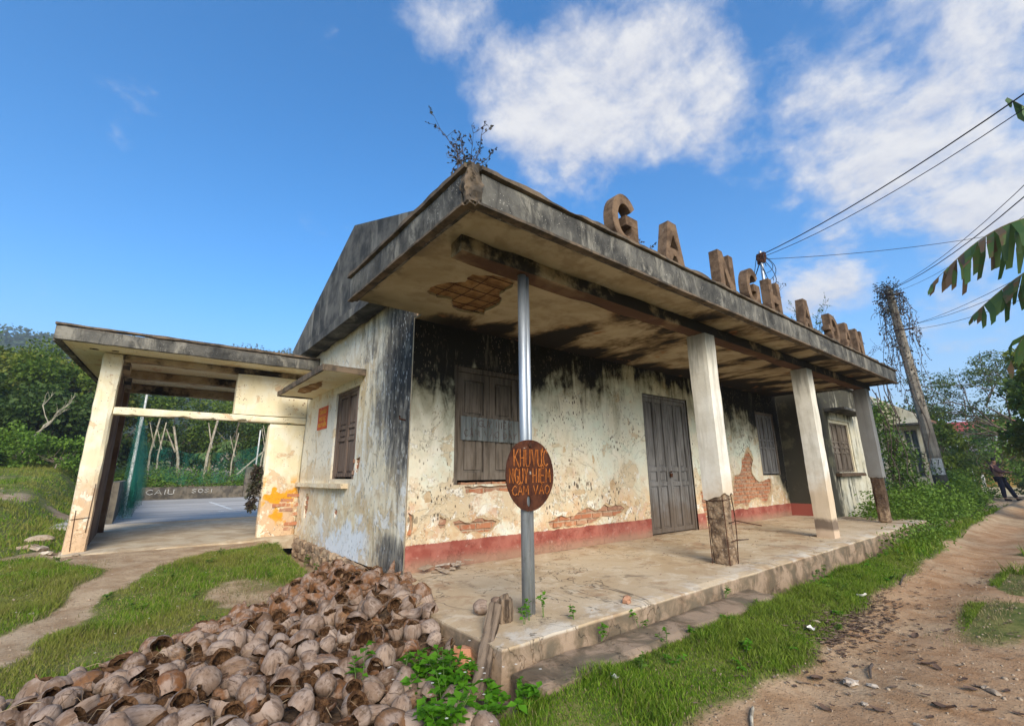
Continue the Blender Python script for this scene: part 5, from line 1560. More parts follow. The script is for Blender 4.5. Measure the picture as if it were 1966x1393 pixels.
joined('heap_husks', rest, 'lower layer of coconut husks filling the heap', 'coconut husks')
# loose fibre
rng = np.random.default_rng(9); mb = MB()
for k in range(420):
    x, y = rng.uniform(-3.2, -.4), rng.uniform(-2.9, 1.0)
    if not pip(np.array([x]), np.array([y]), HEAP)[0]: continue
    z = float(ground_h(np.array([x]), np.array([y]))[0] + heap_h(np.array([x]), np.array([y]))[0]) + rng.uniform(.03, .10)
    a = rng.uniform(0, 6.28); L = rng.uniform(.04, .16)
    mb.tube([(x, y, z), (x + L * .5 * math.cos(a), y + L * .5 * math.sin(a), z + rng.uniform(.0, .03)), (x + L * math.cos(a + .4), y + L * math.sin(a + .4), z - .01)], .0014, 3, cap=False)
props(mb.build('loose_fibre', 'coir'), 'loose strands of coir scattered over the husk heap', 'fibre', kind='stuff')
for x, y, k in ((.0, -1.62, 'lobed'), (-.2, -1.66, 'cup')):
    props(link('coconut_husk', HK[k][0], None, (x, y, .05), Euler((1.5, .3, 1.0)), (.9, .9, .9)), {'lobed': 'two-lobed coconut husk stranded on the veranda floor beside the post', 'cup': 'broken husk cup stranded on the veranda edge behind the timber'}[k], 'coconut husk')

# ------------------------------------------------------------------ timber leaning on the step corner
mb = MB(); mb.rbox(-.045, .045, -.028, .028, -.36, .36, seg=.03, amp=.013, fr=9, seed=7, round_=.012)
tb = props(link('weathered_timber', mesh('weathered_timber', mb.v, mb.f, 'raw_wood'), None, (-.46, -2.10, -.03)), 'rotten timber offcut leaning on the veranda corner above the weeds', 'timber')
tb.rotation_euler = (Vector((-.22, -1.86, .07)) - Vector((-.68, -2.32, -.20))).to_track_quat('Z', 'Y').to_euler()
mb = MB(); mb.rbox(-.05, .05, -.04, .04, -.10, .10, seg=.03, amp=.03, fr=12, seed=17, round_=.02)
props(link('wood_stump', mesh('wood_stump', mb.v, mb.f, 'raw_wood'), None, (-.17, -1.90, .07)), 'short grey stump standing beside the foot of the steel post', 'stump')

# ------------------------------------------------------------------ rubble and litter
def stones(name, seed, n=5, amp=.3):
    out = []
    for k in range(n):
        mb = MB(); mb.rbox(-.5, .5, -.5, .5, -.32, .32, seg=.3, amp=amp, fr=2.2, seed=seed + k, round_=.16); out.append(mb)
    return out
SM = [mesh('stone', m_.v, m_.f, 'stone') for m_ in stones('stone', 200)]
BM = [mesh('brick_chunk', m_.v, m_.f, 'brick') for m_ in stones('brick_chunk', 240, 3, .2)]
def onground(x, y): return float(ground_h(np.array([x]), np.array([y]))[0])
props(link('brick_chunk', BM[0], None, (.83, -2.14, .022), Euler((.1, .2, .5)), (.085, .07, .09)), 'brown brick stub lying on the veranda edge', 'brick')
props(link('brick_chunk', BM[1], None, (-.55, -1.98, -.12), Euler((.3, .2, .9)), (.20, .16, .20)), 'squared brick block under the leaning timber', 'brick')
sr = random.Random(4)
for k, (x, y) in enumerate([(.25, -.2), (.34, -.14), (.45, -.2), (.30, -.28), (.55, -.10), (.62, -.04), (.40, -.08), (.18, -.12), (.52, -.22), (.7, -.12)]):
    mb = MB(); mb.rbox(-.5, .5, -.5, .5, -.06, .06, seg=.2, amp=.07, fr=3, seed=300 + k, round_=.05)
    props(link('plaster_flake', mesh('plaster_flake', mb.v, mb.f, 'stone'), None, (x, y, .014 + .006 * k), Euler((sr.uniform(-.15, .15), sr.uniform(-.15, .15), sr.uniform(0, 6))), (sr.uniform(.07, .17), sr.uniform(.05, .11), .09)),
          'fallen plaster flake on the veranda floor below the red skirting', 'plaster flake', 'plaster flakes at the wall foot')
for k, (x, y, s) in enumerate([(-3.35, 6.3, .30), (-3.2, 5.0, .20), (-3.1, 4.75, .16), (-3.35, 5.3, .22), (-2.98, 4.45, .12), (-2.75, 4.0, .1)]):
    props(link('stone', SM[k % 5], None, (x, y, onground(x, y) + s * .12), Euler((.1, .1, k)), (s, s * .7, s * .5)), 'flat broken stone in the grass beside the porch column', 'stone', 'stones beside the porch column')
for k, (x, y, s) in enumerate([(1.29, -3.42, .10), (1.33, -3.52, .06), (1.75, -3.95, .05), (1.70, -3.99, .07), (1.12, -3.30, .035), (1.05, -3.55, .045), (2.25, -2.92, .06), (.1, -2.75, .04), (.95, -3.80, .045), (1.5, -3.7, .04), (2.75, -2.40, .07), (3.3, -2.42, .06), (3.6, -2.5, .05)]):
    props(link('stone', SM[(k + 2) % 5], None, (x, y, onground(x, y) + s * .15), Euler((.1, .1, k * 1.3)), (s, s * .6, s * .5)), 'pale pebble lying on the clay lane and verge', 'stone', 'pale pebbles along the lane')
# sticks
for k, (p0, p1, lab) in enumerate([((.50, -3.20, 0), (.27, -3.30, 0), 'peeled pale stick lying where the grass meets the lane'), ((5.0, -2.95, 0), (4.4, -3.02, 0), 'thin grey stick across the lane edge'), ((1.72, -3.42, 0), (1.45, -3.48, 0), 'bent brown twig on the clay lane'), ((4.3, -1.1, .013), (4.9, -1.2, .013), 'dark twig on the veranda floor by the door')]):
    a = Vector(p0); b = Vector(p1)
    if p0[2] == 0: a.z = onground(a.x, a.y) + .012; b.z = onground(b.x, b.y) + .012
    mb = MB(); mb.tube([a, (a + b) / 2 + Vector((.01, .012, .006)), b], [.008, .009, .006], 7)
    props(mb.build('stick', 'pale_bark' if k == 0 else 'twig'), lab, 'stick')
# curled husk scraps and leaves on the lane
def scrap(seed):
    rng = np.random.default_rng(seed); u = np.linspace(-1, 1, 7); v = np.linspace(-1, 1, 5); U, Vv = np.meshgrid(u, v, indexing='ij')
    Z = .5 * U ** 2 * rng.uniform(.3, 1) + .25 * Vv ** 2 + (fbm2(U, Vv, 2, seed) - .5) * .5
    P = np.stack([U * (1 - .3 * Vv ** 2), Vv * .5 * (1 - .35 * U ** 2), Z * .5], -1); idx = np.arange(35).reshape(7, 5)
    q = np.stack([idx[:-1, :-1], idx[1:, :-1], idx[1:, 1:], idx[:-1, 1:]], -1).reshape(-1, 4)
    return P.reshape(-1, 3), q
SC = [mesh('husk_scrap', *scrap(k), 'litter_leaf', smooth=True) for k in range(5)]
for k, (x, y, s) in enumerate([(1.19, -3.27, .085), (1.98, -3.66, .07), (1.93, -3.71, .05), (1.65, -3.90, .06), (1.26, -3.85, .08), (2.70, -3.45, .07), (1.0, -3.62, .05), (2.4, -3.5, .05), (3.0, -3.6, .05), (.85, -3.42, .05), (.62, -3.55, .04), (1.4, -4.0, .05)]):
    props(link('husk_scrap', SC[k % 5], None, (x, y, onground(x, y) + .01), Euler((.1, .2, k * 1.9)), (s * .72, s * .72, s * .6)), 'dark curled husk scrap lying on the clay lane', 'husk scrap', 'husk scraps on the lane')
rng = np.random.default_rng(31); V = []; F = []; o_ = 0
for k in range(1250):
    if k < 950: x, y = rng.normal(2.55, .62), rng.normal(-3.05, .14)
    else: x, y = rng.uniform(-.2, 6), rng.uniform(-4.4, -2.9)
    P, q = scrap(int(rng.integers(0, 12))); s = rng.uniform(.008, .028); a = rng.uniform(0, 6.28); ca, sa = math.cos(a), math.sin(a)
    P = P * s; P = np.stack([P[:, 0] * ca - P[:, 1] * sa + x, P[:, 0] * sa + P[:, 1] * ca + y, P[:, 2] * .7 + onground(x, y) + .004 + rng.uniform(0, .012)], -1)
    V.append(P); F.append(q + o_); o_ += len(P)
props(link('leaf_litter', mesh('leaf_litter', np.concatenate(V), np.concatenate(F), 'litter_leaf')), 'dry brown leaf litter drifted along the lane edge', 'leaf litter', kind='stuff')
V = []; F = []; o_ = 0
bv = np.array(SM[0].vertices[0].co)
cube = np.array([(-1, -1, -1), (1, -1, -1), (1, 1, -1), (-1, 1, -1), (-.7, -.6, 1), (.6, -.7, 1), (.7, .6, 1), (-.6, .7, 1)]) * .5; cf = np.array([(0, 3, 2, 1), (4, 5, 6, 7), (0, 1, 5, 4), (1, 2, 6, 5), (2, 3, 7, 6), (3, 0, 4, 7)])
for k in range(1900):
    if k < 1300:
        x, y = rng.uniform(-.6, 8), rng.uniform(-4.6, -2.65); zz = onground(x, y)
        if y > -3 and x < 3.2 and rng.random() < .5: continue
    elif k < 1600: x, y = rng.uniform(0, 6), rng.uniform(-2.2, -.05); zz = .002
    else: x, y = rng.uniform(-3.4, -1.2), rng.uniform(-.2, 4.2); zz = onground(x, y)
    s = rng.uniform(.003, .011) * (1.8 if rng.random() < .07 else 1); a = rng.uniform(0, 6.28); ca, sa = math.cos(a), math.sin(a)
    P = cube * np.array([s, s * .7, s * .5]) * 1.6; P = np.stack([P[:, 0] * ca - P[:, 1] * sa + x, P[:, 0] * sa + P[:, 1] * ca + y, P[:, 2] + zz + s * .25], -1)
    V.append(P); F.append(cf + o_); o_ += 8
props(link('gravel', mesh('gravel', np.concatenate(V), np.concatenate(F), 'stone')), 'fine gravel and plaster crumbs strewn over lane and floor', 'gravel', kind='stuff')
for k, (x, y, s, lab) in enumerate([(1.95, -2.98, .055, 'crumpled white plastic scrap on the verge beside leaf litter'), (-.05, -2.72, .045, 'torn white wrapper lying in the verge grass'), (3.35, -2.95, .05, 'white plastic shred at the lane edge')]):
    props(link('plastic_scrap', mesh('plastic_scrap', *scrap(40 + k), 'litter_white', smooth=True), None, (x, y, onground(x, y) + .03), Euler((.4, .2, k)), (s, s, s * 1.4)), lab, 'litter')
# ------------------------------------------------------------------ weeds and roof plants
def weed(x, y, z, h, n, size, spread, seed, label, group=None, mat='leaf_weed', cat='weed', lean=(0, 0)):
    rng = np.random.default_rng(seed); t = empty('weed', (x, y, z), label, cat, group); mb = MB(); P = []; D = []
    stems = max(2, n // 16)
    for s in range(stems):
        a = rng.uniform(0, 6.28); r = spread * rng.uniform(.2, 1); hh = h * rng.uniform(.5, 1)
        b = Vector((x + r * .2 * math.cos(a), y + r * .2 * math.sin(a), z)); e = Vector((x + r * math.cos(a) + lean[0] * hh, y + r * math.sin(a) + lean[1] * hh, z + hh)); m_ = (b + e) / 2 + Vector((0, 0, hh * .15))
        mb.tube([b, m_, e], [.0028, .0022, .0012], 4, cap=False)
        for k in range(n // stems):
            f = rng.uniform(.25, 1.0); p = b.lerp(m_, f * 2) if f < .5 else m_.lerp(e, f * 2 - 1); an = rng.uniform(0, 6.28)
            P.append(p); D.append((math.cos(an), math.sin(an), rng.uniform(-.2, .5)))
    mb.build('stem', 'green_stem', t)
    P = np.array([p[:] for p in P]); D = np.array(D); N = np.tile([0, 0, 1.0], (len(P), 1)) + rng.normal(size=P.shape) * .25
    V, F = leaf_arrays(P, D, N, size * rng.uniform(.6, 1.3, len(P)), .34, .10, rng)
    o = link('foliage', mesh('foliage', V, F, mat), t); o['kind'] = 'stuff'
    return t
wl = 'bright green leafy weed growing round the foot of the leaning timber'
for k, (x, y, h, n, sp) in enumerate([(-.86, -2.30, .30, 170, .19), (-.74, -2.14, .32, 170, .17), (-1.0, -2.52, .28, 190, .20), (-.92, -2.08, .26, 120, .15), (-.62, -2.42, .15, 80, .14), (-.52, -2.55, .12, 70, .13), (-.86, -2.62, .16, 100, .16), (-1.12, -2.72, .15, 90, .16), (-.36, -2.42, .10, 50, .09), (-.70, -1.98, .2, 60, .10)]):
    weed(x, y, onground(x, y) - .01, h, n, .055, sp, 400 + k, wl, 'weeds round the timber')
for k, (x, y, h, n, sp, lab) in enumerate([(-1.18, -1.95, .30, 26, .09, 'tall weed with broad leaves poking through the husk heap'), (-1.0, -2.05, .26, 20, .08, 'slender weed sprouting among the husks')]):
    weed(x, y, onground(x, y) + .05, h, n, .055, sp, 430 + k, lab)
for k, (x, y) in enumerate([(-.30, -.16), (-.22, -.38), (-.36, -.55)]): weed(x, y, onground(x, y) + .18, .20, 50, .035, .12, 440 + k, 'small weed between the husk heap and the veranda edge', 'weeds beside the heap')
for k, (x, y, z) in enumerate([(-.02, -1.98, .0), (.10, -1.99, .0), (-.10, -2.02, .0), (.22, -2.17, -.02)]): weed(x, y, z, .14, 22, .034, .05, 450 + k, 'little weed in the crack at the steel post foot', 'weeds at the post foot')
for k, (x, y, z) in enumerate([(.32, -2.31, -.118), (.75, -2.31, -.118), (2.0, -2.30, -.12), (4.1, -2.30, -.22), (4.3, -2.33, -.22)]): weed(x, y, z, .11, 24, .032, .07, 460 + k, 'small weed tuft against the veranda edge', 'weeds along the step')
for k, (x, y) in enumerate([(-.22, 1.0), (-.2, 1.5), (-.20, 2.1), (-.16, .25), (-.18, 2.9)]): weed(x, y, onground(x, y), .20 if k else .3, 46, .04, .11, 470 + k, 'weed growing against the stone plinth', 'weeds along the plinth', mat='leaf_shrub')
rng = np.random.default_rng(6)
for k in range(26):
    x = rng.uniform(-3.0, -.5); y = rng.uniform(-.2, 4.0)
    if grass_mask(np.array([x]), np.array([y]))[0] < .5 or pip(np.array([x]), np.array([y]), HEAP)[0]: continue
    weed(x, y, onground(x, y), rng.uniform(.05, .10), 34, .030, .13, 480 + k, 'low broad-leaved weed in the lawn', 'weeds in the lawn', mat='leaf_shrub')
for k in range(46):
    x = rng.uniform(-.4, 6.5); y = rng.uniform(-3.2, -2.55)
    if grass_mask(np.array([x]), np.array([y]))[0] < .35: continue
    weed(x, y, onground(x, y), rng.uniform(.05, .13), 30, .028, .09, 520 + k, 'small leafy weed standing in the verge grass', 'weeds in the verge', mat='leaf_weed' if k % 3 else 'leaf_shrub')
# small white flowers in grass and weeds
V = []; F = []; o_ = 0
for k in range(150):
    x, y = (rng.uniform(-3.4, -.5), rng.uniform(-.4, 4.2)) if k < 70 else ((rng.uniform(-1.1, -.5), rng.uniform(-2.7, -2.0)) if k < 88 else (rng.uniform(-9, -3.6), rng.uniform(4, 18)))
    if k < 70 and grass_mask(np.array([x]), np.array([y]))[0] < .4: continue
    z = onground(x, y) + (rng.uniform(.03, .09) if k < 70 else rng.uniform(.12, .26)); s = .006 if k < 88 else .028
    for j in range(5):
        a = j * 1.2566; V += [(x, y, z), (x + s * math.cos(a - .4), y + s * math.sin(a - .4), z + s * .3), (x + s * 1.5 * math.cos(a), y + s * 1.5 * math.sin(a), z + s * .2), (x + s * math.cos(a + .4), y + s * math.sin(a + .4), z + s * .3)]
        F.append((o_, o_ + 1, o_ + 2, o_ + 3)); o_ += 4
props(link('white_flowers', mesh('white_flowers', V, F, 'litter_white')), 'tiny white flowers dotted through the grass', 'flowers', kind='stuff')

def twiggy(name, x, y, z, h, spread, nb, seed, leaves, label, group=None, mat='leaf_dry', lsize=.022, lean=(0, 0)):
    rng = np.random.default_rng(seed); t = empty(name, (x, y, z), label, 'plant', group); mb = MB(); tips = []
    for s in range(nb):
        a = rng.uniform(0, 6.28); el = rng.uniform(.3, 1.0); L = h * rng.uniform(.5, 1.0)
        p = Vector((x + rng.normal() * .04, y + rng.normal() * .04, z)); d = Vector((math.cos(a) * spread * (1 - el * .6) + lean[0], math.sin(a) * spread * (1 - el * .6) + lean[1], 1)).normalized()
        path = [p]; 
        for k in range(5): d = (d + Vector(rng.normal(size=3) * .16)).normalized(); path.append(path[-1] + d * L / 5)
        mb.tube(path, [.0042 * (1 - .16 * k) for k in range(6)], 4, cap=False)
        for k in range(2, 6):
            for j in range(2):
                dd = (d + Vector(rng.normal(size=3) * .7)).normalized(); ll = L * rng.uniform(.10, .26); q = path[k]
                e = q + dd * ll; mb.tube([q, (q + e) / 2 + Vector(rng.normal(size=3) * .01), e], [.0022, .0017, .001], 3, cap=False)
                tips += [(q.lerp(e, f), dd) for f in rng.uniform(.3, 1, leaves)]
    mb.build('stem', 'twig', t)
    P = np.array([p[:] for p, d in tips]); D = np.array([d[:] for p, d in tips]) + rng.normal(size=P.shape) * .6; N = rng.normal(size=P.shape)
    V, F = leaf_arrays(P, D, N, lsize * rng.uniform(.6, 1.3, len(P)), .32, .1, rng)
    o = link('foliage', mesh('foliage', V, F, mat), t); o['kind'] = 'stuff'
twiggy('roof_shrub', -.76, -2.28, 2.95, .44, .9, 13, 1, 4, 'half-bare shrub rooted in the broken canopy corner')
V0 = weed(-.70, -2.33, 2.95, .16, 60, .035, .12, 88, 'fresh green sprig at the base of the roof-corner shrub')
twiggy('roof_weed', 1.27, -2.25, 2.93, .34, .5, 3, 3, 4, 'thin roof weed between the first two concrete letters')
twiggy('roof_weed', 4.42, -2.2, 2.93, .85, .3, 4, 5, 5, 'tall wiry roof weed after the letter H')
twiggy('roof_weed', 5.75, -2.15, 2.93, .70, .9, 10, 6, 6, 'bushy roof weed before the letter D', mat='leaf_vine')
twiggy('roof_weed', 6.60, -2.0, 2.93, .95, .8, 8, 7, 6, 'spreading roof weed behind the letters D and A', mat='leaf_vine')
twiggy('roof_weed', 8.15, -2.2, 2.93, .65, 1.2, 7, 8, 4, 'straggly roof weed past the last letter N')

# ------------------------------------------------------------------ cables, poles
def cable(a, b, sag, r, label, group=None, n=26):
    a = Vector(a); b = Vector(b); pts = []
    for k in range(n + 1):
        t = k / n; p = a.lerp(b, t); p.z -= sag * 4 * t * (1 - t); pts.append(p)
    mb = MB(); mb.tube(pts, r * .72, 5)
    return props(mb.build('overhead_cable', 'cable_black'), label, 'cable', group)
POLE_T = Vector((15.86, -1.50, 6.66)); PM = Vector((15.98, -1.52, 5.35))
cable(POLE_T + Vector((-.1, -.05, -.05)), (-10, -12.0, 6.55), 1.75, .013, 'thick black cable leaving the vine-topped pole head')
cable(POLE_T + Vector((-.1, .1, -.05)), (-10, -11.8, 7.2), 1.95, .008, 'thinner cable running above the thick pole-head cable')
cable(POLE_T + Vector((0, .15, -.15)), (-10, -12.4, 6.9), 2.1, .006, 'thinnest cable from the vine-topped pole head')
for k, (dz, sg_) in enumerate(((0, 1.5), (.06, 1.75), (-.06, 1.95))): cable(PM + Vector((-.1, 0, dz)), (-10, -12.1 - .15 * k, 5.1 + .1 * k), sg_, .007, 'cable strung from the iron bracket halfway up the leaning pole', 'cables from the pole bracket')
CT = Vector((6.10, -1.50, 4.83))
cable(CT, (0, -11.5, 6.3), .85, .011, 'twisted supply cable rising from the canopy roof mast')
cable(CT + Vector((.02, .02, -.04)), (0, -11.3, 6.55), 1.1, .007, 'slack thin cable beside the twisted supply cable')
cable(CT + Vector((0, 0, -.08)), (14.5, -8.2, 6.9), .45, .007, 'single thin cable from the roof mast toward the banana leaves')
mt = empty('cable_mast', (6.06, -1.5, 2.93), 'rusty pipe mast with tangled cables on the canopy roof', 'mast')
mb = MB(); mb.tube([(6.02, -1.5, 2.92), (6.10, -1.5, 4.90)], .028, 10); mb.build('pipe', 'galvanised_steel', mt)
rng = np.random.default_rng(12)
for k in range(9):
    c = CT + Vector(rng.normal(size=3) * .06); w = rng.uniform(.08, .26); dr = rng.uniform(.25, .75); a = rng.uniform(0, 6.28)
    pts = [c]; 
    for j in range(1, 11):
        t = j / 10; pts.append(c + Vector((math.cos(a) * w * math.sin(t * math.pi), math.sin(a) * w * math.sin(t * math.pi), -dr * math.sin(t * math.pi * .5) if k % 2 else -dr * math.sin(t * math.pi))))
    mb = MB(); mb.tube(pts, .006, 4); mb.build('cable_loop', 'cable_black', mt)
mb = MB(); mb.rbox(6.05, 6.15, -1.57, -1.43, 4.66, 4.86, seg=.04, amp=.03, fr=14, seed=4); mb.build('junction', 'rebar_rust', mt)

up = empty('utility_pole', (16.7, -1.62, -.3), 'leaning concrete power pole painted with numbers, head smothered in dead vines', 'utility pole')
mb = MB(); B0 = Vector((16.72, -1.62, -.35)); mb.tube([B0.lerp(POLE_T, t) for t in np.linspace(0, 1, 9)], [.19 - .085 * t for t in np.linspace(0, 1, 9)], 10); mb.build('shaft', 'pole_concrete', up)
def pole_at(z): t = (z - B0.z) / (POLE_T.z - B0.z); return B0.lerp(POLE_T, t), .19 - .085 * t
pc, pr = pole_at(1.05)
dirc = Vector((-2.2448, -4.5935)) - Vector((pc.x, pc.y)); ang0 = math.atan2(dirc.y, dirc.x)
mb = MB()
for k in range(10):
    a0 = ang0 - .95 + 1.9 * k / 10; a1 = ang0 - .95 + 1.9 * (k + 1) / 10
    q = []
    for zz in (.84, 1.32):
        c0, r0 = pole_at(zz)
        for a in (a0, a1): q.append((c0.x + (r0 + .009) * math.cos(a), c0.y + (r0 + .009) * math.sin(a), zz))
    mb.add(q, [(0, 1, 3, 2)])
mb.build('number_patch', 'white_paint', up)
def pole_map(u, w, d):
    c0, r0 = pole_at(w); a = ang0 + u / r0; return (c0.x + (r0 + .012) * math.cos(a), c0.y + (r0 + .012) * math.sin(a), w)
mb = MB(); strokes(mb, [('1',), ('7',)], -.12, .12, 1.12, 1.28, .011, pole_map, 3, 0.0); strokes(mb, [('4',), ('3',)], -.12, .12, .89, 1.05, .011, pole_map, 4, 0.0); mb.build('lettering', 'black_paint', up)
for zz in (5.3, 6.45):
    c0, r0 = pole_at(zz); mb = MB(); mb.tube([(c0.x + (r0 + .01) * math.cos(a), c0.y + (r0 + .01) * math.sin(a), zz) for a in np.linspace(0, 2 * math.pi, 17)], .02, 5); mb.tube([(c0.x, c0.y - r0, zz), (c0.x, c0.y - r0 - .25, zz)], .025, 6); mb.build('bracket', 'rebar_rust', up)
vn = empty('pole_vine', (16.1, -1.5, 3.5), 'dry hanging vine draped from the leaning pole head', 'vine')
rng = np.random.default_rng(21); P = []; mb = MB()
for k in range(48):
    c0, r0 = pole_at(rng.uniform(5.3, 6.6)); a = rng.uniform(0, 6.28); p = Vector((c0.x + math.cos(a) * rng.uniform(.08, .38), c0.y + math.sin(a) * rng.uniform(.08, .38), c0.z)); L = rng.uniform(.4, 3.2) * (.3 if rng.random() < .4 else 1); path = [p]
    for j in range(8): path.append(path[-1] + Vector((rng.normal() * .06, rng.normal() * .06, -L / 8)))
    mb.tube(path, .008, 3, cap=False)
    for j in range(int(10 * L) + 8): t = rng.uniform(0, 7.9); q = path[int(t)].lerp(path[int(t) + 1], t % 1); P.append(q + Vector(rng.normal(size=3) * .05))
mb.build('stem', 'twig', vn)
cen = [pole_at(z)[0] + Vector((math.cos(a), math.sin(a), 0)) * .2 for z, a in zip(rng.uniform(5.9, 6.8, 26), rng.uniform(0, 6.28, 26))]
V1, F1 = cloud_leaves(rng, [c[:] for c in cen], [.22] * 26, [46] * 26, .07)
P = np.array([p[:] for p in P]); V2, F2 = leaf_arrays(P, rng.normal(size=P.shape), rng.normal(size=P.shape), .075 * rng.uniform(.5, 1.3, len(P)), .33, .1, rng)
o = link('foliage', mesh('foliage', np.concatenate([V1, V2]), np.concatenate([F1, F2 + len(V1)]), 'leaf_dry'), vn); o['kind'] = 'stuff'

# ------------------------------------------------------------------ trees
def tree(name, x, y, h, cr, seed, label, cat='tree', group=None, mat='leaf_forest', bark='bark', n=5000, ls=.16, trunk=.14, base=.35, clumps=34, flat=.8, zoff=0.0, cl_r=.26, lean=(0, 0)):
    rng = np.random.default_rng(seed); z0 = onground(x, y) + zoff - .05; t = empty(name, (x, y, z0), label, cat, group)
    top = Vector((x + lean[0], y + lean[1], z0 + h)); mb = MB()
    cz = z0 + h * (base + (1 - base) / 2); hz_ = h * (1 - base) / 2
    cs = []
    for k in range(clumps):
        q = rng.normal(size=3); q /= np.linalg.norm(q); q *= rng.uniform(.45, 1.0) ** .6
        f = .5 + .5 * (q[2]); cs.append(Vector((x + lean[0] * f + q[0] * cr, y + lean[1] * f + q[1] * cr, cz + q[2] * hz_)))
    tp = Vector((x + lean[0] * .5, y + lean[1] * .5, z0 + h * max(base * .95, .3)))
    b = Vector((x, y, z0)); mb.tube([b, b.lerp(tp, .5) + Vector(rng.normal(size=3) * .06), tp], [trunk, trunk * .8, trunk * .6], 8)
    for c in cs[:18]:
        s = b.lerp(tp, rng.uniform(.65, 1)); mm = s.lerp(c, .5) + Vector(rng.normal(size=3) * .12 * cr) ; mb.tube([s, mm, c], [trunk * .42, trunk * .24, trunk * .06], 5, cap=False)
    mb.build('trunk', bark, t)
    rr = cr * cl_r * rng.uniform(.7, 1.4, len(cs)); per = (rr ** 2 / (rr ** 2).sum() * n).astype(int) + 4
    V, F = cloud_leaves(rng, [c[:] for c in cs], rr, per, ls, asp=.34, up=.55, flat=flat)
    o = link('crown', mesh('crown', V, F, mat), t); o['kind'] = 'stuff'
    return t
# wooded edge behind the meadow, left of the porch
L1 = 'tall forest tree on the wooded edge behind the meadow'
for k, (x, y, h, cr, mat, lab) in enumerate([
    (-9.5, 24, 4.9, 2.3, 'leaf_forest', 'dark green forest tree behind the bare branched tree'), (-6.2, 25.5, 4.6, 2.2, 'leaf_forest', 'mid green rounded tree on the meadow edge'), (-8.0, 28.5, 5.4, 2.5, 'leaf_olive', 'olive-yellow tree rising from the forest edge'), (-4.6, 29, 5.2, 2.4, 'leaf_olive', 'yellow-green tree behind the porch roof corner'),
    (-12.5, 29, 5.9, 2.9, 'leaf_forest', 'broad forest tree far along the meadow edge'), (-5.3, 22.8, 3.4, 1.8, 'leaf_dark', 'low dark bushy tree beside the porch column'), (-8.0, 22.2, 3.4, 1.9, 'leaf_dark', 'dense dark low tree above the meadow shrubs'), (-10.5, 34, 6.3, 3.0, 'leaf_forest', 'tall green tree in the second forest row'), (-6.6, 35, 6.2, 3.0, 'leaf_forest', 'tall tree below the far hill behind the porch fascia'), (-14.5, 25, 5.4, 2.6, 'leaf_olive', 'olive tree at the outer end of the meadow')]):
    tree('forest_tree', x, y, h, cr, 600 + k, lab, group='trees on the wooded edge', mat=mat, n=7500, ls=.21, trunk=.13, base=.10, clumps=44)
for k, (x, y, h) in enumerate([(-7.0, 19.2, 1.2), (-5.5, 19.6, 1.3), (-8.8, 19.5, 1.1), (-4.6, 18.6, 1.2), (-10.6, 20, 1.3), (-6.2, 20.6, 1.5), (-3.9, 20.0, 1.5)]):
    tree('shrub', x, y, h, .95, 640 + k, 'leafy green shrub at the top of the meadow', 'shrub', 'shrubs on the meadow edge', 'leaf_shrub', n=1700, ls=.12, trunk=.03, base=.0, clumps=20)
# bare branching tree
bt = empty('bare_tree', (-6.45, 20.4, onground(-6.45, 20.4)), 'leaning bare-branched tree in front of the dark forest', 'tree')
rng = np.random.default_rng(3); mb = MB()
def branch(p, d, L, r, lv):
    e = p + d * L; m_ = (p + e) / 2 + Vector(rng.normal(size=3) * L * .06); mb.tube([p, m_, e], [r, r * .85, r * .6], 6, cap=False)
    if lv > 0:
        for k in range(2 if lv > 1 else 3): branch(e if k < 1 else m_.lerp(e, .5), (d + Vector((rng.normal() * .55, rng.normal() * .3, rng.normal() * .35 + .1))).normalized(), L * rng.uniform(.55, .8), r * .58, lv - 1)
branch(Vector((-6.45, 20.4, onground(-6.45, 20.4) - .1)), Vector((.62, 0, .70)).normalized(), 1.35, .055, 4)
mb.build('trunk', 'pale_bark', bt)

# ---- behind the court: low wall, concrete post, net, trees
lw = empty('low_court_wall', (.5, 23, 0), 'dark low concrete wall at the court end with white graffiti letters', 'wall')
mb = MB(); mb.rbox(-6, 9, 23.0, 23.2, -.1, .56, seg=.3, amp=.01, seed=120); mb.build('coping_wall', 'dark_concrete', lw)
mb = MB(); fg = lambda u, w, d: (u, 22.985, w)
strokes(mb, [('S',), ('O',), ('S',), ('I',)], -.15, .75, .26, .44, .013, fg, 9); strokes(mb, [('C',), ('A',), ('I',), ('U',)], -1.9, -.75, .22, .44, .013, fg, 11)
mb.build('lettering', 'white_paint', lw)
mb = MB(); mb.rbox(2.0, 2.35, 22.75, 22.98, .0, 1.5, seg=.12, amp=.012, seed=121); props(mb.build('concrete_post', 'dark_concrete'), 'weathered stub of concrete post before the low court wall', 'post')
mb = MB(); mb.rbox(-2.75, -2.55, 8.7, 22.9, .0, .9, seg=.25, amp=.015, seed=122); props(mb.build('court_side_wall', 'dark_concrete'), 'stained concrete wall along the court side under the net', 'wall')
hd = empty('hedge', (0, 25, .5), 'green creeper-covered bank behind the low court wall', 'hedge')
rng = np.random.default_rng(40); nn = 260; cx = rng.uniform(-6, 8, nn); cy = rng.uniform(23.3, 26.5, nn); cz_ = ground_h(cx, cy) + .35 + rng.uniform(0, .55, nn) + (cy - 23.3) * .12
V, F = cloud_leaves(rng, np.stack([cx, cy, cz_], -1), [.42] * nn, [46] * nn, .13); o = link('foliage', mesh('foliage', V, F, 'leaf_shrub'), hd); o['kind'] = 'stuff'
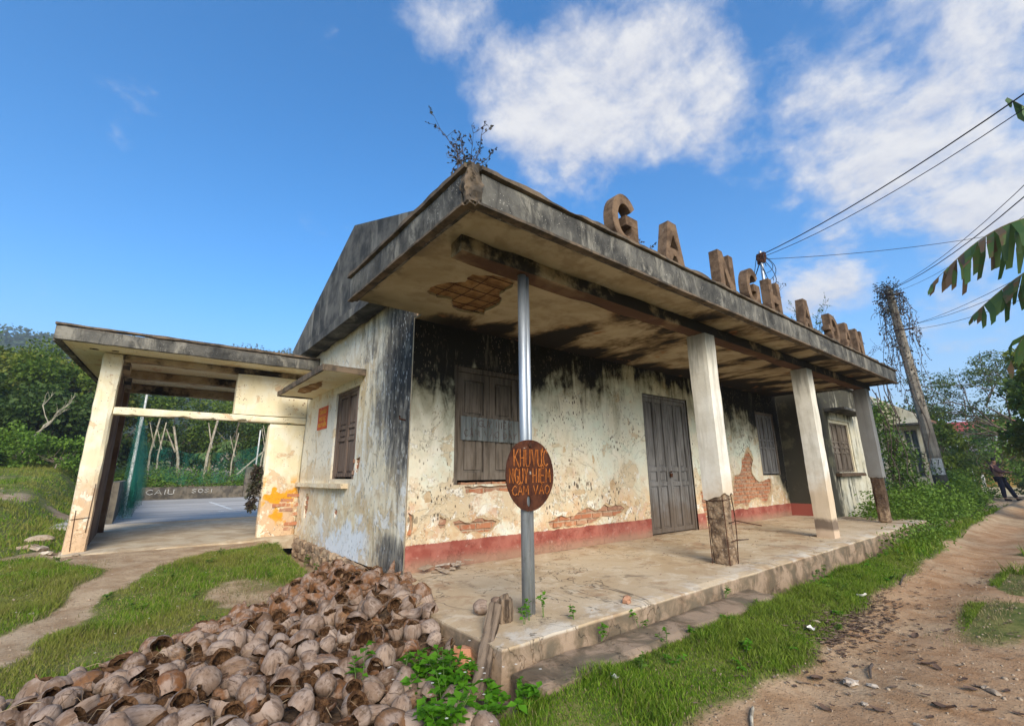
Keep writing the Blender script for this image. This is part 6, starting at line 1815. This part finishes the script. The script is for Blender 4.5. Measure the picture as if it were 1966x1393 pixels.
for k, (x, y, h, cr, mat, lab) in enumerate([(-3.6, 29, 5.6, 2.2, 'leaf_forest', 'leafy tree behind the court netting'), (-.8, 31.5, 6.0, 2.5, 'leaf_dark', 'dark tree filling the back of the porch opening'), (2.4, 30, 5.8, 2.4, 'leaf_forest', 'green tree behind the concrete post'), (5.4, 30.5, 6.0, 2.5, 'leaf_olive', 'olive tree at the right of the court'), (1.0, 34, 6.6, 2.8, 'leaf_forest', 'tall tree behind the court trees'), (4.0, 27.6, 5.0, 1.5, 'leaf_dark', 'dark shrubby tree beside the court end')]):
    tree('court_tree', x, y, h, cr, 660 + k, lab, group='trees behind the court', mat=mat, n=5200, ls=.20, trunk=.12, base=.10, clumps=40)
for k, (x, y, dx, h, r) in enumerate([(-.55, 26.6, -.6, 3.4, .085), (.55, 26.4, .3, 4.2, .085), (-1.5, 26.8, .0, 3.6, .05), (1.9, 26.7, .1, 3.4, .05), (-1.9, 27.0, .1, 3.8, .06), (3.25, 26.2, .3, 4.0, .055), (3.5, 26.3, .1, 4.2, .05)]):
    z0 = onground(x, y); t_ = empty('tree_trunk', (x, y, z0), 'slim pale bare trunk standing on the bank behind the court', 'tree', 'slim trunks behind the court'); mb = MB(); p = Vector((x, y, z0 - .05)); q = Vector((x + dx, y, z0 + h))
    mb.tube([p, p.lerp(q, .5) + Vector((-.12 * np.sign(dx + .01), 0, 0)), q], [r, r * .8, r * .6], 8); mb.tube([p.lerp(q, .6), p.lerp(q, .85) + Vector((-.4, 0, .35))], [r * .5, r * .3], 6); mb.build('trunk', 'pale_bark', t_)
mb = MB(); mb.tube([(1.85, 24.4, 1.1), (3.5, 24.2, 2.9)], .045, 7); props(mb.build('bamboo_pole', 'pale_bark'), 'slanting pale bamboo pole behind the court wall', 'pole')
for k, (x, y, z1, lab) in enumerate([(-2.42, 10.6, 3.1, 'thin pale pipe holding the green net beside the porch'), (-2.5, 14.5, 2.9, 'white pipe further along the green net'), (2.45, 22.9, 3.4, 'thin white pipe beside the concrete post')]):
    mb = MB(); mb.tube([(x, y, .03), (x + .03, y, z1)], .025 if k < 2 else .035, 7); props(mb.build('net_pipe', 'white_paint'), lab, 'pipe')
def net(name, pts_top, pts_bot, label, folds=.12, seed=0):
    n = 70; m_ = 14; V = []
    for i in range(n + 1):
        t = i / n * (len(pts_top) - 1); k = min(int(t), len(pts_top) - 2); f = t - k
        a = Vector(pts_top[k]).lerp(Vector(pts_top[k + 1]), f); b = Vector(pts_bot[k]).lerp(Vector(pts_bot[k + 1]), f)
        for j in range(m_ + 1):
            s = j / m_; p = a.lerp(b, s); w = folds * (.3 + s); p += Vector((w * math.sin(i * .9 + seed + s * 2), w * math.cos(i * 1.37 + seed), 0)); V.append(p[:])
    F = [(i * (m_ + 1) + j, (i + 1) * (m_ + 1) + j, (i + 1) * (m_ + 1) + j + 1, i * (m_ + 1) + j + 1) for i in range(n) for j in range(m_)]
    return props(link(name, mesh(name, V, F, 'net_green', smooth=True)), label, 'net')
net('court_net', [(-2.45, 8.8, 2.95), (-2.42, 12, 2.75), (-2.35, 16, 2.7), (-2.2, 22.6, 2.8)], [(-2.4, 8.9, .10), (-2.35, 12, .08), (-2.2, 16, .06), (-2.0, 22.6, .1)], 'green nylon netting hung along the court side')
net('court_net', [(-2.2, 22.55, 2.6), (-.5, 22.5, 2.1), (1.2, 22.5, 2.2), (3.6, 22.5, 2.9)], [(-2.2, 22.55, 1.1), (-.5, 22.5, .62), (1.2, 22.5, .75), (3.6, 22.5, 1.2)], 'sagging green netting strung across the court end', .06, 3)
pv_ = empty('dead_creeper', (-.64, 4.4, .4), 'dark dead creeper hanging on the inner edge of the porch pier', 'creeper'); rng = np.random.default_rng(19)
zz_ = rng.uniform(.45, 1.15, 60); V, F = cloud_leaves(rng, np.stack([-.635 - .05 * rng.random(60) - .05 * nss(1.2, .6, zz_), rng.uniform(4.30, 4.44, 60), zz_], -1), rng.uniform(.05, .09, 60), [14] * 60, .06); o = link('foliage', mesh('foliage', V, F, 'leaf_dry'), pv_); o['kind'] = 'stuff'

# ---- banana plants behind the court and by the lane
def banana_leaf(mb, base, tip, droop, width, seed, torn=.5, dryf=.3, attr=None):
    rng = np.random.default_rng(seed); base = Vector(base); tip = Vector(tip); n = 26; path = []
    for k in range(n + 1):
        t = k / n; p = base.lerp(tip, t); p.z += droop * math.sin(math.pi * t) ; path.append(p)
    mb.tube(path, [.022 * (1 - .85 * k / n) for k in range(n + 1)], 5, mi=1); dr = [0.0] * ((n + 1) * 5)
    ax = (tip - base).normalized(); sd = ax.cross(Vector((0, 0, 1))).normalized()
    for side in (-1, 1):
        k = 2
        while k < n:
            step = 1 if rng.random() < torn else 2; k2 = min(n, k + step)
            w0 = width * math.sin(math.pi * min(1, .12 + .88 * k / n)) ** .6 + .02; hang = rng.uniform(.55, .95)
            a, b = path[k], path[k2].lerp(path[k], .06 if rng.random() < torn else 0)
            dirn = (sd * side * (1 - hang) + Vector((0, 0, -1)) * hang + ax * .15).normalized(); L = w0 * rng.uniform(.6, 1.15)
            tw = Vector(rng.normal(size=3) * .05); nar = rng.uniform(.35, .9)
            o_ = [a, b, b + dirn * L * .5 + sd * side * L * .18 + tw, a + dirn * L * .5 + sd * side * L * .18 + tw]
            c_ = (o_[2] + o_[3]) / 2 + dirn * L * .5
            wv = (o_[2] - o_[3]) * nar * .5
            mb.add([*o_, c_ + wv, c_ - wv], [(0, 1, 2, 3), (3, 2, 4, 5)]); dv = min(1, max(0, dryf + rng.uniform(-.25, .25) + .35 * (k / n - .5))); dr += [dv] * 6
            k = k2
    if attr is not None: attr += dr
def banana(x, y, z, h, leaves, label, group, seed):
    rng = np.random.default_rng(seed); t = empty('banana_plant', (x, y, z), label, 'banana plant', group)
    mb = MB(); mb.tube([(x, y, z - .05), (x + .05, y, z + h * .5), (x, y, z + h)], [.14, .12, .08], 10); mb.build('stem', 'banana_stem', t)
    for k, (tip, dp, w, tn, dy_) in enumerate(leaves):
        mb = MB(); at_ = []; banana_leaf(mb, (x, y, z + h), tip, dp, w, seed * 10 + k, tn, dy_, at_)
        o = mb.build('leaf', ['banana_leaf', 'banana_stem'], t)
        a_ = o.data.attributes.new('dry', 'FLOAT', 'POINT'); a_.data.foreach_set('value', np.array(at_[:len(o.data.vertices)], np.float32))
banana(8.2, -5.9, -.25, 4.2, [((7.6, -3.45, 3.95), .78, .85, .85, .42), ((8.0, -3.80, 3.40), .42, .70, .85, .28), ((8.3, -4.0, 2.55), .55, .42, .6, .2), ((8.2, -4.85, 7.0), .3, .30, .2, .05), ((10.2, -7, 4.0), .8, .4, .5, .3), ((6.6, -7.6, 4.2), .8, .4, .5, .3), ((9.4, -4.4, 3.1), .5, .34, .5, .3)], 'banana plant beside the lane with torn drooping leaves', 'banana plants', 5)
for k, (x, y) in enumerate([(.9, 28.2), (2.9, 28.6), (-2.4, 28.6)]):
    z0 = onground(x, y); rg = np.random.default_rng(50 + k); lv = []
    for j in range(9):
        a = rg.uniform(0, 6.28); r = rg.uniform(1.0, 1.9); lv.append(((x + r * math.cos(a), y + r * math.sin(a), z0 + 1.3 + rg.uniform(0, 1.6)), .7, .30, .3, .05))
    banana(x, y, z0, 1.6, lv, 'bright banana plant behind the court wall', 'banana plants behind the court', 60 + k)

# ------------------------------------------------------------------ right-hand side beyond the station
def mound(name, x0, x1, y0, y1, h, n, seed, label, mat='leaf_shrub', size=.075, group=None):
    rng = np.random.default_rng(seed); t = empty(name, ((x0 + x1) / 2, (y0 + y1) / 2, -.25), label, 'shrub', group); cx = rng.uniform(x0, x1, n); cy = rng.uniform(y0, y1, n)
    f = 1 - np.abs((cy - (y0 + y1) / 2) / ((y1 - y0) / 2)) ** 2 * .75; cz_ = -.25 + h * f * rng.uniform(.25, 1, n)
    V, F = cloud_leaves(rng, np.stack([cx, cy, cz_], -1), rng.uniform(.16, .34, n), [44] * n, size); o = link('foliage', mesh('foliage', V, F, mat), t); o['kind'] = 'stuff'
mound('verge_bush', 9.6, 12.5, -2.35, -1.05, .75, 70, 1, 'low leafy bush spilling over the far veranda end')
mound('verge_bush', 11.8, 15.2, -2.55, -1.2, .85, 90, 2, 'bright creeper bush below the vine-covered house wall')
mound('verge_bush', 15.0, 19.5, -2.35, -1.0, .75, 110, 3, 'green bush hiding the foot of the power pole', size=.085)
mound('verge_bush', 19.5, 27, -1.75, -.2, 1.1, 130, 4, 'bushy verge beyond the power pole', size=.10)
mound('verge_bush', 6.9, 9.6, -2.75, -2.38, .25, 46, 5, 'low creeping green along the veranda edge near the last pillar', size=.055)
# house behind the vines
hs_ = empty('yellow_house', (20, 1, 0), 'faded yellow house with gable end behind the vines and power pole', 'house')
fh = lambda u, w, d: (18.2 + d, u, w)
o = sheet([(-1.22, -.3), (6.0, -.3), (6.0, 3.0), (2.4, 5.2), (-1.22, 2.75)], [rect(-1.02, -.62, .75, 2.35), rect(.9, 1.7, 1.0, 2.3)], fh, .25, [.2, .2], grid=.6).build('gable_wall', 'house_yellow', hs_); fix_normals(o)
mb = MB(); mb.box(18.45, 19.6, -1.20, -1.0, -.3, 2.7); mb.build('side_wall', 'house_yellow', hs_)
for (a, b) in ((-1.02, -.62), (.9, 1.7)):
    mb = MB(); z0_, z1_ = (.75, 2.35) if a < 0 else (1.0, 2.3)
    mb.box(18.33, 18.36, a, b, z0_, z1_); wo_ = mb.build('window', 'tin_sheet', hs_); mb = MB()
    for u in (a, (a + b) / 2 - .02, b - .04): mb.box(18.29, 18.325, u, u + .04, z0_, z1_)
    for w in (z0_, z1_ - .04, z1_ * .72): mb.box(18.295, 18.32, a + .041, b - .041, w, w + .04)
    mb.build('frame', 'house_yellow', wo_)
mb = MB(); mb.rbox(17.75, 18.2, -1.5, -.35, 2.45, 2.53, seg=.2, amp=.006, seed=130); mb.build('awning', 'gable_concrete', hs_)
mb = MB(); mb.box(18.08, 18.199, -.22, -.0, -.3, 3.5); mb.box(18.08, 18.199, 1.9, 2.1, -.3, 4.3); mb.build('pilaster', 'house_yellow', hs_)
mb = MB()
for (a, b), (c, e) in (((-1.30, 2.60), (2.4, 5.04)), ((2.4, 5.04), (6.3, 2.75))):
    mb.add([(18.46, a, b), (18.46, c, e), (20, c, e), (20, a, b), (18.46, a, b + .08), (18.46, c, e + .08), (20, c, e + .08), (20, a, b + .08)], [(0, 1, 2, 3), (4, 7, 6, 5), (0, 4, 5, 1), (1, 5, 6, 2), (2, 6, 7, 3), (3, 7, 4, 0)])
mb.build('roof', 'roof_tile', hs_)
vi = empty('wall_vine', (15, -.9, 0), 'thick green vine climbing before the yellow house wall', 'vine'); rng = np.random.default_rng(71); n_ = 120
vz = rng.uniform(-.2, 2.9, n_); vy = -1.02 + .5 * rng.normal(size=n_) * .42 + .35 * nss(.4, 2.8, vz); vx = 15.3 + rng.normal(size=n_) * .35
V, F = cloud_leaves(rng, np.stack([vx, vy, vz], -1), rng.uniform(.16, .34, n_), [40] * n_, .10); o = link('foliage', mesh('foliage', V, F, 'leaf_vine'), vi); o['kind'] = 'stuff'
mb = MB()
for k in range(12):
    y = rng.normal(-1.0, .25); p = Vector((15.2 + rng.normal() * .3, y, -.2)); path = [p]
    for j in range(9): path.append(path[-1] + Vector((rng.normal() * .08, rng.normal() * .10, rng.uniform(.28, .5))))
    mb.tube(path, .013, 4, cap=False)
mb.build('stem', 'twig', vi)

# trees and buildings down the lane
def feather(x, y, z0, seed, label):
    rng = np.random.default_rng(seed); t = empty('feathery_tree', (x, y, z0), label, 'tree'); mb = MB(); tips = []
    def br(p, d, L, r, lv):
        e = p + d * L; m_ = (p + e) / 2 + Vector(rng.normal(size=3) * L * .07); mb.tube([p, m_, e], [r, r * .8, r * .6], 5, cap=False)
        if lv <= 1: tips.extend([m_, e])
        if lv > 0:
            for k in range(3): br(e if k < 2 else m_, (d * .8 + Vector((rng.normal() * .5, rng.normal() * .75, rng.normal() * .30))).normalized(), L * rng.uniform(.55, .8), r * .6, lv - 1)
    br(Vector((x, y, z0)), Vector((-.05, .18, 1)).normalized(), 2.6, .15, 0); base = Vector((x - .1, y + .45, z0 + 2.5))
    for dv in ((0, .85, .5), (.3, .5, .8), (-.5, .1, .8), (0, 1.0, .22), (.2, -.4, .9), (.4, .9, .75), (-.3, .75, .9)): br(base, Vector(dv).normalized(), 2.0, .05, 3)
    mb.build('trunk', 'bark', t)
    sel = [p for p in tips if rng.random() < .55]; n = len(sel)
    V, F = cloud_leaves(rng, [p[:] for p in sel], rng.uniform(.25, .6, n), [34] * n, .12, asp=.30, up=.8, flat=.30); o = link('crown', mesh('crown', V, F, 'leaf_feather'), t); o['kind'] = 'stuff'
feather(27.5, -3.4, -.3, 9, 'open feathery tree spreading over the lane')
for k, (x, y, h, cr, mat, lab, n) in enumerate([(15.5, -4.35, 4.6, 1.2, 'leaf_forest', 'dense dark tree behind the banana leaves', 6500), (33, 2.2, 5.4, 2.4, 'leaf_dark', 'dark round tree beyond the power pole', 6000), (27, .3, 3.6, 1.6, 'leaf_forest', 'mid green tree next to the power pole', 4200), (36, -1.0, 4.4, 1.9, 'leaf_shrub', 'light green tree behind the person', 4200), (24.5, -5.2, 4.6, 1.4, 'leaf_dark', 'dark tree on the right of the lane', 4500), (42, 1, 5, 2.2, 'leaf_dark', 'dark tree below the red roof', 4200), (44, -3.2, 4.6, 2.2, 'leaf_forest', 'tree closing the end of the lane', 4200), (19.5, -4.5, 5.0, 1.4, 'leaf_dark', 'tall dark green tree behind the torn banana leaves', 5000)]):
    tree('lane_tree', x, y, h, cr, 700 + k, lab, mat=mat, n=n, ls=.17, base=.12, group='trees along the lane', clumps=36)
for k, (x, y, h) in enumerate([(28.2, -3.0, 1.0), (27.6, -.35, 1.2), (31.5, -3.6, 1.2)]): tree('shrub', x, y, h, .75, 740 + k, ['rounded dark shrub before the ochre wall', 'leafy shrub at the verge end', 'shrub beside the ochre house'][k], 'shrub', None, 'leaf_dark' if k != 1 else 'leaf_shrub', n=1500, ls=.11, trunk=.03, base=0, clumps=18)
oh = empty('ochre_house', (40, -2, 0), 'low ochre house with dark window beyond the person', 'house')
mb = MB(); mb.box(38, 44, -4.8, .2, -.4, 1.9); mb.build('wall', 'ochre_wall', oh); mb = MB(); mb.add([(37.4, -5.2, 1.88), (37.4, .6, 1.88), (44.6, .6, 1.88), (44.6, -5.2, 1.88), (39.5, -5.2, 2.6), (39.5, .6, 2.6), (43, .6, 2.6), (43, -5.2, 2.6)], [(0, 1, 5, 4), (1, 2, 6, 5), (2, 3, 7, 6), (3, 0, 4, 7), (4, 5, 6, 7), (0, 3, 2, 1)]); mb.build('roof', 'roof_tin', oh)
mb = MB(); mb.box(37.94, 37.99, -2.7, -1.5, .45, 1.45); mb.build('window', 'dark_inside', oh)
rh = empty('red_roof_house', (66, 4, 0), 'distant pale house with bright red roof', 'house')
mb = MB(); mb.box(64, 72, .2, 5.2, -.4, 4.9); mb.build('wall', 'white_paint', rh); mb = MB(); mb.add([(63.3, -.6, 4.88), (63.3, 5.8, 4.88), (72.6, 5.8, 4.88), (72.6, -.6, 4.88), (66, -.2, 6.0), (66, 5.4, 6.0), (70, 5.4, 6.0), (70, -.2, 6.0)], [(0, 1, 5, 4), (1, 2, 6, 5), (2, 3, 7, 6), (3, 0, 4, 7), (4, 5, 6, 7), (0, 3, 2, 1)]); mb.build('roof', 'roof_red', rh)
gw = empty('lane_kerb_wall', (31.5, -1, 0), 'low pale roadside wall beyond the person', 'wall')
mb = MB(); mb.rbox(31.4, 31.7, -2.6, 3, -.4, .12, seg=.4, amp=.01, seed=140); mb.build('wall_body', 'house_yellow', gw)
for k, (x, y, z1) in enumerate([(30.8, -.95, .75), (30.6, -2.62, .7)]):
    mb = MB(); mb.rbox(x - .06, x + .06, y - .06, y + .06, -.35, z1, seg=.1, amp=.006, seed=150 + k); props(mb.build('marker_post', 'white_paint'), 'white roadside marker post near the person', 'post', 'white marker posts')
mb = MB(); mb.box(29, 33, -60, 60, -.36, -.225); props(mb.build('cross_road', 'porch_floor'), kind='structure')

# ------------------------------------------------------------------ person leaning back, hands held before the chest
def person(x, y, z, face, label):
    """face = heading (radians) of the figure"""
    t = empty('person', (x, y, z), label, 'person'); cf, sf = math.cos(face), math.sin(face)
    def Wp(f, s, u): return (x + f * cf - s * sf, y + f * sf + s * cf, z + u)
    def skin(name, verts, edges, rads, mat, parent, sub=1):
        me = bpy.data.meshes.new(name); me.from_pydata([Wp(*v) for v in verts], edges, []); o = link(name, me, parent)
        md = o.modifiers.new('skin', 'SKIN'); md.use_smooth_shade = True
        for i, r in enumerate(rads): me.skin_vertices[0].data[i].radius = (r, r) if not hasattr(r, '__len__') else r
        me.skin_vertices[0].data[0].use_root = True
        s_ = o.modifiers.new('sub', 'SUBSURF'); s_.levels = sub; s_.render_levels = sub; me.materials.append(MATS[mat]); return o
    b = skin('body', [(-.02, 0, .92), (-.06, 0, 1.10), (-.12, 0, 1.30), (-.13, 0, 1.40), (-.11, 0, 1.46), (-.08, 0, 1.52), (-.07, 0, 1.60),
                      (-.12, .17, 1.35), (-.10, -.17, 1.35), (.02, .21, 1.13), (.04, -.21, 1.13), (.24, .12, 1.12), (.26, -.10, 1.12), (.30, .10, 1.13), (.32, -.08, 1.13),
                      (.0, .10, .86), (-.01, -.10, .86), (.16, .12, .48), (.02, -.11, .48), (.30, .13, .08), (.02, -.12, .08), (.42, .14, .04), (.14, -.14, .04)],
             [(0, 1), (1, 2), (2, 3), (3, 4), (4, 5), (5, 6), (2, 7), (2, 8), (7, 9), (8, 10), (9, 11), (10, 12), (11, 13), (12, 14), (0, 15), (0, 16), (15, 17), (16, 18), (17, 19), (18, 20), (19, 21), (20, 22)],
             [.14, .14, .16, .10, .055, .085, .085, .07, .07, .048, .048, .035, .035, .03, .03, .095, .095, .065, .065, .042, .042, .04, .04], 'skin', t)
    skin('shirt', [(-.02, 0, .93), (-.06, 0, 1.10), (-.12, 0, 1.29), (-.13, 0, 1.39), (-.12, .17, 1.35), (-.10, -.17, 1.35), (.02, .21, 1.13), (.04, -.21, 1.13), (.20, .14, 1.12), (.22, -.12, 1.12)],
         [(0, 1), (1, 2), (2, 3), (2, 4), (2, 5), (4, 6), (5, 7), (6, 8), (7, 9)], [(.17, .15), (.165, .145), (.185, .15), .10, .085, .085, .063, .063, .05, .05], 'shirt_maroon', t)
    skin('trousers', [(-.02, 0, .96), (.0, .10, .85), (-.01, -.10, .85), (.16, .12, .48), (.02, -.11, .48), (.29, .13, .10), (.02, -.12, .10)], [(0, 1), (0, 2), (1, 3), (2, 4), (3, 5), (4, 6)], [.165, .115, .115, .088, .088, .075, .075], 'trousers_navy', t)
    skin('hair', [(-.105, 0, 1.60), (-.09, 0, 1.655), (-.04, 0, 1.675)], [(0, 1), (1, 2)], [.092, .095, .07], 'hair_black', t)
    for s_, f0 in ((.13, .30), (-.13, .03)): skin('shoe', [(f0 - .04, s_, .045), (f0 + .10, s_, .04), (f0 + .19, s_ * 1.05, .03)], [(0, 1), (1, 2)], [.05, .05, .035], 'shoe_dark', t)
    for s_, f0 in ((.10, .30), (-.08, .32)):
        for k in range(5):
            dy = (-.03 + .015 * k) if k < 4 else (.035 if s_ < 0 else -.035); L = (.07, .08, .078, .065, .05)[k]
            skin('finger', [(f0 + .01, s_ + dy * .6, 1.13), (f0 + .01 + L * .6, s_ + dy, 1.135), (f0 + .01 + L, s_ + dy * .8, 1.115)], [(0, 1), (1, 2)], [.010, .009, .008], 'skin', b, 1)
person(25.4, -2.05, onground(25.4, -2.05), R(-100), 'person in maroon shirt and dark trousers leaning back on the lane')

# ------------------------------------------------------------------ air
mt = bpy.data.materials.new('haze'); mt.use_nodes = True; nt = mt.node_tree; nt.nodes.clear()
pv = nt.nodes.new('ShaderNodeVolumePrincipled'); pv.inputs['Color'].default_value = (.80, .88, 1.0, 1); pv.inputs['Density'].default_value = .0012; pv.inputs['Anisotropy'].default_value = .2
ot = nt.nodes.new('ShaderNodeOutputMaterial'); nt.links.new(pv.outputs[0], ot.inputs['Volume']); MATS['haze'] = mt
mb = MB(); mb.box(gx[0] - 5, gx[-1] + 5, gy[0] - 5, gy[-1] + 5, float(GZ.min()) - 1.5, max(float(HZ.max()), 80.0) + 8.0)
props(mb.build('haze', 'haze'), 'thin bluish haze in the air', 'haze', kind='stuff')
